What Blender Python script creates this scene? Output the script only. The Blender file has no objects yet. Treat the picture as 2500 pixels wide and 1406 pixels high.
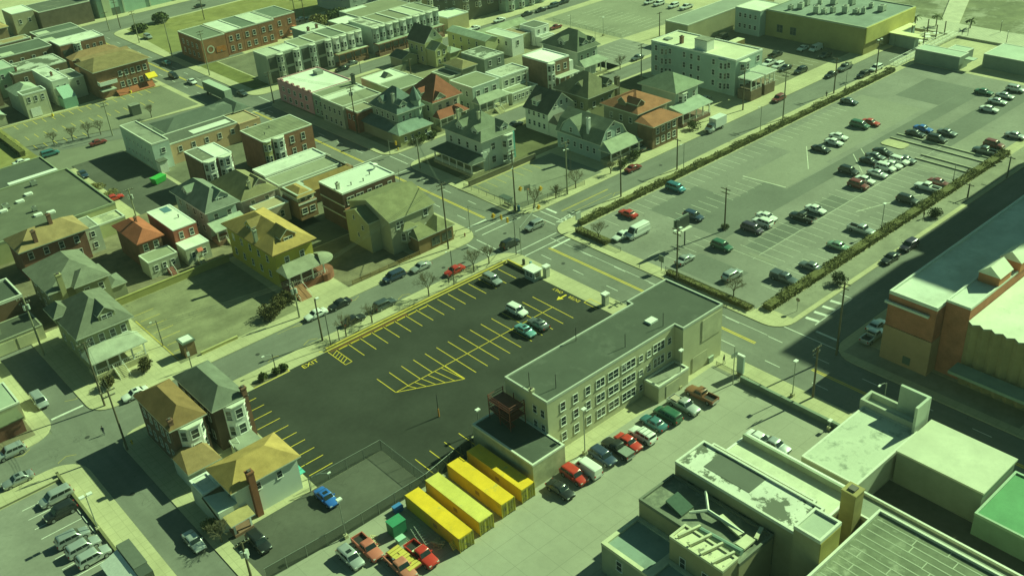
import bpy, bmesh, math, random
from math import radians as R_, sin, cos, pi, hypot, atan2, tan
from mathutils import Vector, Matrix
S = bpy.context.scene
COL = S.collection
# ------------------------------------------------------------------ camera, world, sun
# metres; +x runs along the cross streets, +y along the wide avenue away from the viewer
TH, RL, HD = R_(30.637), R_(-4.438), R_(50.644)
f_ = Vector((cos(HD)*cos(TH), sin(HD)*cos(TH), -sin(TH)))
r_ = f_.cross(Vector((0, 0, 1))).normalized(); u_ = r_.cross(f_)
r_, u_ = cos(RL)*r_+sin(RL)*u_, -sin(RL)*r_+cos(RL)*u_
cd = bpy.data.cameras.new('camera'); cam = bpy.data.objects.new('camera', cd); COL.objects.link(cam)
cam.matrix_world = Matrix(((r_.x, u_.x, -f_.x, 0), (r_.y, u_.y, -f_.y, 0), (r_.z, u_.z, -f_.z, 100), (0, 0, 0, 1)))
cd.sensor_width = 36; cd.lens = 35.04; cd.clip_start = 1; cd.clip_end = 5000
S.camera = cam
SUN_EL, SUN_AZ = R_(36.5), R_(-11)          # sun stands toward +x, a little -y
W = bpy.data.worlds.new('World'); S.world = W; W.use_nodes = True
nt = W.node_tree; bg = nt.nodes['Background']
sky = nt.nodes.new('ShaderNodeTexSky'); sky.sky_type = 'NISHITA'; sky.sun_disc = False
sky.sun_elevation = SUN_EL; sky.sun_rotation = R_(90)-SUN_AZ
tint = nt.nodes.new('ShaderNodeMix'); tint.data_type = 'RGBA'; tint.blend_type = 'MULTIPLY'
tint.inputs['Factor'].default_value = 1
tint.inputs['B'].default_value = (.36, .72, .44, 1)      # the green of the window glass the place is seen through
nt.links.new(sky.outputs[0], tint.inputs['A']); nt.links.new(tint.outputs['Result'], bg.inputs[0])
bg.inputs[1].default_value = .05
sl = bpy.data.lights.new('sun', 'SUN'); sl.energy = 5.0; sl.angle = R_(.5); sl.color = (.68, 1.0, .50)
sun = bpy.data.objects.new('sun', sl); COL.objects.link(sun); sun.location = (300, -60, 300)
sun.rotation_euler = Vector((cos(SUN_EL)*cos(SUN_AZ), cos(SUN_EL)*sin(SUN_AZ), sin(SUN_EL))).to_track_quat('Z', 'Y').to_euler()
vs = S.view_settings; vs.view_transform = 'Standard'; vs.look = 'None'; vs.exposure = 0.6; vs.gamma = 1
S.cycles.max_bounces = 5; S.cycles.diffuse_bounces = 3; S.cycles.glossy_bounces = 2
S.cycles.use_denoising = True

# ------------------------------------------------------------------ materials
MC = {}
def newmat(key):
    m = bpy.data.materials.new(key); m.use_nodes = True
    return m, m.node_tree.nodes, m.node_tree.links, m.node_tree.nodes['Principled BSDF']
def mulc(c, k): return (min(1, c[0]*k), min(1, c[1]*k), min(1, c[2]*k), 1)
def noise(N, L, vec, scale, detail=4, rough=.6, stretch=None):
    n = N.new('ShaderNodeTexNoise'); n.inputs['Scale'].default_value = scale
    n.inputs['Detail'].default_value = detail; n.inputs['Roughness'].default_value = rough
    if stretch:
        mp = N.new('ShaderNodeMapping'); mp.inputs['Scale'].default_value = stretch
        L.new(vec, mp.inputs[0]); vec = mp.outputs[0]
    L.new(vec, n.inputs['Vector']); return n.outputs['Fac']
def ramp(N, L, fac, a, b):
    r = N.new('ShaderNodeMapRange'); r.inputs[1].default_value = a; r.inputs[2].default_value = b
    L.new(fac, r.inputs[0]); return r.outputs[0]
def mixc(N, L, fac, a, b, mode='MIX'):
    m = N.new('ShaderNodeMix'); m.data_type = 'RGBA'; m.blend_type = mode
    for sock, v in ((m.inputs['Factor'], fac), (m.inputs['A'], a), (m.inputs['B'], b)):
        if hasattr(v, 'default_value'): L.new(v, sock)
        else: sock.default_value = v if not isinstance(v, tuple) or len(v) == 4 else (*v, 1)
    return m.outputs['Result']
def surf(kind, col, rough=.85, var=.18, s1=.35, s2=4., col2=None, cover=(.55, .62), s3=.5, spec=.3, lines=None, metal=0, bump=0, fine=.5):
    """weathered matt surface: broad and fine mottling in world space, optional patches of col2, optional courses (lines = (axis, period, depth))"""
    key = '%s_%s' % (kind, '_'.join('%02d' % int(round(c*99)) for c in col))
    if key in MC: return MC[key]
    m, N, L, B = newmat(key)
    g = N.new('ShaderNodeNewGeometry').outputs['Position']
    a = ramp(N, L, noise(N, L, g, s1, 5, .65), .3, .7)
    b = ramp(N, L, noise(N, L, g, s2, 3, .6), .25, .75)
    c = mixc(N, L, a, mulc(col, 1-var), mulc(col, 1+var))
    c = mixc(N, L, mixf(N, L, b, fine), c, mixc(N, L, 1.0, c, (1-var, 1-var, 1-var), 'MULTIPLY'))
    if col2:
        p = ramp(N, L, noise(N, L, g, s3, 6, .7), *cover)
        c = mixc(N, L, p, c, col2)
    if lines:
        sx = N.new('ShaderNodeSeparateXYZ'); L.new(g, sx.inputs[0])
        w = N.new('ShaderNodeMath'); w.operation = 'MULTIPLY'; w.inputs[1].default_value = 1/lines[1]; L.new(sx.outputs[lines[0]], w.inputs[0])
        fr = N.new('ShaderNodeMath'); fr.operation = 'FRACT'; L.new(w.outputs[0], fr.inputs[0])
        gt = N.new('ShaderNodeMath'); gt.operation = 'LESS_THAN'; gt.inputs[1].default_value = .22; L.new(fr.outputs[0], gt.inputs[0])
        ml = N.new('ShaderNodeMath'); ml.operation = 'MULTIPLY'; ml.inputs[1].default_value = lines[2]; L.new(gt.outputs[0], ml.inputs[0])
        c = mixc(N, L, ml.outputs[0], c, (0, 0, 0))
    L.new(c, B.inputs['Base Color']); B.inputs['Roughness'].default_value = rough
    B.inputs['Specular IOR Level'].default_value = spec; B.inputs['Metallic'].default_value = metal
    if bump:
        bp = N.new('ShaderNodeBump'); bp.inputs['Strength'].default_value = bump; bp.inputs['Distance'].default_value = .05
        L.new(b, bp.inputs['Height']); L.new(bp.outputs[0], B.inputs['Normal'])
    MC[key] = m; return m
def mixf(N, L, fac, k):
    m = N.new('ShaderNodeMath'); m.operation = 'MULTIPLY'; m.inputs[1].default_value = k; L.new(fac, m.inputs[0]); return m.outputs[0]
def plain(kind, col, rough=.6, metal=0, spec=.5, coat=0):
    key = '%s_%s' % (kind, '_'.join('%02d' % int(round(c*99)) for c in col))
    if key in MC: return MC[key]
    m, N, L, B = newmat(key)
    g = N.new('ShaderNodeTexCoord').outputs['Object']
    a = ramp(N, L, noise(N, L, g, 2.5, 3), .3, .7)
    L.new(mixc(N, L, a, mulc(col, .9), mulc(col, 1.08)), B.inputs['Base Color'])
    B.inputs['Roughness'].default_value = rough; B.inputs['Metallic'].default_value = metal
    B.inputs['Specular IOR Level'].default_value = spec; B.inputs['Coat Weight'].default_value = coat; B.inputs['Coat Roughness'].default_value = .06
    MC[key] = m; return m
def asphalt(key, col, patch=.35, tracks=0, crack=.5, s=.08):
    if key in MC: return MC[key]
    m, N, L, B = newmat(key)
    g = N.new('ShaderNodeNewGeometry').outputs['Position']
    a = ramp(N, L, noise(N, L, g, s, 6, .6), .3, .7)
    c = mixc(N, L, a, mulc(col, 1-patch), mulc(col, 1+patch))
    b = ramp(N, L, noise(N, L, g, 1.3, 5, .7), .3, .75)
    c = mixc(N, L, b, mixc(N, L, 1.0, c, (.82, .82, .82), 'MULTIPLY'), c)
    sp = ramp(N, L, noise(N, L, g, .55, 2, .5), .70, .76)           # oil spots
    c = mixc(N, L, mixf(N, L, sp, .35), c, mulc(col, .45))
    if tracks:
        t = ramp(N, L, noise(N, L, g, .5, 4, .6, (.06, 1, 1) if tracks == 1 else (1, .06, 1)), .35, .7)
        c = mixc(N, L, mixf(N, L, t, .45), c, mulc(col, .6))
    if crack:
        v = N.new('ShaderNodeTexVoronoi'); v.feature = 'DISTANCE_TO_EDGE'; v.inputs['Scale'].default_value = .16
        ad = N.new('ShaderNodeVectorMath'); ad.operation = 'ADD'
        nz = N.new('ShaderNodeTexNoise'); nz.inputs['Scale'].default_value = .5; L.new(g, nz.inputs['Vector'])
        sc = N.new('ShaderNodeVectorMath'); sc.operation = 'SCALE'; sc.inputs[3].default_value = 4
        L.new(nz.outputs['Color'], sc.inputs[0]); L.new(g, ad.inputs[0]); L.new(sc.outputs[0], ad.inputs[1])
        L.new(ad.outputs[0], v.inputs['Vector'])
        k = ramp(N, L, v.outputs['Distance'], .012, .0)
        k2 = ramp(N, L, noise(N, L, g, .1, 2), .5, .6)
        mm = N.new('ShaderNodeMath'); mm.operation = 'MULTIPLY'; L.new(k, mm.inputs[0]); L.new(k2, mm.inputs[1])
        c = mixc(N, L, mixf(N, L, mm.outputs[0], crack), c, mulc(col, .4))
    L.new(c, B.inputs['Base Color']); B.inputs['Roughness'].default_value = .9; B.inputs['Specular IOR Level'].default_value = .25
    MC[key] = m; return m
def concrete(key, col, joint=0, var=.16, stain=.35):
    if key in MC: return MC[key]
    m, N, L, B = newmat(key)
    g = N.new('ShaderNodeNewGeometry').outputs['Position']
    a = ramp(N, L, noise(N, L, g, .12, 6, .65), .3, .7)
    c = mixc(N, L, a, mulc(col, 1-var), mulc(col, 1+var))
    b = ramp(N, L, noise(N, L, g, .9, 6, .75), .45, .75)
    c = mixc(N, L, mixf(N, L, b, stain), c, mulc(col, .62))
    if joint:
        sx = N.new('ShaderNodeSeparateXYZ'); L.new(g, sx.inputs[0]); ks = []
        for ax in (0, 1):
            w = N.new('ShaderNodeMath'); w.operation = 'MULTIPLY'; w.inputs[1].default_value = 1/joint; L.new(sx.outputs[ax], w.inputs[0])
            fr = N.new('ShaderNodeMath'); fr.operation = 'FRACT'; L.new(w.outputs[0], fr.inputs[0])
            lt = N.new('ShaderNodeMath'); lt.operation = 'LESS_THAN'; lt.inputs[1].default_value = .06/joint*1.6; L.new(fr.outputs[0], lt.inputs[0]); ks.append(lt.outputs[0])
        mx = N.new('ShaderNodeMath'); mx.operation = 'MAXIMUM'; L.new(ks[0], mx.inputs[0]); L.new(ks[1], mx.inputs[1])
        c = mixc(N, L, mixf(N, L, mx.outputs[0], .35), c, mulc(col, .5))
    L.new(c, B.inputs['Base Color']); B.inputs['Roughness'].default_value = .92; B.inputs['Specular IOR Level'].default_value = .2
    MC[key] = m; return m
def foliage(key, ca, cb):
    if key in MC: return MC[key]
    m, N, L, B = newmat(key)
    g = N.new('ShaderNodeNewGeometry').outputs['Position']
    a = ramp(N, L, noise(N, L, g, 1.6, 4, .7), .3, .7)
    L.new(mixc(N, L, a, ca, cb), B.inputs['Base Color']); B.inputs['Roughness'].default_value = .8
    B.inputs['Specular IOR Level'].default_value = .2; MC[key] = m; return m
def glassmat():
    if 'window_glass' in MC: return MC['window_glass']
    m, N, L, B = newmat('window_glass')
    B.inputs['Base Color'].default_value = (.035, .045, .05, 1); B.inputs['Roughness'].default_value = .12; B.inputs['Specular IOR Level'].default_value = .6
    MC['window_glass'] = m; return m
def meshwire(key, col, alpha):
    if key in MC: return MC[key]
    m, N, L, B = newmat(key)
    B.inputs['Base Color'].default_value = (*col, 1); B.inputs['Alpha'].default_value = alpha; B.inputs['Roughness'].default_value = .5
    MC[key] = m; return m

def siding(c): return surf('siding', c, .7, .07, .3, 3, lines=(2, .42, .10))
def stucco(c): return surf('stucco', c, .9, .13, .25, 2.5)
def brick(c): return surf('brick', c, .9, .22, .5, 6, fine=.8)
def shingle(c): return surf('shingle', c, .93, .20, .5, 7, bump=.3, fine=.9, spec=.15)
def membrane(c, c2=None, cover=(.55, .68), s3=.35): return surf('membrane', c, .8, .12, .2, 1.5, c2, cover, s3)
WHITE = plain('white_paint', (.74, .74, .70), .55)
TRIM = plain('cream_trim', (.62, .62, .54), .6)
GLASS = glassmat()

# ------------------------------------------------------------------ mesh builder
class MB:
    def __init__(s): s.v = []; s.f = []; s.mi = []; s.cur = 0
    def poly(s, pts):
        b = len(s.v); s.v += [tuple(p) for p in pts]; s.f.append(tuple(range(b, b+len(pts)))); s.mi.append(s.cur); return s
    def idx(s, verts, faces):
        b = len(s.v); s.v += [tuple(p) for p in verts]
        for q in faces: s.f.append(tuple(b+i for i in q)); s.mi.append(s.cur)
        return s
    def box(s, x0, x1, y0, y1, z0, z1, bottom=True, top=True):
        V = [(x0, y0, z0), (x1, y0, z0), (x1, y1, z0), (x0, y1, z0), (x0, y0, z1), (x1, y0, z1), (x1, y1, z1), (x0, y1, z1)]
        F = [(0, 1, 5, 4), (1, 2, 6, 5), (2, 3, 7, 6), (3, 0, 4, 7)]
        if top: F.append((4, 5, 6, 7))
        if bottom: F.append((3, 2, 1, 0))
        return s.idx(V, F)
    def prism(s, pts, z0, z1, bottom=True, top=True):       # pts counter-clockwise
        n = len(pts); V = [(x, y, z0) for x, y in pts]+[(x, y, z1) for x, y in pts]
        F = [(i, (i+1) % n, n+(i+1) % n, n+i) for i in range(n)]
        if top: F.append(tuple(range(n, 2*n)))
        if bottom: F.append(tuple(range(n-1, -1, -1)))
        return s.idx(V, F)
    def tube(s, p, q, r0, r1=None, n=8, caps=True):
        r1 = r0 if r1 is None else r1; p = Vector(p); q = Vector(q); d = (q-p).normalized()
        a = d.orthogonal().normalized(); b = d.cross(a); V = []
        for c, r in ((p, r0), (q, r1)):
            for i in range(n):
                t = 2*pi*i/n; V.append(c+(a*cos(t)+b*sin(t))*r)
        F = [(i, (i+1) % n, n+(i+1) % n, n+i) for i in range(n)]
        if caps: F += [tuple(range(n-1, -1, -1)), tuple(range(n, 2*n))]
        return s.idx(V, F)
    def path(s, pts, r, n=6):
        for a, b in zip(pts, pts[1:]): s.tube(a, b, r, r, n, True)
        return s
    def obox(s, c, d, L, w, z0, z1):                        # box along direction d (2-D) centred on c
        d = Vector(d).normalized(); nrm = Vector((-d.y, d.x)); c = Vector(c)
        P = [c-d*L/2-nrm*w/2, c+d*L/2-nrm*w/2, c+d*L/2+nrm*w/2, c-d*L/2+nrm*w/2]
        return s.prism([(p.x, p.y) for p in P], z0, z1)
    def build(s, name, mats, parent=None, off=(0, 0, 0), smooth=None):
        me = bpy.data.meshes.new(name); ox, oy, oz = off
        me.from_pydata([(x-ox, y-oy, z-oz) for x, y, z in s.v], [], s.f)
        if not isinstance(mats, (list, tuple)): mats = [mats]
        for m in mats: me.materials.append(m)
        if len(mats) > 1: me.polygons.foreach_set('material_index', s.mi)
        if smooth is not None:
            for p in me.polygons: p.use_smooth = True
            me.set_sharp_from_angle(angle=R_(smooth))
        me.update(); return put(name, me, parent)
def put(name, me, parent=None, loc=None, rz=0):
    o = bpy.data.objects.new(name, me); COL.objects.link(o)
    if parent: o.parent = parent
    if loc: o.location = loc
    if rz: o.rotation_euler = (0, 0, rz)
    return o
def tag(o, label=None, cat=None, group=None, kind=None):
    if label: o['label'] = label
    if cat: o['category'] = cat
    if group: o['group'] = group
    if kind: o['kind'] = kind
    return o
def thing(name, label, cat, loc=(0, 0, 0), rz=0, group=None):
    o = put(name, None, None, loc, rz); o.empty_display_size = .3; return tag(o, label, cat, group)
def struct(name, mb, mat): return tag(mb.build(name, mat), kind='structure')
def copy_tree(o, parent=None):
    c = o.copy(); COL.objects.link(c)
    if parent: c.parent = parent
    for ch in [k for k in o.children]: copy_tree(ch, c)
    return c
def rrect(x0, x1, y0, y1, r=(0, 0, 0, 0), n=6):             # corner radii: x0y0, x1y0, x1y1, x0y1
    P = []
    for (cx, cy, sx, sy, a0), q in zip(((x0, y0, 1, 1, pi), (x1, y0, -1, 1, 1.5*pi), (x1, y1, -1, -1, 0), (x0, y1, 1, -1, .5*pi)), r):
        if q == 0: P.append((cx, cy)); continue
        for i in range(n+1):
            t = a0+pi/2*i/n; P.append((cx+sx*q+q*cos(t), cy+sy*q+q*sin(t)))
    return P
# ------------------------------------------------------------------ ground, roads, pavements, lots
ASP = asphalt('road_asphalt', (.20, .20, .175), .18, 1, .6)
ASPY = asphalt('avenue_asphalt', (.20, .20, .175), .18, 2, .6)
LOTG = asphalt('worn_lot_asphalt', (.245, .24, .21), .22, 0, .55, .06)
LOTP = asphalt('lot_patch_dark', (.165, .170, .150), .12, 0, .3)
LOTQ = asphalt('lot_patch_pale', (.27, .265, .22), .1, 0, .3)
LOTD = asphalt('fresh_asphalt', (.042, .045, .038), .28, 0, .3, .1)
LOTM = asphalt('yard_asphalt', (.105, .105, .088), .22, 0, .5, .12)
WALK = concrete('pavement_concrete', (.46, .42, .27), 1.6)
YARD = concrete('yard_concrete', (.325, .315, .255), 4.2, .10, .25)
DIRT = surf('dirt', (.20, .17, .11), .95, .3, .3, 3)
GRASS = surf('dry_grass', (.23, .21, .07), .95, .25, .12, 2, (.30, .27, .11), (.5, .7), .15)
DUNE = surf('dune_grass', (.17, .17, .10), .95, .35, .12, 1.0, (.30, .29, .22), (.5, .62), .09)
BOARD = surf('boardwalk_planks', (.46, .44, .34), .85, .12, .4, 3, lines=(1, .8, .15))
YEL = surf('yellow_paint', (.72, .52, .05), .7, .15, .6, 5)
YELW = surf('worn_yellow_paint', (.52, .40, .08), .8, .25, .6, 5)
WHI = surf('white_road_paint', (.66, .66, .60), .75, .2, .6, 5)
def sheet(name, pts, z, mat):
    return struct(name, MB().poly([(x, y, z) for x, y in pts]), mat)
def rect(x0, x1, y0, y1): return [(x0, y0), (x1, y0), (x1, y1), (x0, y1)]
sheet('ground', rect(-900, 1500, -900, 1800), -.03, surf('far_ground', (.20, .20, .15), .95, .25, .02, .3))
sheet('cross_street', rect(-150, 330, 142, 152.5), .004, ASP)
sheet('shaded_street', rect(128, 420, 72, 84.5), .004, ASP)
sheet('short_street', rect(128, 245, 195.5, 204.5), .004, ASP)
sheet('back_street', [(-150, 297), (60, 285), (95, 272), (120, 265), (330, 265), (330, 275), (120, 280), (95, 282.5), (60, 296), (-150, 308)], .004, ASP)
sheet('side_street', rect(24.2, 32.2, -60, 300), .008, ASPY)
sheet('main_road', rect(116.3, 130.2, -60, 408), .012, ASPY)
sheet('top_road', rect(-150, 420, 387, 406.5), .004, ASP)
def slab(name, pts, mat=WALK, z=.12):
    return struct(name, MB().prism(pts, -.5, z, bottom=False), mat)
slab('pavement', rrect(31.2, 117.3, -60, 143.3, (0, 0, 5, 4)))
slab('pavement', rrect(31.2, 117.3, 151.6, 264, (4, 5, 5, 4)))
slab('pavement', rrect(-150, 25.1, -60, 143.3, (0, 0, 5, 0)))
slab('pavement', rrect(-150, 25.1, 151.6, 284, (0, 5, 4, 0)))
slab('pavement', rrect(129.1, 420, 83.3, 143.3, (4, 0, 0, 4.5)))
slab('pavement', rrect(129.1, 420, 151.3, 196.4, (5, 0, 0, 4)))
slab('pavement', rrect(129.1, 420, 203.8, 266, (4, 0, 0, 4)))
slab('pavement', rrect(129.7, 420, 274.5, 387.5, (4, 0, 0, 6)))
slab('pavement', [(-150, 308), (60, 296.5), (95, 283), (117, 280.5), (117, 387.5), (-150, 387.5)])
slab('pavement', rrect(129.1, 420, -60, 74, (0, 0, 0, 5)))
slab('pavement', rrect(-150, 420, 406, 900))
Z1, Z2, Z3 = .126, .132, .137
# interiors of the blocks
sheet('dark_parking_lot', [(48.4, 108.62), (60.12, 108.62), (60.12, 97.2), (72, 97.2), (72, 100.8), (113.2, 100.8), (113.2, 138.7), (61.4, 138.7), (61.4, 138.3), (48.6, 138.3)], Z1, LOTD)
sheet('fenced_yard', rect(33.5, 60.1, 84.5, 108.6), Z1, LOTM)
sheet('concrete_yard', [(33.5, 40), (112.9, 40), (112.9, 85.5), (77, 85.5), (72, 85), (72, 96.9), (46, 96.9), (34, 97.8)], Z1+.006, YARD)
sheet('right_parking_lot', [(132.3, 91), (272, 91), (272, 138.3), (134.5, 138.3), (132.3, 136)], Z1, LOTG)
sheet('back_yard', rect(70, 84, 222, 266), Z1, LOTM)
sheet('cracked_parking_lot', [(48.6, 155.4), (73.6, 155.4), (73.6, 184), (48.6, 184)], Z1, asphalt('cracked_lot', (.25, .235, .15), .32, 1, .9, .2))
sheet('brown_yard', rect(33.5, 97.5, 185.5, 222), Z1, DIRT)
sheet('corner_house_yard', rect(85, 101.5, 155.2, 175), Z1, DIRT)
sheet('corner_parking_lot', [(132, 155), (158, 155), (158, 173), (132, 173)], Z1, asphalt('corner_lot', (.23, .23, .18), .2, 0, .6))
sheet('striped_parking_lot', [(64, 291.5), (90, 283.5), (115.2, 283), (115.2, 310.5), (64, 313.5)], Z1, asphalt('striped_lot', (.215, .21, .155), .2, 0, .6))
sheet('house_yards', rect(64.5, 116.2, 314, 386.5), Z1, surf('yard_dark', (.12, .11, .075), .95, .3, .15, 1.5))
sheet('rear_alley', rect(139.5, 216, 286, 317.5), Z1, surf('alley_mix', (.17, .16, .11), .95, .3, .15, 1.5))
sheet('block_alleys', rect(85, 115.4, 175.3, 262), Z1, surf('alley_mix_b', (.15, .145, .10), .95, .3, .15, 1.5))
sheet('car_yard', rect(231, 271, 158, 200), Z1, asphalt('yard_dirt', (.19, .175, .12), .25, 0, .6))
sheet('empty_parking_lot', [(239, 224), (278, 222), (282, 262), (239, 262)], Z1, asphalt('pale_lot', (.27, .265, .20), .15, 0, .6))
sheet('side_lot', rect(205, 239, 205.5, 224), Z1, LOTG)
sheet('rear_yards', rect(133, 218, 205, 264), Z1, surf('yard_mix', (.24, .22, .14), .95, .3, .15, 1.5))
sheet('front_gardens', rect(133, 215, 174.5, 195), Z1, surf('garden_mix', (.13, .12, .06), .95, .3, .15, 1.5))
sheet('left_parking_lot', rect(-60, 20.7, -40, 139.2), Z1, LOTG)
sheet('left_block_yard', rect(-60, 22, 154, 284), Z1, DIRT)
sheet('dark_forecourt', [(26, 158), (34.4, 158), (34.4, 184), (24.6, 184), (24.6, 160)], Z1, asphalt('dark_forecourt_asphalt', (.10, .095, .07), .25, 0, .6)) if False else None
sheet('grass_field', rect(147, 330, 341, 386), Z1, GRASS)
sheet('grass_corner', [(133, 341), (147, 341), (147, 386), (136, 386)], Z1, surf('dry_grass_b', (.22, .21, .08), .95, .25, .12, 2))
sheet('small_car_park', rect(132.5, 150, 318, 341), Z1, asphalt('small_lot', (.16, .165, .14), .2, 0, .5))
sheet('lawn_strip', rect(133, 139, 281, 318), Z1, surf('lawn', (.16, .16, .05), .95, .3, .2, 2))
sheet('grass_triangle', [(20, 255), (66, 255), (66, 318), (20, 318)], Z1+.003, GRASS)
sheet('beach_dunes', rect(312, 700, -60, 330), Z1+.01, DUNE)
sheet('brick_block_forecourt', rect(131, 135.5, 42, 72), Z1, surf('forecourt', (.30, .27, .2), .95, .2, .3, 2))
sheet('worn_verge', rect(134, 262, 84.3, 88.4), Z1, asphalt('verge_asphalt', (.27, .26, .20), .25, 0, .6, .2))
sheet('planting_strip', rect(69.6, 87, 137.75, 138.6), Z1+.009, surf('strip_brown', (.13, .07, .03), .95, .3, .5, 4))
sheet('planting_strip', rect(69.5, 112.9, 139.25, 140.3), Z1, DIRT)
sheet('planting_strip', rect(54.3, 61.2, 138.6, 140.0), Z1, DIRT)
# worn patches of the big lot
for p, m in (([(150, 116.5), (178, 116.5), (178, 122.5), (166, 122.5), (166, 133), (150, 133)], LOTP), (rect(150, 262, 112.2, 116.5), LOTP), (rect(150, 182, 103, 107.2), LOTP), (rect(196, 240, 118.2, 136), LOTQ),
             (rect(178, 196, 117, 128), LOTQ), (rect(245, 262, 116.6, 129), LOTP), (rect(134, 142, 100, 112), LOTP), (rect(206, 236, 92.5, 101), LOTQ), (rect(222, 268, 101.1, 108), LOTP)):
    sheet('lot_patch', p, Z2, m)
# kerb faces of the pavements, painted where no parking is allowed
def strip(mb, p, q, w, z):
    p = Vector(p); q = Vector(q); d = (q-p).normalized()*.5*w; n = Vector((-d.y, d.x))
    mb.poly([(*(p-n), z), (*(q-n), z), (*(q+n), z), (*(p+n), z)])
def stripes(name, segs, w, z, mat):
    mb = MB()
    for s in segs: strip(mb, s[0], s[1], s[2] if len(s) > 2 else w, z)
    return struct(name, mb, mat)
# main road markings
yl = [((123.05, y0), (123.05, y1)) for y0, y1 in ((-60, 73), (84.5, 137), (158, 193), (206, 264), (283, 387))]
stripes('road_centre_line', yl+[((123.45, a[1]), (123.45, b[1])) for a, b in yl], .18, .018, YEL)
wl = [((120.1, y), (120.1, y+3)) for y in [k*9.3+40 for k in range(37)] if not (138 < y < 158 or 192 < y < 206 or 262 < y < 284)]
wl += [((126.5, y), (126.5, y+3)) for y in [k*9.3+44 for k in range(37)] if not (138 < y < 158 or 192 < y < 206 or 262 < y < 284)]
wl += [((126.7, 84.5), (126.7, 136), .1)]
wl += [((117.6, 154.6), (129, 154.6), .22), ((117.6, 157.2), (123, 157.2), .5), ((117.6, 152.2), (129, 152.2), .22)]
wl += [((117.5, 140.8), (129, 140.8), .22), ((117.5, 138.2), (129, 138.2), .22), ((123.5, 136.6), (129, 136.6), .55)]
wl += [((115.4, 143.6), (115.4, 151.4), .2), ((112.6, 143.6), (112.6, 151.4), .2), ((131.4, 143.6), (131.4, 151), .22), ((133.8, 143.6), (133.8, 151), .22)]
wl += [((135.6, 147.6), (135.6, 151), .6), ((130, 204.2), (130, 196.2), .2), ((132.6, 196.5), (132.6, 203.6), .2), ((130.9, 72.5), (130.9, 84), .2), ((133.4, 74.4), (133.4, 79), .5), ((117.8, 206), (129, 206), .2), ((117.8, 193.5), (129, 193.5), .2), ((25.4, 156.4), (30.9, 156.4), .5), ((117.8, 263), (129, 263), .25), ((130.8, 266), (130.8, 274), .25)]
wl += [((150.5+i*2.6, 143.5), (150.5+i*2.6, 145.7), .1) for i in range(0)]
stripes('road_lines', wl, .14, .019, WHI)
stripes('cross_street_lines', [((137, 147.3), (152, 147.3), .14), ((137, 147.55), (152, 147.55), .14), ((139, 145.2), (151, 145.2), .1), ((66, 150.9), (80, 150.9), .08)], .14, .010, YELW)
# hatched corner bulges at two junctions
hb = [((132.6, 144.6), (134.2, 142.6), .3), ((134.2, 144.7), (139, 145.1), .18), ((133, 144.6), (139, 143.6), .18), ((134.6, 143.4), (135.2, 144.8), .5), ((136.4, 143.4), (136.8, 144.9), .4)]
hb += [((135, 80.3), (147, 80.4), .16), ((136, 82.9), (136.4, 80.4), .7), ((138.6, 82.9), (139, 80.4), .7), ((141.2, 82.9), (141.6, 80.4), .7), ((143.8, 82.9), (144.2, 80.4), .7), ((147, 80.4), (147, 83), .16)]
stripes('corner_hatching', hb, .2, .015, WHI)
tri = []
for x, y, s in ((67.5, 143.9, 1), (60, 143.9, 1), (89, 143.9, 1), (69, 151.0, -1), (81.5, 151.0, -1), (22, 143.9, 1), (17, 151, -1), (29, 160, -1), (46, 143.8, 1), (150, 144, 1)):
    tri += [((x, y), (x+1.6, y+.8*s), .09), ((x+1.6, y+.8*s), (x+3, y), .09)]
stripes('kerb_triangles', tri, .09, .022, YELW)
# the dark lot
P = [66.4+2.64*i for i in range(20)]
dl = [((70.7+2.62*i, 138.1), (70.7+2.62*i, 132.6)) for i in range(16)]
dl += [((70.7+2.62*i, 124.9), (70.7+2.62*i, 119.3 if i < 4 else 113.7)) for i in range(15)]
dl += [((70.7, 119.3), (107.6, 119.3)), ((70.7, 119.3), (81.2, 113.7)), ((81.3, 119.3), (81.3, 113.7))]
dl += [((73.2+1.45*i, 119.3), (73.9+1.45*i, 119.3-(1.45*i+3.2)*.53), .12) for i in range(6)]
dl += [((69.3, 138.4), (69.3, 132.6)), ((69.3, 132.6), (70.7, 132.6))]+[((69.3, 133.4+i*.85), (70.7, 134.2+i*.85), .12) for i in range(5)]
dl += [((48.9, y), (53.1, y)) for y in (135.7, 133, 130.4, 127.7, 125, 122.4, 119.8, 117, 114.4, 111.7)]
dl += [((x, 103), (x, 98.2)) for x in (71.25, 68.3, 65.4, 62.6)]
dl += [((69.2, 138.75), (113.2, 138.75), .16), ((54.2, 138.45), (61.3, 138.45), .16), ((61.3, 138.45), (61.3, 140.0), .16), ((113.3, 129.5), (113.3, 138.6), .16), ((69.2, 138.7), (68.2, 139.7), .16),
       ((112.6, 116.1), (112.6, 112.6), .14), ((112.6, 116.1), (114.3, 116.1), .14), ((114.3, 116.1), (114.3, 112.6), .14)]
stripes('lot_stripes', dl, .13, Z2, YEL)
def ground_text(txt, x, y, rz, size, name='painted_text', sx=1.0):
    cu = bpy.data.curves.new(name, 'FONT'); cu.body = txt; cu.size = size
    t = bpy.data.objects.new(name, cu); COL.objects.link(t); bpy.context.view_layer.update()
    me = bpy.data.meshes.new_from_object(t.evaluated_get(bpy.context.evaluated_depsgraph_get()))
    bpy.data.objects.remove(t); me.materials.clear(); me.materials.append(YEL)
    me.transform(Matrix.Diagonal((sx, 1, 1, 1)))
    return tag(put(name, me, None, (x, y, Z2+.002), rz), kind='structure')
ground_text('EXIT', 63.4, 137.1, 0, 1.6)
ground_text('ENTER', 112.6, 116.9, pi/2, 1.15, sx=.85)
ground_text('ONLY', 112.6, 121.6, pi/2, 1.15, sx=.85)
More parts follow.
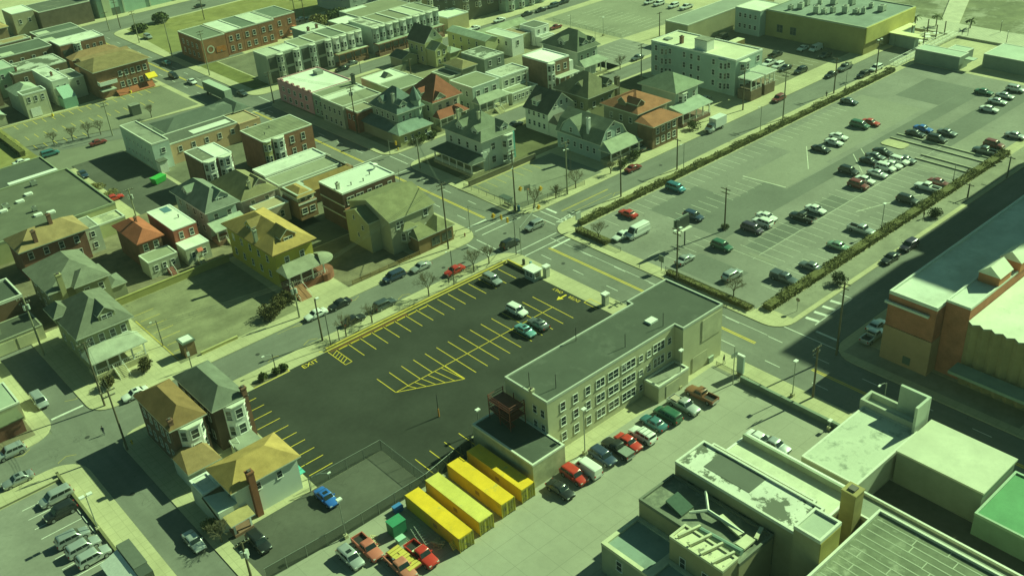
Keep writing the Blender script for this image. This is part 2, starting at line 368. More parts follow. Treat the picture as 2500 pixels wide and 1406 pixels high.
struct('painted_arrow', MB().poly([(109.7, 120.6, Z2), (110.9, 119.9, Z2), (110.9, 120.4, Z2), (112.3, 120.4, Z2), (112.3, 120.8, Z2), (110.9, 120.8, Z2), (110.9, 121.3, Z2)][::1]), YEL)
# right lot: rows of faint white stalls
def stall_row(xs, y0, y1): return [((x, y0), (x, y1)) for x in xs]
rl = stall_row([140+2.64*i for i in range(36)], 132.6, 137.2)
rl += stall_row([150+2.62*i for i in range(11)], 122, 127.6)
rl += stall_row([136.5+2.62*i for i in range(5)], 112.8, 117.6)
rl += stall_row([147.5+2.64*i for i in range(29)], 97.3, 108.2)+[((147, 102.75), (224, 102.75))]
rl += stall_row([140+2.7*i for i in range(28)], 91.2, 95.6)
rl += [((135.6, 126.6), (141, 126.6)), ((133.8, 118.8), (137.4, 118.8)), ((178.5, 117.2), (177.3, 128.2), .28), ((190, 119), (201, 127), .2), ((196, 108.5), (204, 116), .18), ((200, 108.3), (208, 116.4), .18), ((178, 99), (195, 92.8), .2)]
stripes('faint_stall_lines', rl, .10, Z3, surf('faded_white_paint', (.58, .58, .48), .8, .25, .5, 4))
for x0, x1, y0, y1 in ((210.5, 213.5, 91, 103.8), (218, 221.3, 88, 114.5)):
    tag(struct('lot_divider', MB().box(x0, x0+.35, y0, y1, .1, .42).box(x1-.35, x1, y0, y1, .1, .42), concrete('kerb_concrete', (.42, .41, .32))), kind='structure')
struct('lot_island', MB().prism(rrect(213.2, 217.2, 108.6, 114.6, (1, 1, 1, 1)), .1, .3), WALK)
for x, y, a, b in ((186, 119.5, 3, 1.6), (181, 98.6, 2.4, 1.1), (201, 107.4, 1.4, .7), (198.6, 107.6, 1, .6), (148.5, 101.5, 1.4, 7)):
    sheet('lot_patch', [(x+a*cos(t*.5236)*random.Random(int(x+t)).uniform(.8, 1.1)*.5, y+b*sin(t*.5236)*.5) for t in range(12)], Z3+.003, LOTQ)
# other lots
stripes('striped_lot_lines', [((69.5+2.7*i, 311.5-i*.12), (69.5+2.7*i, 307.5-i*.12)) for i in range(16)]+[((66+2.7*i, 299.6), (66+2.7*i, 295.8)) for i in range(16)]+[((68+2.7*i, 290.2-i*.3), (68+2.7*i, 286.8-i*.3)) for i in range(6)]+[((65, 312.5), (115, 310), .25)], .14, Z2, YEL)
stripes('empty_lot_lines', [((241, 226+i*2.7), (246, 226+i*2.7)) for i in range(12)]+[((252, 226+i*2.7), (262, 226+i*2.7)) for i in range(12)]+[((222+i*2.6, 212), (222+i*2.6, 221)) for i in range(6)]+[((233, 134+i), (233, 134+i)) for i in range(0)], .12, Z2, MC[[k for k in MC if k.startswith('faded_white')][0]])
stripes('corner_lot_lines', [((133+i*2.8, 172.4), (133+i*2.8, 168)) for i in range(7)]+[((133, 172.8), (152, 172.8), .2)], .12, Z2, YELW)
stripes('cracked_lot_lines', [((49.5, 160+i*3), (53.5, 160+i*3)) for i in range(7)]+[((48.9, 156.5), (48.9, 176), .2)], .14, Z2, YELW)
stripes('left_lot_lines', [((14, 117.3+i*2.75), (20.2, 117.3+i*2.75)) for i in range(8)], .14, Z2, WHI)
stripes('yard_lines', [((236+i*2.8, 160), (236+i*2.8, 165)) for i in range(8)], .1, Z2, WHI)
# ------------------------------------------------------------------ building kit
WM = {}
def window_mesh(w, h, mat, two=True):
    """frame (with sill and bar) and pane, facing -y, origin at the middle of the sill on the wall face"""
    k = (round(w, 2), round(h, 2), mat.name)
    if k in WM: return WM[k]
    m = MB(); t = .10 if w > .8 else .08
    m.box(-w/2-t, -w/2, -.07, .0, 0, h); m.box(w/2, w/2+t, -.07, .0, 0, h)
    m.box(-w/2-t, w/2+t, -.07, .0, h, h+t); m.box(-w/2-t-.05, w/2+t+.05, -.14, .0, -t, 0)
    m.box(-w/2, w/2, -.055, -.005, h*.5-.03, h*.5+.03)
    if w > 1.3:
        n = int(round(w/.9))
        for i in range(1, n): m.box(-w/2+w*i/n-.06, -w/2+w*i/n+.06, -.06, -.006, 0, h)
    o = m.build('window', mat); me = o.data; bpy.data.objects.remove(o)
    p = MB().box(-w/2, w/2, -.03, 0, 0, h).build('pane', GLASS); pe = p.data; bpy.data.objects.remove(p)
    WM[k] = (me, pe); return WM[k]
FRAMEW = WHITE
class Bd:
    def __init__(s, name, label, cat, x, y, z=.12, group=None, small=False):
        s.r = thing(name, label, cat, (x, y, z), 0, group); s.o = (x, y, z); s.small = small
    def part(s, name, mb, mat, parent=None, smooth=None): return mb.build(name, mat, parent or s.r, s.o, smooth)
    def walls(s, x0, x1, y0, y1, z0, z1, mat, name='wall'): return s.part(name, MB().box(x0, x1, y0, y1, z0, z1, bottom=False), mat)
    def win(s, face, c, u, z, w=.9, h=1.5, mat=None, parent=None):
        mat = mat or FRAMEW; fm, pm = window_mesh(w, h, mat)
        loc, rz = ((u, c-.005, z), 0) if face == 'y' else ((c-.005, u, z), -pi/2)
        o = put('window', fm, parent or s.r, (loc[0]-s.o[0], loc[1]-s.o[1], loc[2]-s.o[2]), rz)
        if parent is None: put('pane', pm, o)
        else: o.data = s.merged(fm, pm)
        return o
    def merged(s, fm, pm):
        k = ('m', fm.name)
        if k not in WM:
            bm = bmesh.new(); bm.from_mesh(fm); n = len(bm.faces); bm.from_mesh(pm); bm.faces.ensure_lookup_table()
            for f in bm.faces[n:]: f.material_index = 1
            me = bpy.data.meshes.new('window'); bm.to_mesh(me); bm.free(); me.materials.append(fm.materials[0]); me.materials.append(GLASS); WM[k] = me
        return WM[k]
    def wins(s, face, c, a, b, n, zs, w=.9, h=1.5, mat=None, skip=()):
        for j, z in enumerate(zs):
            for i in range(n):
                if (i, j) in skip: continue
                s.win(face, c, a+(b-a)*(i+.5)/n, z, w, h, mat)
    def door(s, face, c, u, z, w=1.0, h=2.1, mat=None):
        mb = MB()
        if face == 'y': mb.box(u-w/2, u+w/2, c-.06, c, z, z+h)
        else: mb.box(c-.06, c, u-w/2, u+w/2, z, z+h)
        return s.part('door', mb, mat or plain('door_paint', (.10, .09, .07)))
    def flat(s, x0, x1, y0, y1, z, mat, cop=None, ph=.45, t=.28, name='roof'):
        cop = cop or TRIM
        r = s.part(name, MB().box(x0+t*.5, x1-t*.5, y0+t*.5, y1-t*.5, z-.1, z+.06, bottom=False), mat)
        e = .04
        if ph > 0: s.part('parapet', MB().box(x0-e, x1+e, y0-e, y0+t, z-.12, z+ph).box(x0-e, x1+e, y1-t, y1+e, z-.12, z+ph).box(x0-e, x0+t, y0+t, y1-t, z-.12, z+ph).box(x1-t, x1+e, y0+t, y1-t, z-.12, z+ph), cop)
        return r
    def hip(s, x0, x1, y0, y1, z, rise, mat, ov=.0, ridge=None, name='roof', fas=None, deck=None):
        x0 -= ov; x1 += ov; y0 -= ov; y1 += ov; w, d = x1-x0, y1-y0; th = .2
        if ridge is None:
            k = min(w, d)/2
            ridge = ((x0+k, (y0+y1)/2), (x1-k, (y0+y1)/2)) if w >= d else (((x0+x1)/2, y0+k), ((x0+x1)/2, y1-k))
        (ax, ay), (bx, by) = ridge; zt = z+th+rise
        V = [(x0, y0, z), (x1, y0, z), (x1, y1, z), (x0, y1, z), (x0, y0, z+th), (x1, y0, z+th), (x1, y1, z+th), (x0, y1, z+th), (ax, ay, zt), (bx, by, zt)]
        if abs(bx-ax) >= abs(by-ay): F = [(4, 5, 9, 8), (5, 6, 9), (6, 7, 8, 9), (7, 4, 8)]
        else: F = [(4, 5, 8), (5, 6, 9, 8), (6, 7, 9), (7, 4, 8, 9)]
        m = MB(); m.idx(V, F); m.cur = 1; m.idx(V, [(0, 1, 5, 4), (1, 2, 6, 5), (2, 3, 7, 6), (3, 0, 4, 7), (3, 2, 1, 0)])
        return s.part(name, m, [mat, fas or TRIM])
    def gable(s, x0, x1, y0, y1, z, rise, axis, mat, wmat, ov=.35, name='roof', top=0):
        """ridge along axis; overhanging slabs and wall triangles"""
        m = MB(); th = .18
        if axis == 'y': A = lambda u, v, h: (u, v, h); u0, u1, v0, v1 = x0, x1, y0, y1
        else: A = lambda u, v, h: (v, u, h); u0, u1, v0, v1 = y0, y1, x0, x1
        c = (u0+u1)/2; sl = rise/(c-u0)
        for sg, ue in ((-1, u0-ov), (1, u1+ov)):
            ze = z-sl*ov; zc = z+rise
            P = [A(ue, v0-ov, ze), A(c, v0-ov, zc), A(c, v1+ov, zc), A(ue, v1+ov, ze)]
            Q = [(p[0], p[1], p[2]+th) for p in P]
            m.cur = 0; m.poly(Q); m.cur = 1; m.poly(P[::-1])
            for i in range(4): m.poly([P[i], P[(i+1) % 4], Q[(i+1) % 4], Q[i]])
        r = s.part(name, m, [mat, TRIM])
        for v in (v0, v1): s.part('gable', MB().poly([A(u0, v, z), A(u1, v, z), A(c, v, z+rise)]), wmat)
        return r
    def chimney(s, x, y, z0, z1, w=.8, mat=None, parent=None):
        mat = mat or brick((.22, .11, .08))
        m = MB().box(x-w/2, x+w/2, y-w/2, y+w/2, z0, z1); m.box(x-w/2-.08, x+w/2+.08, y-w/2-.08, y+w/2+.08, z1-.25, z1-.02)
        m.cur = 1; m.box(x-w*.25, x+w*.25, y-w*.25, y+w*.25, z1, z1+.25)
        return s.part('chimney', m, [mat, plain('flue', (.12, .1, .09))], parent)
    def dormer(s, x, y, z, w, d, h, face, rmat, wmat, win=True, flat=False):
        """small gabled box; (x, y) is the middle of its front"""
        if face == 'y':
            s.part('dormer', MB().box(x-w/2, x+w/2, y, y+d, z-.3, z+h), wmat)
            if flat: s.part('dormer_roof', MB().box(x-w/2-.2, x+w/2+.2, y-.25, y+d, z+h, z+h+.15), rmat)
            else: s.gable(x-w/2, x+w/2, y, y+d, z+h, w*.42, 'y', rmat, wmat, .2, 'dormer_roof')
            if win: s.win('y', y, x, z+.2, w*.55, h*.7)
        else:
            s.part('dormer', MB().box(x, x+d, y-w/2, y+w/2, z-.3, z+h), wmat)
            if flat: s.part('dormer_roof', MB().box(x-.25, x+d, y-w/2-.2, y+w/2+.2, z+h, z+h+.15), rmat)
            else: s.gable(x, x+d, y-w/2, y+w/2, z+h, w*.42, 'x', rmat, wmat, .2, 'dormer_roof')
            if win: s.win('x', x, y, z+.2, w*.55, h*.7)
    def porch(s, x0, x1, y0, y1, zf, zt, rmat, n=4, style='hip', trim=None, floor=None, rail=True, face='y', steps=None, wallmat=None, rise=1.0):
        trim = trim or WHITE; floor = floor or brick((.25, .14, .1))
        s.part('porch_floor', MB().box(x0+.2, x1-.2, y0+.2, y1, .1, zf), wallmat or floor)
        for i in range(n):
            x = x0+.45+(x1-x0-.9)*i/max(1, n-1)
            s.part('post', MB().box(x-.13, x+.13, y0+.35, y0+.61, zf, zt), trim)
        if rail:
            m = MB().box(x0+.45, x1-.45, y0+.42, y0+.5, zf+.75, zf+.88)
            for i in range(int((x1-x0)/.35)): m.box(x0+.5+i*.35, x0+.56+i*.35, y0+.44, y0+.49, zf, zf+.75)
            s.part('railing', m, trim)
        if style == 'hip':
            s.hip(x0, x1, y0, y1, zt, rise, rmat, .25, ridge=((x0+1.2, y1-.05), (x1-1.2, y1-.05)), name='porch_roof')
        elif style == 'shed':
            m = MB(); P = [(x0-.2, y0-.2, zt), (x1+.2, y0-.2, zt), (x1+.2, y1, zt+rise), (x0-.2, y1, zt+rise)]; Q = [(a, b, c+.18) for a, b, c in P]
            m.poly(Q); m.cur = 1; m.poly(P[::-1]); [m.poly([P[i], P[(i+1) % 4], Q[(i+1) % 4], Q[i]]) for i in range(4)]
            s.part('porch_roof', m, [rmat, trim])
        else:
            m = MB().box(x0-.1, x1+.1, y0-.1, y1-.02, zt, zt+.3); m.cur = 1; m.box(x0+.1, x1-.1, y0+.1, y1-.1, zt+.28, zt+.34)
            s.part('porch_roof', m, [trim, rmat])
        if steps:
            sx, sw, sn = steps; s.steps(sx, y0+.2, sw, sn, zf)
    def steps(s, x, y, w, n, zf, mat=None):
        m = MB(); h = (zf-.12)/n
        for i in range(n): m.box(x-w/2, x+w/2, y-.32*(i+1), y-.32*i, .1, zf-h*(i+.6))
        st = s.part('steps', m, mat or WALK)
        r = MB()
        for sx in (x-w/2, x+w/2):
            r.tube((sx, y, zf+.8), (sx, y-.32*n, .95), .045); r.tube((sx, y-.32*n, .1), (sx, y-.32*n, .95), .045); r.tube((sx, y, zf), (sx, y, zf+.8), .045)
        s.part('handrail', r, WHITE); return st
    def bay(s, x, y, w, d, z0, z1, mat, floors=2, face='y', cap=None, h=1.6):
        q = w*.24
        P = [(-w/2, 0), (-w/2+q, -d), (w/2-q, -d), (w/2, 0)]
        if face == 'y': tr = lambda a, b: (x+a, y+b); rot = 0
        else: tr = lambda a, b: (x+b, y-a); rot = -pi/2
        pts = [tr(*p) for p in P]
        b = s.part('bay', MB().prism(pts, z0, z1), mat)
        P2 = [(-w/2-.15, 0), (-w/2+q-.1, -d-.18), (w/2-q+.1, -d-.18), (w/2+.15, 0)]
        s.part('bay_roof', MB().prism([tr(*p) for p in P2], z1, z1+.22), cap or TRIM)
        fh = (z1-z0)/floors
        for j in range(floors):
            z = z0+fh*j+fh*.22
            ang = atan2(d, q)
            for (a, bb, r, ww) in ((0, -d, 0, (w-2*q)*.55), (-w/2+q/2, -d/2, -ang, hypot(q, d)*.6), (w/2-q/2, -d/2, ang, hypot(q, d)*.6)):
                fm, pm = window_mesh(max(.5, ww), min(h, fh*.6), FRAMEW); nx, ny = tr(a, bb)
                put('window', s.merged(fm, pm), b, (nx-s.o[0], ny-s.o[1], z-s.o[2]), r+rot)
        return b
    def vents(s, pts, z, h=.7, r=.12):
        for x, y in pts: s.part('roof_vent', MB().tube((x, y, z), (x, y, z+h), r, r, 8).tube((x, y, z+h), (x, y, z+h+.12), r*1.7, r*1.2, 8), plain('vent_metal', (.12, .12, .11)))
    def eaves(s, x0, x1, y0, y1, z, mat=None, w=.2): pass
# ------------------------------------------------------------------ buildings of the near blocks
BRN = (.30, .20, .10); TANR = (.44, .29, .11); GRN = (.20, .21, .17); DKR = (.10, .105, .085); OLV = (.25, .25, .16)
RED = (.42, .13, .08); WR = (.72, .72, .66); GR = (.36, .37, .32); DKB = (.12, .075, .05)
def white_roof(): return membrane((.66, .66, .60), (.38, .38, .32), (.58, .72), .3)
def grey_roof(): return membrane((.27, .275, .22), (.17, .17, .14), (.5, .65), .3)
def dark_roof(): return membrane((.115, .12, .10), (.19, .19, .15), (.55, .7), .3)
def patchy(): return membrane((.62, .62, .55), (.13, .14, .11), (.50, .54), .22)
# brown hip house by the dark lot
b = Bd('brick_house', 'narrow brick house with brown hip roof and white bay beside the dark lot', 'house', 38, 133)
w = brick((.16, .10, .075)); b.walls(35.5, 41, 127.2, 139.8, .1, 8, w)
b.hip(35.1, 41.4, 126.8, 140.2, 8, 1.8, shingle((.22, .135, .065)))
b.bay(38.6, 127.2, 4.1, 1.1, 2.2, 7.6, WHITE, 2, h=1.7); b.chimney(36.0, 127.8, 8, 9.6, .7)
b.wins('x', 35.5, 128, 139, 5, (1.6, 5), .8, 1.5)
b.walls(34.6, 39.8, 121.6, 127.2, .1, 3.3, siding((.55, .57, .52)), 'rear_wing')
b.hip(34.4, 40, 121.3, 127.1, 3.3, .9, shingle(BRN), ridge=((36, 127), (39, 127)), name='wing_roof'); b.wins('y', 121.6, 35, 39.4, 2, (1.1,), .9, 1.4)
# green hip house
b = Bd('brick_house', 'narrow dark brick house with grey-green hip roof and white bay beside the dark lot', 'house', 45, 133)
b.walls(42.4, 48, 127, 140, .1, 8, brick((.13, .085, .06))); b.hip(42, 48.4, 126.5, 140.4, 8, 1.9, shingle((.165, .175, .145)))
b.bay(46, 127, 3.9, 1.1, 1.7, 7.6, WHITE, 2, h=1.7); b.chimney(47.9, 126.9, .1, 9.7, .8)
b.wins('x', 42.4, 128, 139, 5, (1.6, 5), .8, 1.5)
b.part('deck', MB().box(43.2, 47.2, 121.2, 125.9, 2.0, 2.25).box(43.4, 47, 121.4, 125.9, .1, 2.0), surf('deck_boards', (.30, .31, .25)))
b.steps(43.6, 125, 1.1, 8, 2.2)
# tan-roofed white house
b = Bd('sided_house', 'white sided house with tan hip roof and brick chimney beside the fenced yard', 'house', 41.5, 113.5)
sw = surf('clapboard', (.60, .63, .58), .7, .06, .3, 3, lines=(2, .34, .16))
b.walls(36.6, 46.8, 110, 117, .1, 6, sw); b.hip(35.9, 47.4, 109.6, 117.6, 6, 2.0, shingle(TANR), ridge=((39.3, 113.4), (43.8, 113.4)))
b.win('y', 110, 43.7, 4.2, .8, 1.2); b.win('y', 110, 40.2, 4.2, .8, 1.2); b.win('x', 36.6, 112, 4, .8, 1.2)
b.chimney(39.3, 109.7, .1, 8.3, .95, brick((.26, .10, .06)))
b.walls(33.6, 36.55, 109.8, 119, .1, 4.0, stucco((.50, .52, .46)), 'side_wing')
b.flat(33.7, 36.5, 114.8, 119, 4.1, white_roof(), WHITE, .3)
m = MB(); m.poly([(33.4, 109.6, 2.6), (36.5, 109.6, 3.0), (36.5, 114.7, 4.3), (33.4, 114.7, 4.0)]).poly([(33.4, 114.7, 3.9), (36.5, 114.7, 4.2), (36.5, 109.6, 2.9), (33.4, 109.6, 2.5)])
b.part('lean_to_roof', m, shingle((.15, .10, .06)))
b.porch(34.2, 37.6, 107.6, 109.7, .6, 2.6, shingle((.42, .33, .16)), 2, 'shed', rise=.4, rail=False)
b.part('awning', MB().box(46.8, 47.9, 110.4, 113.4, 2.3, 2.4), plain('awning_teal', (.10, .42, .38)))
# large cream office block
b = Bd('office_block', 'long cream three-storey block with dark flat roof beside the dark parking lot', 'office building', 97, 94)
cw = surf('cream_stucco', (.50, .47, .33), .9, .10, .2, 2); H = 10.2
b.walls(77.4, 106.1, 88.4, 97.8, .1, H, cw); b.walls(106.1, 116.2, 86.6, 99.0, .1, H, cw, 'end_block')
dr = membrane((.075, .085, .07), (.12, .13, .11), (.55, .75), .25)
b.part('roof', MB().box(77.5, 106.0, 88.5, 97.7, H-.1, H+.06, bottom=False).box(106.0, 116.1, 86.7, 98.9, H-.1, H+.06, bottom=False), dr); cp = plain('coping', (.46, .47, .42)); m = MB()
for q in ((77.36, 77.66, 88.36, 97.84), (77.67, 106.3, 97.55, 97.84), (106.06, 106.34, 97.85, 98.75), (106.06, 116.24, 98.76, 99.04), (115.95, 116.24, 86.56, 98.75), (106.06, 115.94, 86.56, 86.82), (106.06, 106.3, 86.83, 88.35), (77.67, 106.3, 88.36, 88.6)): m.box(*q, H-.12, H+.32)
b.part('parapet', m, cp)
g = WHITE
for z in (1.6, 4.5, 7.3):
    b.wins('y', 88.4, 79.2, 87.2, 3, (z,), .9, 1.5); b.win('y', 88.4, 88.6, z, 1.7, 1.5); b.win('y', 88.4, 91.5, z, 2.2, 1.5)
    b.win('y', 88.4, 95.0, z, 3.0, 1.5); b.win('y', 88.4, 97.9, z, .8, 1.1); b.win('y', 88.4, 99.8, z, .8, 1.1)
    b.win('y', 88.4, 102.2, z, 2.6, 1.5); b.win('y', 88.4, 104.8, z, .8, 1.1)
    b.win('x', 106.1, 87.5, z, .7, 1.3) if False else None
b.wins('x', 77.4, 88.6, 92, 2, (4.4, 7.2), .8, 1.3)
b.part('blind_panel', MB().box(110.9, 115.8, 86.5, 86.57, 5.4, 9.6), surf('panel_stucco', (.53, .50, .36))); b.part('blind_panel', MB().box(108.6, 112.4, 86.5, 86.56, .3, 3.3), surf('panel_stucco_b', (.49, .46, .33)))
b.walls(98.6, 106, 85.2, 88.35, .1, 3.2, cw, 'low_wing'); b.flat(98.6, 106, 85.2, 88.3, 3.2, grey_roof(), TRIM, .3)
b.part('wing_door', MB().box(100.4, 103.6, 85.14, 85.2, .2, 2.7), surf('panel_stucco', (.53, .50, .36)))
b.walls(70.9, 77.35, 84.9, 98.6, .1, 4.4, surf('stained_stucco', (.46, .43, .29), .9, .25, .4, 2), 'annex'); b.flat(70.9, 77.3, 84.9, 98.6, 4.4, dr, TRIM, .22)
b.part('skylight', MB().box(103.4, 105.2, 91.2, 92.6, H+.1, H+.45), WHITE)
for x, y in ((78.6, 93.5), (81, 90.2), (92, 97.0), (96, 90), (104.6, 89.6)): b.part('mast', MB().tube((x, y, H), (x, y, H+2.6), .06), plain('dark_metal', (.06, .06, .06), .5))
b.chimney(77.6, 91.9, H-.3, H+.9, .6, cw)
# red steel fire stair on its end
s = thing('fire_stair', 'dark red steel fire stair against the cream block, above its low annex', 'stairs', (75, 96, .12))
rs = plain('red_steel', (.16, .035, .025), .6)
m = MB()
for x in (73.9, 76.9):
    for y in (93.0, 95.4, 97.9): m.tube((x, y, 4.5), (x, y, 8.9), .08)
for z in (6.2, 7.8): m.box(73.9, 76.9, 93.0, 97.9, z, z+.14)
m.build('frame', rs, s, (75, 96, .12))
m = MB()
for i in range(10): m.box(74.0, 75.2, 93.4+i*.42, 93.8+i*.42, 4.6+i*.17, 4.66+i*.17); m.box(75.5, 76.8, 97.2-i*.4, 97.6-i*.4, 6.3+i*.16, 6.36+i*.16)
m.build('treads', rs, s, (75, 96, .12))
m = MB()
for z in (6.8, 7.2, 8.4, 8.85):
    for y in (93.0, 97.9): m.tube((73.9, y, z), (76.9, y, z), .05)
    m.tube((73.9, 93, z), (73.9, 97.9, z), .05)
m.build('railing', rs, s, (75, 96, .12))
# small brick hut and gate piers of the lot entrances
b = Bd('pay_booth', 'small attendant booth with pale flat roof at the entrance of the dark lot', 'booth', 112.3, 130)
b.walls(111.3, 113.2, 128.7, 131.4, .1, 2.3, plain('booth_blue', (.30, .36, .36))); b.part('roof', MB().box(111.0, 113.5, 128.4, 131.7, 2.3, 2.5), WHITE); b.win('x', 111.3, 130, 1.0, 1.8, .9); b.win('y', 128.7, 112.2, 1.0, 1.2, .9)
b = Bd('brick_kiosk', 'small square brick kiosk with white flat top on the corner of the cracked lot', 'kiosk', 51.3, 157.2)
b.walls(50.1, 52.3, 156.2, 158.4, .1, 3.0, brick((.22, .14, .08))); b.part('roof', MB().box(49.9, 52.5, 156, 158.6, 3.0, 3.35), plain('slate_edge', (.14, .17, .14))); b.part('roof_panel', MB().box(50.2, 52.2, 156.3, 158.3, 3.34, 3.42), WHITE)
# yellow house
b = Bd('yellow_house', 'tall yellow house with tan hip roof and round grey porch on the cross street', 'house', 79.5, 175)
yw = stucco((.46, .38, .07)); b.walls(75.3, 83.8, 165.2, 185.6, .1, 8, yw); b.hip(74.4, 84.7, 164.4, 186.2, 8, 3.0, shingle(TANR), ridge=((79.6, 171), (79.6, 179.5)), fas=plain('brown_trim', (.14, .09, .04)))
b.dormer(79.6, 166.6, 8.5, 3.4, 4, 1.5, 'y', shingle(TANR), shingle((.38, .25, .10))); b.dormer(76.4, 177, 8.6, 2.6, 3, 1.4, 'x', shingle((.28, .20, .09)), yw)
b.chimney(75.2, 172, 8, 11.2, .7, stucco((.34, .36, .28)))
b.wins('x', 75.3, 167, 185, 5, (1.6, 5), .8, 1.4); b.wins('y', 165.2, 76, 83, 2, (5,), .9, 1.5)
b.porch(75.2, 84.0, 161.0, 165.1, 1.6, 4.2, shingle((.30, .30, .23)), 4, 'hip', steps=None, floor=brick((.26, .10, .07)), rise=.8, rail=True)
m = MB(); n = 14; c = (83.6, 163.2)
for i in range(n):
    a, d = -pi*.62+i*pi*1.1/n, -pi*.62+(i+1)*pi*1.1/n
    m.poly([(c[0]+3.0*cos(a), c[1]+3.0*sin(a), 4.4), (c[0]+3.0*cos(d), c[1]+3.0*sin(d), 4.4), (c[0], c[1], 5.5)])
b.part('round_porch_roof', m, shingle((.30, .30, .23)))
b.part('round_porch_base', MB().prism([(83.6+2.6*cos(t*.3-1.9), 163.2+2.6*sin(t*.3-1.9)) for t in range(13)], .1, 1.7), brick((.26, .10, .07)))
st = b.steps(76.6, 161.4, 2.6, 12, 1.7, brick((.40, .20, .12)))
# big teal-roofed house on the left
b = Bd('victorian_house', 'big olive house with dark green hip roof and pale porch at the left street corner', 'house', 40.5, 172)
ow = siding((.30, .30, .18)); b.walls(36, 44.8, 165.4, 179.5, .1, 7.5, ow); b.hip(35, 45.7, 164.6, 180.2, 7.5, 3.7, shingle((.165, .17, .135)), ridge=((40.8, 171), (40.8, 174)))
b.dormer(41.6, 166.2, 8.0, 3.0, 4, 1.6, 'y', shingle((.175, .18, .145)), ow, False); b.win('y', 166.2, 41.6, 8.3, 1.9, 1.1)
b.hip(34.4, 38.4, 173.5, 179, 8.3, 1.6, shingle((.165, .17, .135)), name='turret_roof'); b.walls(34.8, 38, 174, 178.6, 7, 8.3, ow, 'turret')
b.wins('y', 165.4, 36.4, 44.6, 4, (5.1,), .9, 1.5); b.wins('x', 36, 167, 179, 3, (1.6, 5), .8, 1.4)
b.porch(35.4, 45.4, 161.0, 165.3, 1.3, 3.9, shingle((.40, .41, .34)), 5, 'hip', steps=(39.6, 1.8, 8), floor=WALK, rise=.9)
b = Bd('victorian_house', 'dark house with several green hip roofs and a cream chimney behind the big olive house', 'house', 43, 192)
b.walls(38.2, 48.4, 186.8, 200, .1, 7, siding((.26, .25, .16))); b.hip(37.4, 49, 186, 200.8, 7, 2.7, shingle((.19, .195, .155)), ridge=((44.6, 192), (44.6, 197)))
b.hip(42, 49.4, 184.6, 191, 7.05, 1.9, shingle((.21, .215, .17)), name='wing_roof'); b.walls(42.6, 48.9, 185.2, 186.75, .1, 7, siding((.26, .25, .16)), 'front_wing')
b.chimney(40.4, 186.4, 5, 10.4, 1.0, stucco((.40, .36, .20))); b.vents([(43.5, 191)], 8.6)
b.wins('y', 185.2, 43, 48.6, 2, (1.5, 4.6)); b.wins('x', 38.2, 188, 199, 3, (1.5, 4.6))
b.walls(48.9, 52, 186, 191, .1, 3.6, siding((.3, .29, .2)), 'rear_wing'); b.hip(48.9, 52.3, 185.7, 191.3, 3.6, .6, shingle(GRN), name='wing_roof')
b = Bd('garage', 'low garage with dark tarred roof and pale doors left of the olive corner house', 'garage', 31, 184)
b.walls(24.5, 34.2, 183.4, 190.5, .1, 3, stucco((.47, .44, .29))); b.flat(24.5, 34.2, 183.4, 190.5, 3, membrane((.07, .075, .06)), plain('tar_edge', (.3, .3, .22)), .15); b.part('door', MB().box(29.2, 33, 183.32, 183.4, .15, 2.5), stucco((.56, .52, .34))); b.part('door', MB().box(25, 28.6, 183.32, 183.4, .15, 2.5), stucco((.52, .50, .34)))
b = Bd('garage', 'dark garage with a pale-edged flat roof deck between two green roofs at left edge', 'garage', 33, 198)
b.walls(28.5, 34.5, 193.5, 203, .1, 5.2, brick((.16, .09, .06))); b.flat(28.5, 34.5, 193.5, 203, 5.2, membrane((.07, .08, .065)), TRIM, .5)
# brown hip brick
b = Bd('brick_house', 'wide brick house with brown hip roof and two tall chimneys before the low store', 'house', 46.5, 214)
bw = brick((.24, .11, .08)); b.walls(39.8, 53.6, 209.4, 217.8, .1, 7, bw); b.hip(39.2, 54.4, 208.6, 218.4, 7, 2.5, shingle((.33, .23, .12)), ridge=((43.6, 213.5), (50.6, 213.5)), fas=plain('slate_trim', (.30, .36, .33)))
b.chimney(43.6, 210, 7, 10.4, .8); b.chimney(48.2, 213, 8.5, 11.6, .8); b.wins('y', 209.4, 40, 53, 4, (1.6, 4.7))
b.walls(53.65, 57.2, 211, 217.8, .1, 6.0, siding((.52, .53, .45)), 'rear_wing'); b.flat(53.65, 57.2, 211, 217.8, 6, grey_roof(), TRIM, .15); b.wins('y', 211, 53.8, 57, 1, (1.4, 4), .8, 1.2)
# low big-roof store
b = Bd('supermarket', 'low wide store with a huge dark flat roof dotted with white skylights on the left', 'store', 50, 235)
sw2 = stucco((.42, .40, .22)); b.walls(5, 65, 221.6, 252, .1, 5, sw2); dk = membrane((.125, .13, .095), (.16, .165, .12), (.5, .8), .1); b.flat(5, 65, 221.6, 252, 5, dk, plain('parapet_green', (.28, .30, .20)), .4, .35)
b.walls(5, 63.6, 252.05, 268, .1, 4.2, sw2, 'rear_hall'); b.flat(5, 63.6, 252.05, 268, 4.2, membrane((.085, .095, .08)), plain('parapet_green', (.28, .30, .20)), .35)
b.walls(57.6, 64.8, 216.6, 221.5, .1, 3.4, sw2, 'front_bay'); b.flat(57.6, 64.8, 216.6, 221.5, 3.4, membrane((.5, .48, .34), (.3, .3, .22), (.5, .6), .3), TRIM, .3)
for x, y in ((52.5, 243.5), (49.6, 240.8), (45, 238.4), (41.3, 235), (50, 229.6), (52.6, 228.6)): b.part('skylight', MB().prism(rrect(x-.9, x+.9, y-.6, y+.6, (.2,)*4, 2), 5.06, 5.5), WHITE)
k = 0
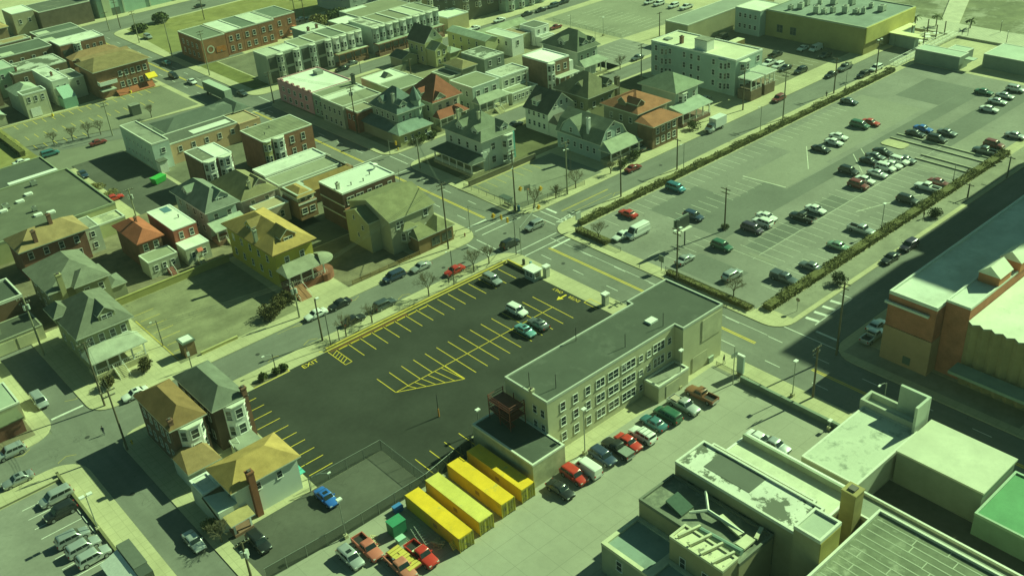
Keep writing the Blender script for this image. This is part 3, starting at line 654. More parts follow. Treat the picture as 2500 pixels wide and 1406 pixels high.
for x, y, w in ((55.4, 248.2, 1.4), (46, 239.6, 1.5), (37.5, 237.8, 1.2), (50.3, 232.6, 1.0)):
    k += 1; t = thing('rooftop_unit', ('grey rooftop unit nearest the rear wall of the low store', 'rooftop unit with frame amid the white skylights on the low store', 'small rooftop unit at the left edge of the low store roof', 'small round rooftop unit near the front of the low store roof')[k-1], 'rooftop unit', (x, y, 5.06), 0, 'units on the low store roof')
    MB().box(-w*.5, w*.5, -w*.4, w*.4, .25, 1.2).build('casing', plain('unit_grey', (.33, .35, .30), .5, .2), t); MB().tube((0, 0, 1.2), (0, 0, 1.32), w*.3, w*.3, 12).build('fan', plain('vent_metal', (.12, .12, .11)), t)
    [MB().box(q, q+w*.1, -w*.4, w*.4, 0, .25).build('foot', plain('vent_metal', (.12, .12, .11)), t) for q in (-w*.5, w*.4)]
b = Bd('loading_canopy', 'long white canopy and parapet at the rear of the low store', 'canopy', 57, 254.5)
b.part('roof', MB().box(51, 63, 253, 254.6, 5.0, 5.3), WHITE); b.part('support', MB().box(51.2, 62.8, 253.2, 253.5, 4.5, 5.0), GLASS)
# red hip house and red flat one
b = Bd('brick_house', 'small brick house with bright red hip roof behind the cracked lot', 'house', 61.5, 200)
b.walls(59.2, 64.2, 194.5, 206.6, .1, 6.5, brick((.20, .10, .07))); b.hip(58.6, 64.8, 193.8, 207.2, 6.5, 1.7, shingle(RED), fas=plain('red_trim', (.3, .08, .05))); b.chimney(62.2, 201.6, 7.5, 9.3, .5)
b.wins('y', 194.5, 59.4, 64, 2, (4.4,), .9, 1.4); b.walls(58.5, 65, 189.6, 194.4, .1, 3.8, stucco((.46, .46, .36)), 'front_wing'); b.flat(58.5, 65, 189.6, 194.4, 3.8, membrane((.30, .31, .22)), TRIM, .18); b.wins('y', 189.6, 59, 64.6, 3, (1.6,), .8, 1.2)
b.steps(62.6, 189.4, 1.2, 6, 1.4, brick((.3, .12, .1)))
b = Bd('brick_house', 'red brick house with white flat roof next to the bright red hip roof', 'house', 69.3, 200)
b.walls(66.6, 72, 193.4, 206.6, .1, 7, brick((.40, .12, .09))); b.flat(66.6, 72, 193.4, 206.6, 7, membrane((.68, .68, .60), (.45, .45, .38), (.6, .7), .5), WHITE, .12); b.part('roof_patch', MB().box(69.2, 71, 203, 206, 7.07, 7.1), plain('blue_patch', (.10, .19, .24)))
b.wins('y', 193.4, 67, 71.8, 2, (4.6,), .8, 1.5); b.walls(66.5, 72, 188.8, 193.35, .1, 4, siding((.52, .50, .38)), 'front_wing'); b.flat(66.5, 72, 188.8, 193.35, 4, membrane((.70, .70, .62), (.5, .5, .42), (.6, .7), .6), WHITE, .1)
b.wins('y', 188.8, 66.8, 71.8, 2, (1.7,), .8, 1.2); b.part('awning', MB().idx([(68.9, 188.0, 2.9), (70.1, 188.0, 2.9), (70.1, 188.75, 3.4), (68.9, 188.75, 3.4), (68.9, 188.0, 2.8), (70.1, 188.0, 2.8), (70.1, 188.75, 3.3), (68.9, 188.75, 3.3)], [(0, 1, 2, 3), (7, 6, 5, 4), (0, 4, 5, 1), (1, 5, 6, 2), (3, 7, 4, 0)]), plain('awning_red', (.55, .12, .08)))
b.vents([(70.4, 198.5)], 7.05, .6); b.steps(69.2, 188.7, 1.3, 5, 1.1)
# blue hip house
b = Bd('sided_house', 'pale blue house with grey-green hip roof and porch right of the red brick flat-roofed house', 'house', 79, 203)
lb = siding((.40, .46, .45)); b.walls(75.6, 82.6, 195.6, 211.8, .1, 7.3, lb); b.hip(74.8, 83.4, 194.6, 212.6, 7.3, 3.2, shingle((.20, .215, .185)), ridge=((79.2, 199.5), (79.2, 208)), fas=WHITE)
b.dormer(80.2, 196.4, 7.8, 3, 3.6, 1.4, 'y', shingle((.23, .27, .22)), lb, False); b.win('y', 196.4, 80.2, 8.1, 1.7, .9); b.dormer(76, 206, 7.8, 2.4, 3, 1.3, 'x', shingle((.24, .28, .22)), lb)
b.wins('y', 195.6, 76, 82.4, 2, (4.6,)); b.wins('x', 75.6, 197, 211, 4, (1.6, 4.6)); b.porch(75.2, 83.0, 191.8, 195.5, 1.2, 3.7, shingle((.40, .44, .36)), 4, 'shed', steps=(78, 1.4, 6), rise=1.0)
# pair of row houses with bays
b = Bd('row_house', 'three-storey brick row house with dark flat roof and white stacked bay near the paved yard', 'row house', 88.7, 225, group='row houses by the paved yard')
b.walls(86.8, 90.6, 219.6, 229.4, .1, 8.5, brick((.21, .11, .08))); b.flat(86.8, 90.6, 219.6, 229.4, 8.5, membrane((.17, .17, .13), (.28, .28, .22), (.55, .65), .6), WHITE, .2); b.bay(88.7, 219.6, 3.3, 1.2, .3, 8.3, WHITE, 3)
b = Bd('row_house', 'three-storey row house with white flat roof and white bay joined to the dark-roofed one', 'row house', 92.7, 225, group='row houses by the paved yard')
b.walls(90.65, 94.8, 219.6, 229.0, .1, 8.5, brick((.21, .12, .09))); b.flat(90.65, 94.8, 219.6, 229.0, 8.51, membrane((.70, .70, .62), (.6, .6, .5)), WHITE, .2); b.bay(92.8, 219.6, 3.5, 1.2, .3, 8.3, WHITE, 3)
b = Bd('sided_house', 'mauve sided house with brown hip roof right behind the pale blue house', 'house', 88.5, 203)
mv = siding((.38, .30, .29)); b.walls(84.6, 93, 196.6, 211, .1, 6.4, mv); b.hip(84, 93.6, 195.8, 211.6, 6.4, 3.4, shingle((.25, .22, .13)), ridge=((88.8, 199.5), (88.8, 206)))
b.dormer(90.2, 197.6, 6.9, 3.2, 3.6, 1.4, 'y', shingle((.26, .23, .14)), mv, False); b.win('y', 197.6, 90.2, 7.2, 1.7, .9); b.chimney(87.6, 197.6, 6.9, 10, .6, stucco((.4, .38, .28))); b.wins('y', 196.6, 85.4, 92.6, 2, (4.0,)); b.walls(86, 93.4, 191.6, 196.5, .1, 4.4, stucco((.46, .36, .30)), 'front_wing'); b.flat(86, 93.4, 191.6, 196.5, 4.4, membrane((.42, .34, .22)), WHITE, .2); b.wins('y', 191.6, 86.6, 93, 2, (1.6,))
# commercial terrace with brown skirt
b = Bd('shop_terrace', 'low shop terrace with white and grey flat roofs and brown mansard skirt', 'shops', 103, 203)
pw = stucco((.50, .49, .40)); b.walls(94.6, 111.6, 197.4, 209.6, .1, 6.0, pw); b.flat(94.6, 111.6, 203.7, 209.6, 6.6, membrane((.62, .63, .56), (.45, .46, .4)), WHITE, .35); b.flat(94.6, 111.6, 197.4, 203.68, 6.0, membrane((.30, .30, .22), (.22, .22, .17)), TRIM, .3)
sk = shingle((.36, .24, .10))
m = MB()
for (a, c_) in (((111.7, 194.5), (111.7, 211)), ((99.5, 194.5), (111.7, 194.5))):
    if a[0] == c_[0]: m.poly([(114.0, a[1]-1, 4.0), (114.0, c_[1], 4.0), (111.6, c_[1], 6.6), (111.6, a[1], 6.6)])
    else: m.poly([(a[0], 193.2, 4.0), (114.0, 193.2, 4.0), (111.6, 194.6, 6.6), (a[0], 194.6, 6.6)])
b.part('mansard', m, sk); b.walls(99.5, 113.4, 194.7, 197.35, .1, 5.6, brick((.26, .15, .09)), 'front_range'); b.flat(99.5, 111.5, 194.7, 197.35, 5.6, dark_roof(), TRIM, .12); b.walls(111.65, 113.4, 197.4, 209.6, .1, 4.2, brick((.26, .15, .09)), 'shop_front')
b = Bd('brick_house', 'low brick house with brown mansard roof between the yellow house and white-roofed brick building', 'house', 97.5, 192)
b.walls(94.4, 99.0, 188.8, 196.2, .1, 4.4, brick((.30, .17, .10))); b.part('band', MB().box(94.3, 99.1, 188.7, 188.79, 3.9, 4.3), WHITE); b.walls(94.7, 98.9, 189.4, 196.4, 4.3, 6.2, siding((.50, .52, .46)), 'upper_storey'); b.hip(94.2, 99.2, 188.7, 196.8, 5.6, 1.1, sk); b.wins('y', 188.8, 94.6, 98.8, 2, (1.6,), 1.3, 1.3); b.wins('y', 189.4, 95, 98.6, 2, (4.5,), 1.2, .9)
# white roofed dark brick
b = Bd('brick_block', 'dark brick three-storey building with bright white flat roof at the main road', 'building', 106, 181)
b.walls(98.9, 113.0, 176.4, 186.0, .1, 9, brick((.12, .065, .05))); b.flat(98.9, 113.0, 176.4, 186.0, 9, membrane((.66, .68, .62), (.56, .58, .52), (.4, .8), .2), WHITE, .3)
b.win('y', 176.4, 100.8, 6.2, 1.7, 1.6); b.win('y', 176.4, 103.3, 6.2, 1.7, 1.6); b.win('y', 176.4, 105.9, 6.2, .9, 1.6); b.win('y', 176.4, 108.4, 6.2, 1.7, 1.6); b.win('y', 176.4, 111.4, 6.2, .9, 1.6)
m = MB().poly([(98.6, 174.6, 4.2), (113.6, 174.6, 4.2), (113.2, 176.35, 5.5), (98.9, 176.35, 5.5)]); b.part('skirt_roof', m, shingle((.34, .16, .10))); b.walls(98.8, 113.0, 175.2, 176.35, .1, 4.3, brick((.18, .08, .06)), 'front_range')
b.part('band', MB().box(98.75, 98.89, 176.3, 186.1, 6.0, 6.25).box(98.75, 98.89, 176.3, 186.1, 3.2, 3.45), TRIM); b.chimney(99.8, 179.4, 9, 10.6, .7, stucco((.5, .5, .42))); b.vents([(103, 179), (106, 178.6), (109, 180.5)], 9.05, .6); b.part('dish', MB().tube((111.6, 182.4, 9), (111.9, 182.2, 10.2), .12, .6, 10), WHITE)
# beige gabled house with corner shop
b = Bd('corner_house', 'big beige house with olive gable roofs and a brick corner shop at the traffic-light junction', 'house', 104, 163)
bg_ = siding((.40, .38, .28)); ol = shingle((.235, .225, .13))
b.walls(99.2, 110.6, 159.3, 174.5, .1, 8, bg_); b.gable(99.2, 110.6, 159.3, 174.5, 8, 2.6, 'x', ol, bg_, .4)
b.walls(96.6, 100.8, 163.4, 172.2, .1, 7.2, stucco((.42, .40, .27)), 'west_wing'); b.gable(96.6, 100.8, 163.4, 172.2, 7.2, 1.9, 'x', ol, stucco((.42, .40, .27)), .3, 'wing_roof')
b.win('x', 96.6, 166, 4.8, .7, 1.0); b.win('x', 96.6, 169, 6.4, .6, .9); b.win('x', 96.6, 168, 2.6, .6, .9); b.win('y', 159.3, 101.6, 5.6, 1.7, 1.5); b.win('y', 159.3, 108.4, 6.0, 1.0, 1.5); b.win('y', 159.3, 108.4, 2.6, 1.0, 1.5)
by = b.bay(103.2, 159.3, 3.6, 1.2, 2.2, 5.0, bg_, 1, h=1.6); b.hip(101.3, 105.1, 157.9, 159.3, 5.2, 1.0, ol, ridge=((102.8, 159.25), (103.6, 159.25)), name='bay_hip')
b.walls(103, 112.2, 155.2, 159.25, .1, 3.6, brick((.27, .17, .09)), 'shop'); b.hip(102.7, 107.6, 154.8, 159.2, 3.6, 1.6, ol, ridge=((104.4, 159.1), (106.4, 159.1)), name='shop_roof'); b.hip(107.7, 112.6, 154.8, 161.5, 3.6, 1.7, ol, ridge=((110.4, 158), (110.4, 161.4)), name='shop_roof'); b.walls(110.65, 112.2, 159.3, 163.5, .1, 3.6, brick((.27, .17, .09)), 'shop'); b.win('y', 155.2, 107.4, .9, 2.0, 1.6, plain('dark_frame', (.1, .12, .1))); b.win('y', 155.2, 110.4, .9, 2.4, 1.6, plain('dark_frame', (.1, .12, .1)))
# tall brick block with bays
b = Bd('brick_block', 'three-storey red brick block with olive tarred roof and white bays near the main road', 'building', 109, 223)
b.walls(102, 116.6, 217.4, 228.4, .1, 9.5, brick((.30, .14, .09))); b.flat(102, 116.6, 217.4, 228.4, 9.5, surf('ribbed_roof', (.22, .22, .15), .9, .25, .3, 3, lines=(0, 1.2, .2)), TRIM, .15)
b.bay(106.6, 217.4, 3.2, 1.2, .3, 9.2, WHITE, 3); b.bay(103.4, 217.4, 2.2, .9, .3, 9.2, stucco((.5, .45, .2)), 3); b.win('y', 217.4, 110.4, 6.6, 1, 1.7); b.win('y', 217.4, 113.6, 6.6, .9, 1.7); b.wins('y', 217.4, 109, 115, 2, (3.5, .8), .9, 1.6); b.vents([(105, 221), (108, 224)], 9.55, .5)
# blue-white building, pink building, teal-fronted one
b = Bd('warehouse', 'long narrow pale blue-white building with grey flat roof by the paved yard', 'building', 86.5, 253)
b.walls(84.3, 89.0, 243.5, 263.8, .1, 7.4, stucco((.50, .57, .53))); b.flat(84.3, 89.0, 243.5, 263.8, 7.4, grey_roof(), TRIM, .3); b.wins('x', 84.3, 245, 262, 7, (1.5, 4.5), .5, .8); b.win('y', 243.5, 87, 4.6, 1, 1.2); b.walls(84.3, 86.4, 241.2, 243.45, .1, 3.2, WHITE, 'porch'); b.part('porch_roof', MB().box(84.1, 86.6, 241, 243.4, 3.2, 3.4), dark_roof())
b = Bd('pink_building', 'pale pink two-storey building with dark and white flat roofs beside the blue-white one', 'building', 102, 250)
pk = stucco((.58, .38, .24)); b.walls(89.2, 109.0, 244.5, 252.5, .1, 5.6, pk); b.flat(89.2, 109.0, 244.5, 252.5, 5.6, dark_roof(), TRIM, .2); b.part('white_roof_strip', MB().box(97, 108, 246.4, 249.6, 5.7, 5.75), white_roof()); b.walls(109.05, 115.4, 243.8, 254, .1, 5.2, pk, 'east_wing'); b.flat(109.05, 115.4, 243.8, 254, 5.2, membrane((.4, .32, .2)), pk, .25); b.wins('y', 244.5, 90, 109, 5, (3.0,), .9, 1.4); b.wins('y', 243.8, 110, 115, 2, (3,), .6, 1)
b = Bd('dark_roof_hall', 'long hall with dark hipped roof and pale front behind the pink building', 'building', 104, 258)
b.walls(92.6, 115.6, 253.2, 263, .1, 5.6, stucco((.28, .31, .28))); b.hip(92, 116.4, 252.7, 263.6, 5.6, 1.6, membrane((.10, .115, .10), (.16, .17, .15))); b.hip(112, 117.2, 252.2, 264, 5.65, 1.5, shingle((.12, .14, .12)), name='front_gable')
# ------------------------------------------------------------------ blocks across the main road
# pink restaurant building and the attached fronts
b = Bd('pink_building', 'long pink building with stepped parapet and broad white flat roof beside the main road', 'building', 140, 255)
b.walls(133.6, 147.6, 246.2, 265.4, .1, 6.4, stucco((.60, .29, .35))); b.flat(133.6, 147.6, 246.2, 265.4, 6.4, membrane((.70, .72, .64), (.62, .63, .56)), stucco((.52, .27, .31)), .3)
for i in range(6): b.part('parapet_step', MB().box(133.5, 134.1, 247+i*3.1, 248+i*3.1, 6.4, 7.1), stucco((.42, .2, .23)))
b.wins('x', 133.6, 248, 264, 5, (3.6, .9), 1.1, 1.3); b.part('roof_box', MB().box(143.4, 145.6, 258.6, 261, 6.5, 7.6), plain('unit_grey', (.33, .35, .30), .5, .2))
b = Bd('green_shopfront', 'narrow green-fronted store right of the pink building on the main road', 'store', 140, 243)
b.walls(133.8, 147, 240.3, 246.15, .1, 6.2, stucco((.28, .36, .29))); b.flat(133.8, 147, 240.3, 246.15, 6.2, membrane((.22, .23, .16)), TRIM, .35); b.wins('x', 133.8, 241, 245.6, 2, (3.4, .8), 1.0, 1.4); b.chimney(146.4, 243.6, 6, 9.2, .9, plain('black_steel', (.06, .07, .06)))
b = Bd('grey_store', 'pale grey two-storey store with narrow white roof between green front and brick end', 'store', 139, 235)
b.walls(132.9, 146, 228.9, 240.25, .1, 6.6, stucco((.42, .44, .36))); b.flat(132.9, 146, 236.3, 240.25, 6.6, membrane((.62, .62, .54), (.5, .5, .42)), TRIM, .35); b.flat(132.9, 146, 228.9, 236.26, 6.59, membrane((.24, .24, .17)), TRIM, .3); b.wins('x', 132.9, 229.6, 239.6, 4, (3.8, .7), 1.0, 1.4)
b = Bd('brick_store', 'red brick end building beside the pale grey two-storey store and the blue turret house', 'store', 137, 226)
b.walls(133.8, 140, 223.4, 228.85, .1, 5.9, brick((.30, .12, .08))); b.flat(133.8, 140, 223.4, 228.85, 5.9, membrane((.26, .24, .17)), TRIM, .3); b.wins('x', 133.8, 224, 228.4, 2, (3.4,), .9, 1.3)
b = Bd('olive_hall', 'olive-walled hall with pale roof behind the pink building', 'building', 158, 245)
b.walls(152.6, 163.6, 240.4, 249.4, .1, 5, stucco((.33, .31, .18))); b.flat(152.6, 163.6, 240.4, 249.4, 5, membrane((.66, .68, .58), (.5, .5, .42), (.6, .7)), TRIM, .2)
b.part('roof_hood', MB().idx([(157, 243, 5.1), (160, 243, 5.1), (160, 245.5, 5.1), (157, 245.5, 5.1), (158.5, 243, 6.4), (158.5, 245.5, 6.4)], [(0, 1, 4), (2, 3, 5), (0, 4, 5, 3), (1, 2, 5, 4)]), grey_roof())
b.walls(152.6, 164, 231.6, 240.35, .1, 4.9, stucco((.33, .31, .18)), 'rear_wing'); b.flat(152.6, 164, 231.6, 240.35, 4.9, membrane((.23, .245, .18)), TRIM, .2)
# blue turret house
b = Bd('turret_house', 'blue-grey Victorian house with a pointed corner turret at the main road', 'house', 142, 217)
bl = siding((.36, .42, .36)); bt = shingle((.155, .20, .19))
b.walls(138.4, 146.4, 210.6, 222.6, .1, 7.4, bl); b.hip(137.6, 147, 209.8, 223.2, 7.4, 5.0, bt, ridge=((142.4, 215.5), (142.4, 217.5)))
b.part('turret', MB().prism([(145+1.5*cos(t*pi/4), 211.4+1.5*sin(t*pi/4)) for t in range(8)], .2, 9.6), bl)
m = MB(); n = 10
for i in range(n): m.poly([(145+1.8*cos(2*pi*i/n), 211.4+1.8*sin(2*pi*i/n), 9.5), (145+1.8*cos(2*pi*(i+1)/n), 211.4+1.8*sin(2*pi*(i+1)/n), 9.5), (145, 211.4, 13.2)])
b.part('turret_roof', m, bt); b.chimney(139.6, 213.6, 7.2, 12, .7, stucco((.4, .42, .36))); b.dormer(138.6, 218, 7.8, 2.6, 3, 1.6, 'x', bt, bl); b.dormer(140.6, 210.8, 7.8, 2.2, 3, 1.6, 'y', bt, bl)
b.wins('x', 138.4, 211.6, 221.6, 4, (5,), .8, 1.4); b.wins('y', 210.6, 139, 143.4, 2, (5,), .8, 1.4)
b.walls(135.4, 145.6, 206.4, 209.9, .1, 3.4, stucco((.40, .38, .20)), 'porch_wall'); b.walls(135.4, 138.35, 210, 226.8, .1, 3.4, stucco((.30, .30, .22)), 'side_porch_wall')
b.hip(134.8, 146.2, 205.8, 210.5, 3.4, 1.3, shingle((.22, .28, .25)), ridge=((137.6, 210.4), (144.6, 210.4)), name='porch_roof')
m = MB().poly([(134.6, 207, 3.45), (138.3, 210.4, 4.8), (138.3, 227, 4.8), (134.6, 227, 3.45)]); b.part('side_porch_roof', m, shingle((.13, .17, .17))); b.wins('y', 206.4, 136, 145, 4, (1.3,), .7, 1.1)
b = Bd('red_roof_house', 'cream Victorian house with a red cross-gabled roof and matching red porch roof', 'house', 153, 214)
cr = siding((.52, .52, .40)); rr = shingle((.30, .10, .07))
b.walls(149.2, 158.2, 209.2, 221, .1, 7.6, cr); b.hip(148.4, 158.8, 208.4, 221.6, 7.6, 5.2, rr, ridge=((154.6, 214), (154.6, 216))); b.dormer(151.4, 208.8, 7.7, 3.6, 4, .7, 'y', rr, cr); b.dormer(149, 215, 8, 2.2, 3, 1.4, 'x', rr, cr)
b.wins('y', 209.2, 150, 158, 3, (4.9,), 1.1, 1.6); b.wins('x', 149.2, 210, 220, 3, (1.4, 4.8), .9, 1.5); b.porch(148.8, 158.6, 206.2, 209.1, 1.2, 3.6, rr, 5, 'hip', steps=(155.4, 1.6, 5), floor=WALK, rise=1.3); b.dormer(155.4, 206.0, 3.9, 2.2, 2.4, .3, 'y', rr, cr, False)
b = Bd('sided_house', 'grey-blue two-storey house with olive flat roof and wide stepped porch', 'house', 167, 213)
gb = siding((.42, .47, .42)); b.walls(162.6, 172.4, 208.8, 218.8, .1, 8, gb); b.flat(162.6, 172.4, 208.8, 218.8, 8, membrane((.225, .23, .155)), WHITE, .12)
b.wins('y', 208.8, 163, 172, 3, (5.2,), 1.3, 1.5); b.wins('x', 162.6, 210, 218, 3, (1.6, 5), .8, 1.5); b.porch(162.2, 173.0, 205.6, 208.7, 1.3, 4, shingle((.34, .36, .28)), 5, 'hip', steps=(168.6, 2.0, 6), floor=WALK, rise=1.1)
b = Bd('sided_house', 'pale grey house with flat roof and low enclosed porch beside the white-roofed brick house', 'house', 180, 213)
b.walls(175, 185.4, 210.9, 218, .1, 7, siding((.54, .54, .46))); b.flat(175, 185.4, 210.9, 218, 7, membrane((.46, .46, .38), (.25, .25, .2), (.5, .6), .5), WHITE, .3); b.wins('y', 210.9, 175.6, 185, 4, (4.3,), 1.2, 1.5)
b.walls(174.6, 184.4, 206.2, 210.85, .1, 3.4, siding((.52, .52, .44)), 'porch'); b.flat(174.6, 184.4, 206.2, 210.85, 3.4, membrane((.28, .29, .2)), WHITE, .2); b.wins('y', 206.2, 175, 184, 6, (1.5,), .8, 1.1)
b = Bd('brick_house', 'brick and white house with a dazzling white flat roof across the short street', 'house', 193, 212)
b.walls(188.8, 197.2, 206.0, 217.2, .1, 8.5, brick((.27, .17, .12))); b.flat(188.8, 197.2, 206.0, 217.2, 8.5, membrane((.86, .86, .80), (.8, .8, .74)), WHITE, .35); b.bay(189.6, 206, 2.6, 1.2, .3, 8.3, WHITE, 3); b.wins('y', 206, 191.4, 196.8, 2, (5.4,), 1.0, 1.6)
b.porch(190.8, 198.8, 203.6, 205.9, 1.0, 3.9, membrane((.42, .42, .34)), 4, 'flat', floor=WALK); b.walls(197.25, 198.8, 206, 214, .1, 7, WHITE, 'side_bay')
b = Bd('dark_victorian', 'dark green-grey Victorian house with steep roof and dormers before the empty lot', 'house', 207, 215)
dv = siding((.38, .42, .37)); ds = shingle((.14, .155, .115))
b.walls(202.6, 211, 208, 223, .1, 8, dv); b.hip(201.8, 211.8, 207.2, 223.6, 8, 4.2, ds, ridge=((208, 213), (208, 217))); b.dormer(206.4, 208.4, 8.4, 2.4, 3, 1.4, 'y', ds, dv); b.dormer(209.6, 208.4, 8.4, 2, 3, 1.4, 'y', ds, dv); b.dormer(202.8, 215, 8.6, 2.4, 3, 1.5, 'x', ds, dv)
b.wins('y', 208, 203, 210.8, 3, (5,), .9, 1.5); b.porch(202, 212, 204.6, 207.9, 1.0, 3.9, shingle((.33, .36, .29)), 5, 'hip', floor=WALK, rise=1.1, rail=False); b.walls(202.4, 207, 205, 207.9, .1, 3.9, dv, 'porch_room')
# teal house at the corner lot
b = Bd('teal_house', 'tall white and grey Victorian house with teal dormers behind the corner parking lot', 'house', 142, 184)
tw = siding((.56, .60, .55)); ts = shingle((.20, .22, .165))
b.walls(139.4, 149.4, 177.2, 191.6, .1, 8, tw); b.hip(138.6, 150, 176.6, 192.2, 8, 4.6, ts, ridge=((145, 183.5), (145, 186))); b.dormer(139.8, 186, 8.4, 2.6, 3.4, 1.6, 'x', ts, tw); b.dormer(140, 180.4, 8.4, 2.4, 3.4, 1.6, 'x', ts, tw); b.dormer(147, 177.4, 8.3, 2.4, 3.4, 1.5, 'y', ts, tw)
b.chimney(141.6, 188.6, 9, 13, .6, stucco((.5, .48, .36))); b.chimney(143.2, 182.4, 10, 13.4, .6, stucco((.5, .48, .36))); b.bay(147.2, 177.2, 3.4, 1.4, .3, 7.6, tw, 2); b.win('y', 177.2, 142.8, 5, 1.2, 1.6); b.win('y', 177.2, 142.8, 1.6, 1.2, 1.6); b.wins('x', 139.4, 178, 191, 4, (5,), .9, 1.5)
b.part('porch_floor', MB().box(135.2, 139.3, 177, 192, .1, .8), WALK); b.hip(134.8, 139.3, 176.2, 192.6, 3.4, 1.0, shingle((.10, .115, .10)), ridge=((139.2, 178), (139.2, 191)), name='porch_roof')
for i in range(6): b.part('post', MB().box(135.4, 135.66, 177+i*2.9, 177.26+i*2.9, .8, 3.4), WHITE)
b.part('railing', MB().box(135.45, 135.55, 177.3, 191.4, .8, 1.7), siding((.5, .54, .5))); b.walls(149.45, 150.6, 178, 181, .1, 7, plain('teal_paint', (.12, .36, .34)), 'teal_stair')
# front row along the cross street
b = Bd('white_house', 'white house with a dark steep gable roof and red side stair by the corner lot', 'house', 169, 186)
ww = siding((.66, .66, .58)); dg = shingle((.105, .10, .085))
b.walls(165.6, 175.4, 181.8, 190.6, .1, 6.2, ww); b.gable(165.6, 175.4, 181.8, 190.6, 6.2, 4.2, 'y', dg, ww, .5); b.dormer(166.2, 187.4, 7.0, 2.0, 3, 1.3, 'x', dg, ww); b.wins('x', 165.6, 182.4, 190, 4, (1.6, 4.4), .8, 1.3); b.wins('y', 181.8, 167.5, 173.5, 3, (7.2,), .7, 1.2)
b.part('side_stair', MB().box(172, 173.4, 178.6, 181.7, 4.2, 4.4).obox((171, 179), (-1, 0), 4, 1, 2.2, 2.4), plain('stair_red', (.40, .08, .06))); b.walls(165.7, 172, 177.4, 181.7, .1, 3.6, ww, 'rear_wing'); b.hip(165.4, 172.4, 177, 181.7, 3.6, 1.4, dg, ridge=((167.5, 181.6), (171, 181.6)), name='wing_roof')
b = Bd('olive_victorian', 'large brown-olive Victorian house with steep hip roof and tall brick chimney in the front row', 'house', 181, 184)
ov = siding((.33, .31, .19)); os_ = shingle((.175, .165, .105))
b.walls(176.6, 186.8, 178, 190, .1, 8, ov); b.hip(175.9, 187.6, 177.2, 190.8, 8, 4.4, os_, ridge=((182.2, 183), (182.2, 185))); b.dormer(178.4, 183, 8.6, 2.2, 3.2, 1.4, 'x', os_, ov); b.dormer(185, 178.2, 8.4, 2.4, 3.4, 1.5, 'y', os_, ov); b.wins('x', 176.6, 179, 189, 4, (4.8, 1.6), .8, 1.4); b.wins('y', 178, 177.4, 186.4, 3, (5,), .9, 1.4); b.chimney(188.6, 178.8, .1, 10.4, 1.1, brick((.16, .13, .09)))
b = Bd('gambrel_house', 'pale blue house with a barn-shaped gambrel roof and long porch roof on the cross street', 'house', 167, 167)
gbm = siding((.36, .43, .42)); gs = shingle((.205, .225, .17)); x0, x1, y0, y1 = 162.0, 171.2, 159.4, 174.6
b.walls(x0, x1, y0, y1, .1, 4.6, gbm)
def gambrel(b, x0, x1, y0, y1, z, axis, mat, wall, h1=2.9, h2=1.9, ins=1.5, nm='roof'):
    if axis == 'y': A = lambda u, v, h: (u, v, h); u0, u1, v0, v1 = x0, x1, y0, y1
    else: A = lambda u, v, h: (v, u, h); u0, u1, v0, v1 = y0, y1, x0, x1
    c = (u0+u1)/2; P = [(u0-.3, z-.2), (u0+ins, z+h1), (c, z+h1+h2), (u1-ins, z+h1), (u1+.3, z-.2)]; m = MB()
    for (a, za), (d, zd) in zip(P, P[1:]):
        q = [A(a, v0-.35, za), A(d, v0-.35, zd), A(d, v1+.35, zd), A(a, v1+.35, za)]; t = [(p[0], p[1], p[2]+.2) for p in q]
        m.cur = 0; m.poly(t); m.cur = 1; m.poly(q[::-1]); [m.poly([q[i], q[(i+1) % 4], t[(i+1) % 4], t[i]]) for i in range(4)]
    b.part(nm, m, [mat, TRIM])
    for v in (v0, v1): b.part('gable', MB().poly([A(u0, v, z), A(u1, v, z), A(u1-ins, v, z+h1), A(c, v, z+h1+h2), A(u0+ins, v, z+h1)]), wall)
gambrel(b, x0, x1, y0, y1, 4.6, 'y', gs, gbm); gambrel(b, x0-.05, x0+6, 165.6, 173.4, 4.62, 'x', gs, gbm, 2.7, 1.7, 1.4, 'cross_roof')
b.chimney(162.9, 164.2, 4, 10.2, .75, WHITE); b.wins('y', y0, 163.4, 170, 2, (5.6,), 1.3, 1.4); b.win('y', y0, 166.6, 8.2, .9, 1.0); b.win('x', x0-.05, 169.5, 5.4, .8, 1.2); b.wins('x', x0, 160.4, 174, 6, (1.8,), .8, 1.3)
b.porch(161.6, 172.4, 155.4, 159.3, .9, 3.4, shingle((.34, .37, .28)), 4, 'hip', floor=WALK, rise=1.6)
b = Bd('red_hip_house', 'wide house with a brick-red hip roof, two dormers and a red-roofed two-storey front', 'house', 182, 166)
bw2 = brick((.24, .15, .10)); rs2 = shingle((.36, .15, .09))
b.walls(176.4, 187.6, 160.4, 172, .1, 8, siding((.30, .28, .22))); b.hip(175.5, 188.4, 159.4, 172.8, 8, 3.2, rs2); b.dormer(178.6, 161.2, 8.6, 2.6, 4, 1.2, 'y', rs2, shingle((.2, .16, .11)), False); b.dormer(176.8, 166, 8.7, 2.6, 4, 1.2, 'x', rs2, shingle((.2, .16, .11)), False); b.wins('y', 160.4, 177, 187, 4, (5.2,), .9, 1.5); b.wins('x', 176.4, 161, 171, 3, (5,), .9, 1.4)
b.walls(175.6, 185.2, 154.6, 159.6, .1, 6.3, bw2, 'front_block'); b.hip(174.8, 186, 153.6, 160, 6.3, .9, rs2, ridge=((177, 159.6), (184, 159.6)), name='front_roof'); b.wins('y', 154.6, 176.4, 184.8, 4, (3.9, 1.2), 1.0, 1.5)
b = Bd('green_roof_house', 'pale house with a big grey-green pyramid roof beside the long apartment block', 'house', 198, 168)
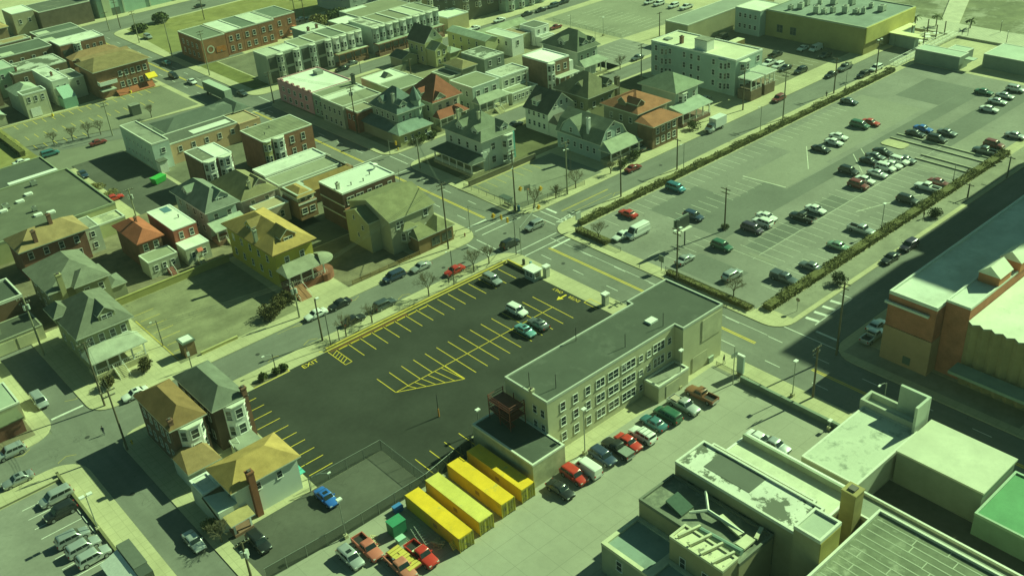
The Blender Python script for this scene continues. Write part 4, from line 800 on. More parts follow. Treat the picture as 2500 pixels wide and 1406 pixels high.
b.walls(193.8, 203, 162.8, 174.6, .1, 8, siding((.42, .47, .42))); b.hip(192.8, 204.2, 161.8, 175.4, 8, 3.2, shingle((.26, .30, .22)), ridge=((198.2, 167.5), (198.2, 169.5))); b.wins('y', 162.8, 194.6, 202.6, 3, (5,), .9, 1.5); b.bay(196.4, 162.8, 3, 1.1, 1.4, 7.2, WHITE, 2); b.porch(191.2, 202.8, 157.8, 162.6, 1.0, 3.9, shingle((.36, .41, .34)), 5, 'shed', floor=brick((.2, .12, .1)), rise=.9)
# long apartment block
b = Bd('apartment_block', 'long pale blue three-storey apartment block with cream flat roof and rooftop hut', 'apartment block', 224, 177)
ab = stucco((.40, .48, .45)); b.walls(218, 230, 162, 192.6, .1, 10.2, ab); b.flat(218, 230, 162, 192.6, 10.2, membrane((.64, .62, .46), (.5, .48, .36), (.5, .8), .15), WHITE, .35)
b.walls(219.4, 222.6, 173.2, 177.6, 10.2, 13.2, WHITE, 'rooftop_hut'); b.part('hut_roof', MB().box(219.3, 222.7, 173.1, 177.7, 13.2, 13.4), grey_roof()); b.chimney(221.4, 184, 10.2, 12.4, .9); b.part('roof_hatch', MB().box(221, 223, 188.6, 190.6, 10.3, 10.7), plain('unit_grey', (.33, .35, .30), .5, .2))
for z in (1.8, 4.8, 7.8): b.wins('x', 218, 163, 192, 11, (z,), .9, 1.5, skip=((3, 0), (7, 0)))
for y in (166.4, 187.8): b.bay(218, y, 3.0, .7, 1, 9.6, ab, 3, 'x')
b.wins('y', 162, 226.4, 229.6, 1, (7.6, 4.6), 1.3, 1.6); b.bay(221.6, 162, 4, 1.4, 1, 9.4, ab, 3)
b.porch(217.2, 222.4, 155.8, 160.5, 3.0, 6.0, membrane((.40, .43, .36)), 3, 'flat', wallmat=brick((.2, .14, .1)), floor=WALK); b.porch(223.4, 228.4, 155.8, 161.9, 3.0, 6.0, membrane((.40, .43, .36)), 3, 'flat', wallmat=brick((.2, .14, .1)), floor=WALK)
# mid far blocks
b = Bd('yellow_gable_house', 'yellow three-storey house with steep dark gable roof and white gable facing the viewer', 'house', 184, 259)
yw2 = siding((.50, .48, .25)); b.walls(181.2, 188.2, 255, 264, .1, 7.4, yw2); b.gable(181.2, 188.2, 255, 264, 7.4, 4.0, 'y', dg, siding((.62, .62, .5)), .4); b.wins('x', 181.2, 255.6, 263.4, 3, (1.2, 4.4), .7, 1.5); b.win('y', 255, 185.4, 8.6, .8, 1.2)
b.walls(181.6, 186.4, 250.4, 254.95, .1, 5.8, yw2, 'front_wing'); b.gable(181.6, 186.4, 250.4, 254.95, 5.8, 1.8, 'y', shingle((.27, .29, .20)), yw2, .3, 'wing_roof'); b.wins('y', 250.4, 182, 186, 2, (1.2, 3.9), .7, 1.4); b.walls(186.45, 190.6, 249.4, 254, .1, 3.8, yw2, 'side_wing'); b.hip(186.4, 191, 249, 254.4, 3.8, 1.1, shingle((.36, .40, .32)), name='wing_roof')
b = Bd('yellow_long_house', 'long yellow house with pale green gable roof right of the yellow gable house', 'house', 199, 256)
b.walls(195.8, 201, 242.6, 262, .1, 6.6, siding((.52, .50, .28))); b.gable(195.8, 201, 242.6, 262, 6.6, 1.0, 'y', shingle((.36, .42, .33)), siding((.5, .52, .4)), .3); b.wins('x', 195.8, 245, 261, 4, (1.4, 4.2), .7, 1.5)
b = Bd('brick_garage', 'long low cream garage with dark gable roof left of the yellow gable house', 'garage', 177, 269)
b.walls(174.6, 180.6, 259.2, 278-13.6, .1, 3.0, stucco((.42, .41, .25))); b.walls(174.6, 180.6, 264.45, 265.6, .1, 3.0, stucco((.42, .41, .25)), 'rear_bay'); b.gable(174.6, 180.6, 259.2, 265.6, 3.0, 1.4, 'y', shingle((.115, .125, .10)), stucco((.4, .4, .26)), .3)
b = Bd('dark_block', 'grey two-storey block with dark and pale flat roof right of the yellow houses', 'building', 188, 235)
b.walls(184.6, 192.6, 230, 241, .1, 6, stucco((.22, .25, .22))); b.flat(184.6, 192.6, 230, 241, 6, membrane((.12, .13, .10), (.45, .46, .4), (.5, .54), .15), TRIM, .25); b.wins('y', 230, 185, 192.4, 2, (3.6,))
b = Bd('brown_hip_house', 'low house with small brown hip roof in front of the grey block', 'house', 178, 233)
b.walls(175.2, 180.6, 229, 237.6, .1, 5.8, stucco((.30, .31, .25))); b.hip(174.8, 181, 228.6, 238.2, 5.8, 1.3, shingle((.27, .22, .12))); b.walls(170.4, 175.1, 229.6, 238, .1, 4.2, stucco((.42, .42, .3)), 'west_wing'); b.flat(170.4, 175.1, 229.6, 238, 4.2, dark_roof(), TRIM, .35)
b = Bd('tan_hip_house', 'low brown-roofed house behind the red-roofed Victorian', 'house', 157, 226)
b.walls(155.6, 164, 223, 229, .1, 4.8, stucco((.36, .30, .18))); b.hip(155.2, 164.4, 222.6, 229.4, 4.8, 1.6, shingle((.30, .23, .10)))
b = Bd('white_house', 'plain white boxy house with grey flat roof left of the dark Victorian', 'house', 206, 243)
b.walls(203.8, 208.8, 239, 252, .1, 6, WHITE); b.flat(203.8, 208.8, 239, 252, 6, membrane((.5, .52, .44)), WHITE, .15); b.wins('y', 239, 204, 208.6, 1, (3.4,)); b.wins('x', 203.8, 240, 251, 3, (3.4,), .8, 1.3)
b = Bd('white_house', 'white house with dark flat roof and windowed sunroom at the empty lot edge', 'house', 219, 245)
b.walls(216, 222.4, 241.4, 248.8, .1, 6, WHITE); b.flat(216, 222.4, 241.4, 248.8, 6, membrane((.14, .15, .12)), WHITE, .1); b.wins('y', 241.4, 216.4, 222, 2, (4,), .7, 1.2); b.walls(216.4, 222.2, 238.6, 241.35, .1, 3.2, WHITE, 'sunroom'); b.flat(216.4, 222.2, 238.6, 241.35, 3.2, membrane((.3, .32, .26)), WHITE, .1); b.wins('y', 238.6, 216.6, 222, 5, (1.4,), .7, 1.0)
b = Bd('long_shed', 'long shed with pale green sloping roof behind the white houses', 'shed', 215, 262)
b.walls(203.4, 222.6, 252.6, 258.6, .1, 4.6, stucco((.44, .45, .33))); b.gable(203.4, 222.6, 252.6, 258.6, 4.6, 1.2, 'x', shingle((.33, .36, .25)), stucco((.44, .45, .33)), .3)
b = Bd('brown_roof_house', 'cream house with brown-olive flat roof between the long shed and yellow long house', 'house', 199, 236)
b.walls(209.2, 215.4, 243, 252, .1, 4.6, stucco((.42, .4, .26))); b.flat(209.2, 215.4, 243, 252, 4.6, membrane((.30, .22, .13), (.36, .36, .26)), TRIM, .2)
b = Bd('stone_wall', 'low pale garden wall along the corner of the cream garage', 'wall', 166, 256); b.walls(164.6, 174.2, 256.6, 257, .1, 2.2, stucco((.36, .37, .28)))
# terrace with arched porches
cols = [(.40, .40, .33), (.44, .47, .40), (.40, .45, .42), (.36, .38, .32), (.40, .46, .42), (.42, .48, .42)]
lab = ['corner row house with many-sided pale roof and dark arched porches', 'row house with white roof and arched porches next to the corner one', 'row house with a dark recessed front third along the terrace', 'row house with olive roof and grey arch midway along the terrace', 'row house with white bays and wide brick porch in the terrace', 'end row house with white bays and brick porch at the right end of the terrace']
for i in range(6):
    x0 = 138.6+i*5.9; x1 = x0+5.84; b = Bd('row_house', lab[i], 'row house', x0+3, 284, group='terrace with arched porches')
    wl_ = siding(cols[i]); yb = (288, 287, 289, 290, 291, 291)[i]
    b.walls(x0, x1, 279.6, yb, .1, 9.3, wl_); b.flat(x0, x1, 279.6, yb, 9.3, [membrane((.46, .47, .38)), membrane((.62, .64, .56)), membrane((.27, .28, .20)), membrane((.24, .235, .16)), membrane((.17, .19, .145)), membrane((.22, .22, .15))][i], TRIM, .3)
    if i < 4:
        for z in (.6, 5.0): b.part('arch_shade_panel', MB().box(x0+.5, x0+3.2, 279.5, 279.58, z, z+3.6), plain('painted_porch_shade', (.05, .055, .05)))  # flat near-black panels paint in the shade of the open porches
        b.bay(x0+4.5, 279.6, 2.2, 1.2, .3, 9.0, WHITE if i in (1, 3) else wl_, 3)
    else:
        b.bay(x0+1.6, 279.6, 2.3, 1.1, 4.6, 9, WHITE, 1); b.bay(x0+4.4, 279.6, 2.3, 1.1, 4.6, 9, WHITE, 1)
        b.porch(x0, x1, 276.6, 279.5, 1.2, 4.0, membrane((.26, .25, .17) if i == 4 else (.46, .48, .38)), 3, 'flat', trim=brick((.3, .17, .1)), rail=True)
b = Bd('row_house', 'rear pale-roofed row house behind the arched terrace', 'row house', 164.6, 296); b.walls(160.4, 168.6, 291.4, 301.2, .1, 9.3, siding((.34, .38, .32))); b.flat(160.4, 168.6, 291.4, 301.2, 9.3, membrane((.56, .58, .48), (.45, .46, .38)), TRIM, .2); b.chimney(162, 293, 9.3, 10.6, .7); b.chimney(165.6, 293.6, 9.3, 10.6, .7)
lab = ['second terrace row house at its left end with patchy white roof and grey bay', 'second terrace row house with olive roof and cream-edged bays', 'second terrace row house with dark olive roof right of the cream-edged bays', 'second terrace row house with small pale roof and white bays', 'end row house of the second terrace with white bays and long porch']
for i in range(5):
    x0 = 176.8+i*5.6; x1 = x0+5.54; b = Bd('row_house', lab[i], 'row house', x0+3, 284, group='second terrace with bays')
    c = siding([(.40, .45, .42), (.42, .46, .38), (.38, .43, .42), (.38, .44, .42), (.40, .46, .43)][i]); b.walls(x0, x1, 278, 291.4, .1, 9.3, c); b.flat(x0, x1, 278, 291.4, 9.3, [membrane((.5, .5, .42), (.2, .2, .16), (.5, .56), .3), membrane((.24, .23, .16)), membrane((.23, .225, .16)), membrane((.5, .51, .40)), membrane((.27, .28, .2))][i], TRIM, .3)
    b.bay(x0+1.5, 278, 2.4, 1.1, 4.6, 9, WHITE if i else c, 1); b.bay(x0+4.2, 278, 2.2, 1.0, 4.6, 9, c, 1)
    b.porch(x0, x1, 275.0, 277.9, 1.2, 4.0, membrane((.30, .33, .26)), 3, 'flat', trim=brick((.28, .15, .1)))
b = Bd('row_house', 'white-roofed annex behind the left end of the second terrace', 'row house', 178, 298); b.walls(174, 182, 291.6, 300, .1, 8.6, brick((.26, .2, .14))); b.flat(174, 182, 291.6, 300, 8.6, membrane((.74, .75, .66)), TRIM, .2)
b = Bd('row_house', 'long dark-roofed rear range with white strip behind the second terrace', 'row house', 192, 300); b.walls(182.4, 204, 291.5, 306, .1, 9.0, stucco((.38, .40, .33))); b.flat(182.4, 204, 291.5, 306, 9.0, membrane((.24, .235, .165)), TRIM, .15); b.part('white_strip', MB().box(183, 192, 302.6, 305.4, 9.08, 9.12), membrane((.62, .64, .56)))
b = Bd('tall_block', 'tall pale grey-blue block at the top edge above the terraces', 'building', 203, 336); b.walls(199.6, 212, 326, 350, .1, 16, stucco((.42, .47, .44))); b.flat(199.6, 212, 326, 350, 16, grey_roof(), TRIM, .4); b.wins('y', 326, 200.4, 211.4, 3, (2, 5.4, 8.8, 12.2), 1.0, 1.7); b.wins('x', 199.6, 328, 348, 3, (5, 9), .8, 1.2)
b = Bd('white_hall', 'small cream hall with white roof at the right end of the second terrace', 'hall', 213, 282); b.walls(207.6, 217, 277, 285.6, .1, 5.4, stucco((.5, .42, .25))); b.flat(207.6, 217, 277, 285.6, 5.4, membrane((.62, .66, .54)), WHITE, .3)
for i, (x0, x1, y0, y1, h, c, l) in enumerate(((219, 237, 284, 300, 10, (.16, .15, .12), 'dark brick block with bays at the top centre beyond the terraces'), (237.1, 258, 280, 292, 9.6, (.34, .42, .38), 'row of grey-green bay houses at the top edge, right of the dark brick block'), (213, 230, 312, 330, 8, (.30, .28, .2), 'brown row at the top edge behind the dark brick block'))):
    b = Bd('row_building', l, 'row building', (x0+x1)/2, (y0+y1)/2); w = stucco(c); b.walls(x0, x1, y0, y1, .1, h, w); b.flat(x0, x1, y0, y1, h, [dark_roof(), membrane((.5, .52, .42)), grey_roof()][i], TRIM, .3); n = int((x1-x0)/5)
    for k in range(n): b.bay(x0+2.6+k*(x1-x0-1)/n, y0, 2.6, 1.1, .3 if i else 3.6, h-.4, w if i == 0 else siding((.44, .5, .45)), 3 if i else 2)
    b.wins('x', x0, y0+1, y1-1, 3, (3, 6), .8, 1.2)
# brick rows by the field
b = Bd('mural_building', 'brick building with a colourful mural wall beside the main road', 'building', 140, 327); b.walls(135.6, 144.6, 319.2, 336.4, .1, 8, brick((.36, .17, .09))); b.flat(135.6, 144.6, 319.2, 336.4, 8, membrane((.17, .19, .14)), TRIM, .25)
m = MB(); n = 18
for i in range(n):
    a, d = 2*pi*i/n, 2*pi*(i+1)/n; m.poly([(138.6+1.35*cos(a), 319.15, 4.2+1.35*sin(a)), (138.6+1.35*cos(d), 319.15, 4.2+1.35*sin(d)), (138.6+.95*cos(d), 319.15, 4.2+.95*sin(d)), (138.6+.95*cos(a), 319.15, 4.2+.95*sin(a))])
b.part('mural_ring', m, plain('mural_white', (.6, .58, .5))); b.part('mural', MB().box(140.6, 144, 319.1, 319.18, 2.6, 4.4), surf('mural_orange', (.50, .17, .05), .8, .3, .8, 3, (.12, .22, .25), (.55, .6), .9)); b.wins('x', 135.6, 321, 335, 4, (1.6, 4.6))
lab = ['brick row house by the field with white roof left of the dark-roofed one', 'brick row house with dark roof in the row by the field', 'brick row house with patchy pale roof in the row by the field', 'end brick row house with dark roof and outside stair by the field']
for i, (x0, x1, rm) in enumerate(((145.4, 151.6, membrane((.62, .64, .56))), (151.7, 157.9, membrane((.14, .17, .135))), (158, 164.4, membrane((.56, .58, .48), (.2, .2, .16), (.55, .6), .3)), (165, 174, membrane((.15, .18, .14))))):
    b = Bd('row_house', lab[i], 'row house', x0+3, 328, group='brick row by the field'); b.walls(x0, x1, 321-(.6 if i < 3 else -1.6), 337, .1, 8, brick((.33, .15, .09))); y0 = 320.4 if i < 3 else 322.6; b.flat(x0, x1, y0, 337, 8, rm, TRIM, .25); b.wins('y', y0, x0+.4, x1-.4, 2, (4.8, 1.4), 1.0, 1.6)
    if i == 3: b.part('stair', MB().obox((172.4, 321.6), (1, .0), 1.0, 1.8, 3.6, 3.8).obox((171.4, 321.4), (.3, -1), 4.2, .9, 1.8, 2.0), plain('stair_orange', (.50, .17, .09)))
# ------------------------------------------------------------------ upper left blocks
b = Bd('brick_building', 'brick corner building with wide brown hip roof and small yellow awning by the striped lot', 'building', 105, 318)
rb = brick((.27, .14, .085)); b.walls(97, 114.2, 312.8, 326.4, .1, 8.8, rb); b.hip(96.2, 115, 312, 327.2, 8.8, 1.7, shingle((.26, .19, .10)), ridge=((101, 322), (111, 322))); b.wins('y', 312.8, 103.6, 113.8, 5, (5.6, 2.2), 1.0, 1.6)
b.part('balcony', MB().box(97, 102.6, 310.8, 312.75, 4.6, 4.9).box(97, 102.6, 310.8, 310.95, 4.9, 5.8).box(97, 97.15, 310.95, 312.75, 4.9, 5.8), WHITE); b.part('balcony_roof', MB().box(97, 101.6, 310.2, 312.7, 2.9, 3.15), membrane((.4, .42, .36))); b.part('red_skirt', MB().idx([(102, 310.6, .3), (114, 310.6, .3), (114, 312.75, 1.6), (102, 312.75, 1.6)], [(0, 1, 2, 3)]), shingle((.36, .12, .07)))
b.part('awning', MB().idx([(112.2, 310.6, 3.2), (115.4, 310.6, 3.2), (115.4, 312.75, 4.3), (112.2, 312.75, 4.3), (112.2, 310.6, 2.9), (115.4, 310.6, 2.9)], [(0, 1, 2, 3), (4, 5, 1, 0)]), plain('awning_yellow', (.80, .55, .03)))
b = Bd('white_house', 'cream two-storey house with flat front and shed roof at the left of the striped lot', 'house', 78.5, 322)
b.walls(75, 82, 313.8, 318.4, .1, 7.4, stucco((.52, .50, .37))); b.flat(75, 82, 313.8, 318.4, 7.4, membrane((.16, .18, .13)), WHITE, .3); b.hip(74.6, 82.4, 318.6, 330, 6.0, 2.0, shingle((.36, .40, .32))); b.walls(75, 82, 318.45, 329.6, .1, 6, stucco((.4, .42, .36)), 'rear_wing'); b.wins('y', 313.8, 75.4, 81.6, 3, (5,), .8, 1.5); b.part('door_panel', MB().box(76, 79, 313.7, 313.78, .4, 3), WHITE)
b = Bd('green_house', 'tall pale green house at the left edge behind the cream one', 'house', 79, 345)
b.walls(76, 82, 341.4, 352, .1, 9, stucco((.36, .52, .38))); b.flat(76, 82, 341.4, 352, 9, membrane((.40, .46, .38)), TRIM, .2); b.wins('y', 341.4, 76.4, 81.8, 2, (6, 2.6), .9, 1.4); b.walls(82.05, 86, 338, 346, .1, 5.5, WHITE, 'side_wing'); b.flat(82.05, 86, 338, 346, 5.5, white_roof(), WHITE, .2)
b = Bd('white_house', 'white narrow house with half grey, half white roof and a green rear stair', 'house', 87.6, 327)
b.walls(85.4, 90.4, 318, 336, .1, 8, siding((.58, .60, .52))); b.flat(85.4, 90.4, 318, 336, 8, membrane((.6, .62, .54), (.36, .38, .32), (.5, .52), .12), WHITE, .18); b.wins('y', 318, 85.8, 90, 2, (5,), .7, 1.4); b.chimney(87.6, 324, 8, 9.2, .6); b.walls(85.8, 90, 313.4, 317.95, .1, 3.2, plain('stair_green', (.20, .36, .28)), 'rear_stair'); b.part('stair_slope', MB().idx([(86, 313.4, 3.3), (90, 313.4, 3.3), (90, 317.9, 6), (86, 317.9, 6)], [(0, 1, 2, 3)]), plain('stair_green_b', (.3, .44, .36)))
b = Bd('small_house', 'small pale house with bay between the white narrow house and the brick corner building', 'house', 93.6, 326); b.walls(91.4, 96, 321, 332, .1, 6.4, siding((.5, .5, .42))); b.flat(91.4, 96, 321, 332, 6.4, grey_roof(), WHITE, .2); b.wins('y', 321, 91.8, 95.8, 1, (4,))
b = Bd('row_block', 'long dark brick row with white roof edge and deep arched porches in the upper left', 'row building', 107, 354)
b.walls(99.8, 115, 349.6, 359, .1, 9.5, brick((.25, .13, .08))); b.flat(99.8, 115, 349.6, 359, 9.5, membrane((.66, .67, .58), (.4, .4, .32)), WHITE, .25)
for z in (.8, 4.6): b.part('porch_shade_panel', MB().box(100.3, 103.6, 349.5, 349.58, z, z+3.2), plain('painted_porch_shade', (.05, .055, .05)))  # porch shade painted as dark panels on the flat wall
b.bay(105.4, 349.6, 2.6, 1.1, .4, 9.2, stucco((.34, .42, .38)), 3); b.wins('y', 349.6, 107.6, 114.6, 3, (6.2, 2.6), .8, 1.5); b.walls(99.8, 115, 340.2, 344.6, .1, 6.4, brick((.33, .17, .10)), 'low_front'); b.hip(99.4, 116, 339.6, 345.4, 6.4, 1.2, shingle((.30, .18, .10)), ridge=((104, 344.6), (113, 344.6)), name='front_roof')
b = Bd('brick_row', 'lower brown-roofed range with pale parapet in front of the long dark brick row', 'row building', 106, 333); b.walls(100, 115.8, 330, 337, .1, 7.4, brick((.3, .17, .1))); b.gable(100, 115.8, 330, 337, 7.4, 1.0, 'x', shingle((.30, .20, .11)), brick((.3, .17, .1)), .3); b.part('parapet', MB().box(99.8, 116, 329.5, 329.95, 7.0, 8.3), stucco((.36, .42, .40)))
lab = ['dark flat-roofed row house block nearest the long brick row at upper left', 'dark flat-roofed block beyond the nearest one at upper left', 'brown dark-fronted row left of the dark flat-roofed blocks']
for i, (x0, x1, y0, y1, h) in enumerate(((100, 121-4.5, 368.6, 378, 7), (101.6, 116.6, 378.6, 386.6, 7.2), (82, 99, 355, 368, 9))):
    b = Bd('row_block', lab[i], 'row building', (x0+x1)/2, (y0+y1)/2); b.walls(x0, x1, y0, y1, .1, h, brick((.2, .13, .08))); b.flat(x0, x1, y0, y1, h, membrane((.105, .125, .10)), TRIM, .2); b.part('light_roof', MB().box(x0+.8, x0+5, y0+1, y0+5, h+.08, h+.13), membrane((.5, .52, .4))); b.wins('y', y0, x0+1, x1-1, 4, (h-3,), .9, 1.4)
b = Bd('white_roof_house', 'white-roofed house in the top left corner above the dark blocks', 'house', 108, 380+40); b.walls(104, 112, 412, 424, .1, 9, stucco((.40, .36, .25))); b.flat(104, 112, 412, 424, 9, membrane((.72, .74, .64)), WHITE, .2); b.wins('y', 412, 104.6, 111.6, 2, (5,))
b = Bd('tan_roof_house', 'brown-roofed house at the top left edge left of the white-roofed one', 'house', 96, 412); b.walls(90, 100, 408, 420, .1, 6, brick((.3, .2, .12))); b.hip(89.4, 100.6, 407.4, 420.6, 6, 2, shingle((.40, .28, .13)))
b = Bd('teal_hall', 'big pale teal hall beyond the top road at the upper edge', 'hall', 165, 424); b.walls(136, 196, 411.6, 440, .1, 13, stucco((.36, .50, .42))); b.flat(136, 196, 411.6, 440, 13, grey_roof(), TRIM, .4); b.part('corner_pillar', MB().box(138, 141, 411.2, 411.55, .1, 13), stucco((.5, .52, .36))); b.part('garage_door', MB().box(141, 144.6, 411.45, 411.56, .1, 3), plain('dark_frame', (.1, .12, .1)))
for i in range(4): b.part('pilaster', MB().box(146+i*11, 146.6+i*11, 411.3, 411.56, .1, 12.6), stucco((.44, .5, .4)))
b = Bd('dark_hall', 'dark brick hall at the top left beyond the road beside the teal hall', 'hall', 122, 420); b.walls(113, 133, 409.6, 426, .1, 8, brick((.16, .12, .09))); b.flat(113, 133, 409.6, 426, 8, dark_roof(), TRIM, .2)
b = Bd('small_shed', 'tiny pale shed with round window at the left edge of the striped lot', 'shed', 66, 318); b.walls(62, 69, 315, 321, .1, 3, stucco((.42, .4, .3))); b.gable(62, 69, 315, 321, 3, 1.4, 'y', shingle((.38, .42, .36)), stucco((.42, .42, .34)), .3)
for i, (x0, x1, y0, y1, h, rm_, lab) in enumerate(((80, 97, 337.5, 350, 7.5, (.12, .13, .10), 'dark-roofed house squeezed between the green house and the long brick row'), (70, 81, 362, 378, 8, (.15, .15, .11), 'dark-fronted house at the left edge beyond the brown row'), (56, 74, 334, 350, 7, (.30, .33, .26), 'grey-roofed house at the far left edge beyond the striped lot'), (84, 99.6, 380, 392-6, 7, (.34, .25, .13), 'brown-roofed house at the upper left edge behind the dark blocks'), (116.7, 121, 392-6, 392-4, 3, (.3, .3, .24), 'low kiosk at the top road corner'))):
    b = Bd('old_house', lab, 'house', (x0+x1)/2, (y0+y1)/2); b.walls(x0, x1, y0, y1, .1, h, brick((.20, .14, .09))); b.flat(x0, x1, y0, y1, h, membrane(rm_, (.4, .42, .34), (.58, .62), .15), TRIM, .25); b.chimney(x0+2, y0+3, h, h+1.4, .6); b.wins('y', y0, x0+1, x1-1, 3, (h-3,), .9, 1.4); b.wins('x', x0, y0+1, y1-1, 2, (h-3,), .9, 1.4)
# ------------------------------------------------------------------ boardwalk end
b = Bd('low_hall', 'long low grey-roofed beige hall beside the empty parking lot', 'hall', 258, 206); b.walls(244.4, 290, 200.8, 210, .1, 7, stucco((.42, .38, .24))); b.flat(244.4, 290, 200.8, 210, 7, membrane((.27, .29, .25)), TRIM, .25); b.part('loading_door', MB().box(244.3, 244.39, 203, 205, .2, 3), plain('dark_frame', (.1, .12, .1)))
b = Bd('blue_block', 'pale blue three-storey block with white roof between the low hall and the casino hall', 'building', 270, 194); b.walls(266.2, 277, 189.2, 199, .1, 8.2, stucco((.42, .50, .47))); b.flat(266.2, 277, 189.2, 199, 8.2, membrane((.70, .72, .62)), TRIM, .2); b.wins('x', 266.2, 190, 198, 4, (2, 5.4), .9, 1.3)
b = Bd('casino_hall', 'huge windowless olive hall with dark roof full of air units near the boardwalk', 'hall', 282, 171); b.walls(269, 297, 153.6, 189, .1, 8.2, stucco((.33, .28, .12))); b.flat(269, 297, 153.6, 189, 8.2, membrane((.20, .235, .21), (.25, .29, .26), (.5, .7), .1), stucco((.42, .44, .35)), .35)
b.part('painted_sun_front', MB().box(269.2, 296.8, 153.2, 153.58, 3.6, 8.4), stucco((.60, .52, .18))); b.wins('x', 269, 176, 186, 2, (2,), 2, 2.2, plain('dark_frame', (.1, .12, .1)))  # brighter panel paints the yellowish sunlight on the end wall
px_ = [(273.4, 183), (276, 181), (280, 181.5), (283.6, 179), (286, 175.4), (288.4, 170.5), (289, 164), (287.4, 159.4), (274.6, 174.4), (275.6, 172.2), (277.6, 170.4), (279.8, 167.4), (281, 164.4), (282.2, 162.6)]
for i, (x, y) in enumerate(px_):
    t = thing('rooftop_unit', 'grey boxy air unit on the dark casino roof', 'rooftop unit', (x, y, 8.26), (i*1.3) % .5, 'air units on the casino roof')
    k = .8+.5*((i*37) % 10)/10; MB().box(-k, k, -k*.7, k*.7, .3, 1.5+.4*(i % 3)).build('casing', plain('unit_pale', (.42, .45, .38), .5, .2), t); [MB().box(q, q+.2, -k*.7, k*.7, 0, .3).build('foot', plain('vent_metal', (.12, .12, .11)), t) for q in (-k, k-.2)]; MB().tube((0, 0, 1.5+.4*(i % 3)), (0, 0, 1.65+.4*(i % 3)), k*.45, k*.45, 10).build('fan', plain('vent_metal', (.12, .12, .11)), t)
b = Bd('beach_bar', 'low bar with U-shaped cream roof and open deck in front of the casino hall', 'bar', 287, 149)
cm = membrane((.72, .68, .40), (.6, .56, .34)); b.part('roof', MB().box(281.8, 294, 153.0-2.2, 153.1, 3.8, 4.1).box(281.8, 285, 144.2, 150.75, 3.8, 4.1).box(281.8, 283.2, 142.4, 144.15, 3.8, 4.1), cm); b.walls(282.2, 293.6, 151, 152.8, .1, 3.8, stucco((.3, .36, .34))); b.walls(282.2, 284.6, 144.6, 150.9, .1, 3.8, stucco((.3, .36, .34)), 'side_wall'); b.part('deck', MB().box(285.05, 300, 143, 150.7, .1, .5), surf('deck_planks', (.42, .40, .29), .9, .15))
b = Bd('promenade_shop', 'low shop with stepped grey flat roof in deep shade beside the ramp', 'shop', 277, 132); b.walls(272.4, 277.6, 125.6, 139, .1, 4, stucco((.26, .30, .26))); b.flat(272.4, 277.6, 125.6, 139, 4, membrane((.42, .48, .40)), TRIM, .15); b.walls(277.65, 282, 126.4, 132, .1, 4, stucco((.24, .28, .25)), 'side_wing'); b.flat(277.65, 282, 126.4, 132, 4, membrane((.42, .48, .40)), TRIM, .15); b.part('hatch_roof', MB().box(274.5, 277, 122.6, 125.2, 3.0, 3.2), membrane((.42, .48, .40)))
b = Bd('promenade_shop', 'long low shop with pale grey flat roof at the right edge by the boardwalk', 'shop', 283, 112); b.walls(279, 291, 96, 122, .1, 4, stucco((.26, .30, .26))); b.flat(279, 291, 96, 122, 4, membrane((.44, .50, .42)), TRIM, .15)
struct('boardwalk', MB().box(300.4, 312, -60, 330, .0, .75), BOARD)
struct('beach_path', MB().prism([(312.02, 146), (312.02, 152), (420, 196), (420, 188)], .0, .62), surf('sand_path', (.50, .47, .36), .95, .15))
t = thing('boardwalk_ramp', 'long pale ramp with railings rising from the pavement to the boardwalk', 'ramp', (283, 141.8, .12))
MB().idx([(266, 140.4, .2), (300.4, 140.4, .8), (300.4, 143.2, .8), (266, 143.2, .2), (266, 140.4, .05), (300.4, 140.4, .05), (300.4, 143.2, .05), (266, 143.2, .05)], [(0, 1, 2, 3), (4, 5, 1, 0), (7, 3, 2, 6), (4, 0, 3, 7)]).build('deck', BOARD, t, (283, 141.8, .12))
for yy in (140.4, 141.8, 143.2):
    m = MB().tube((266, yy, 1.25), (300.4, yy, 1.8), .06); [m.tube((266+i*2.3, yy, .2), (266+i*2.3, yy, 1.3+.037*i), .04) for i in range(15)]; m.build('railing', WHITE, t, (283, 141.8, .12))
# ------------------------------------------------------------------ red brick casino block at the right
b = Bd('brick_landmark', 'massive red brick and tan building with bright roof at the right edge', 'building', 150, 58)
tb = stucco((.42, .27, .16)); ob = brick((.44, .17, .10)); H = 12.6
b.walls(133.8, 240, 58.6, 67.0, .1, 6.6, tb, 'lower_wall'); b.walls(134, 240, 58.7, 66.9, 6.6, H, ob, 'upper_wall')
rfm = membrane((.60, .63, .56), (.44, .46, .40), (.5, .7), .12)
b.flat(134, 240, 58.7, 66.9, H, rfm, plain('coping_pale', (.60, .62, .55)), .5)
b.walls(136.4, 240, 54.6, 58.55, .1, H+.8, ob, 'corner_tower'); b.flat(136.4, 240, 54.6, 58.55, H+.8, rfm, plain('coping_pale', (.60, .62, .55)), .3)
m = MB(); ys = [54.5-i*.9 for i in range(34)]
pts = [(136.2-(.7 if i % 2 else 0), y) for i, y in enumerate(ys)]; pts = [(240, ys[-1])]+[(240, ys[0])]+pts
b.part('pleated_wall', MB().prism(pts, .1, 11.4, bottom=False, top=False), surf('pleated_tan', (.36, .28, .15), .9, .15)); b.part('side_roof', MB().prism(pts, 11.2, 11.5), membrane((.66, .66, .55), (.5, .5, .42), (.55, .7), .3))
b.part('low_canopy', MB().box(132.2, 135.3, 26, 54.6, 3.6, 4.1), surf('canopy_green', (.30, .36, .28), .9, .15)); b.part('vent_door', MB().box(133.7, 133.79, 61.6, 62.9, .8, 2.2), plain('dark_frame', (.1, .12, .1)))
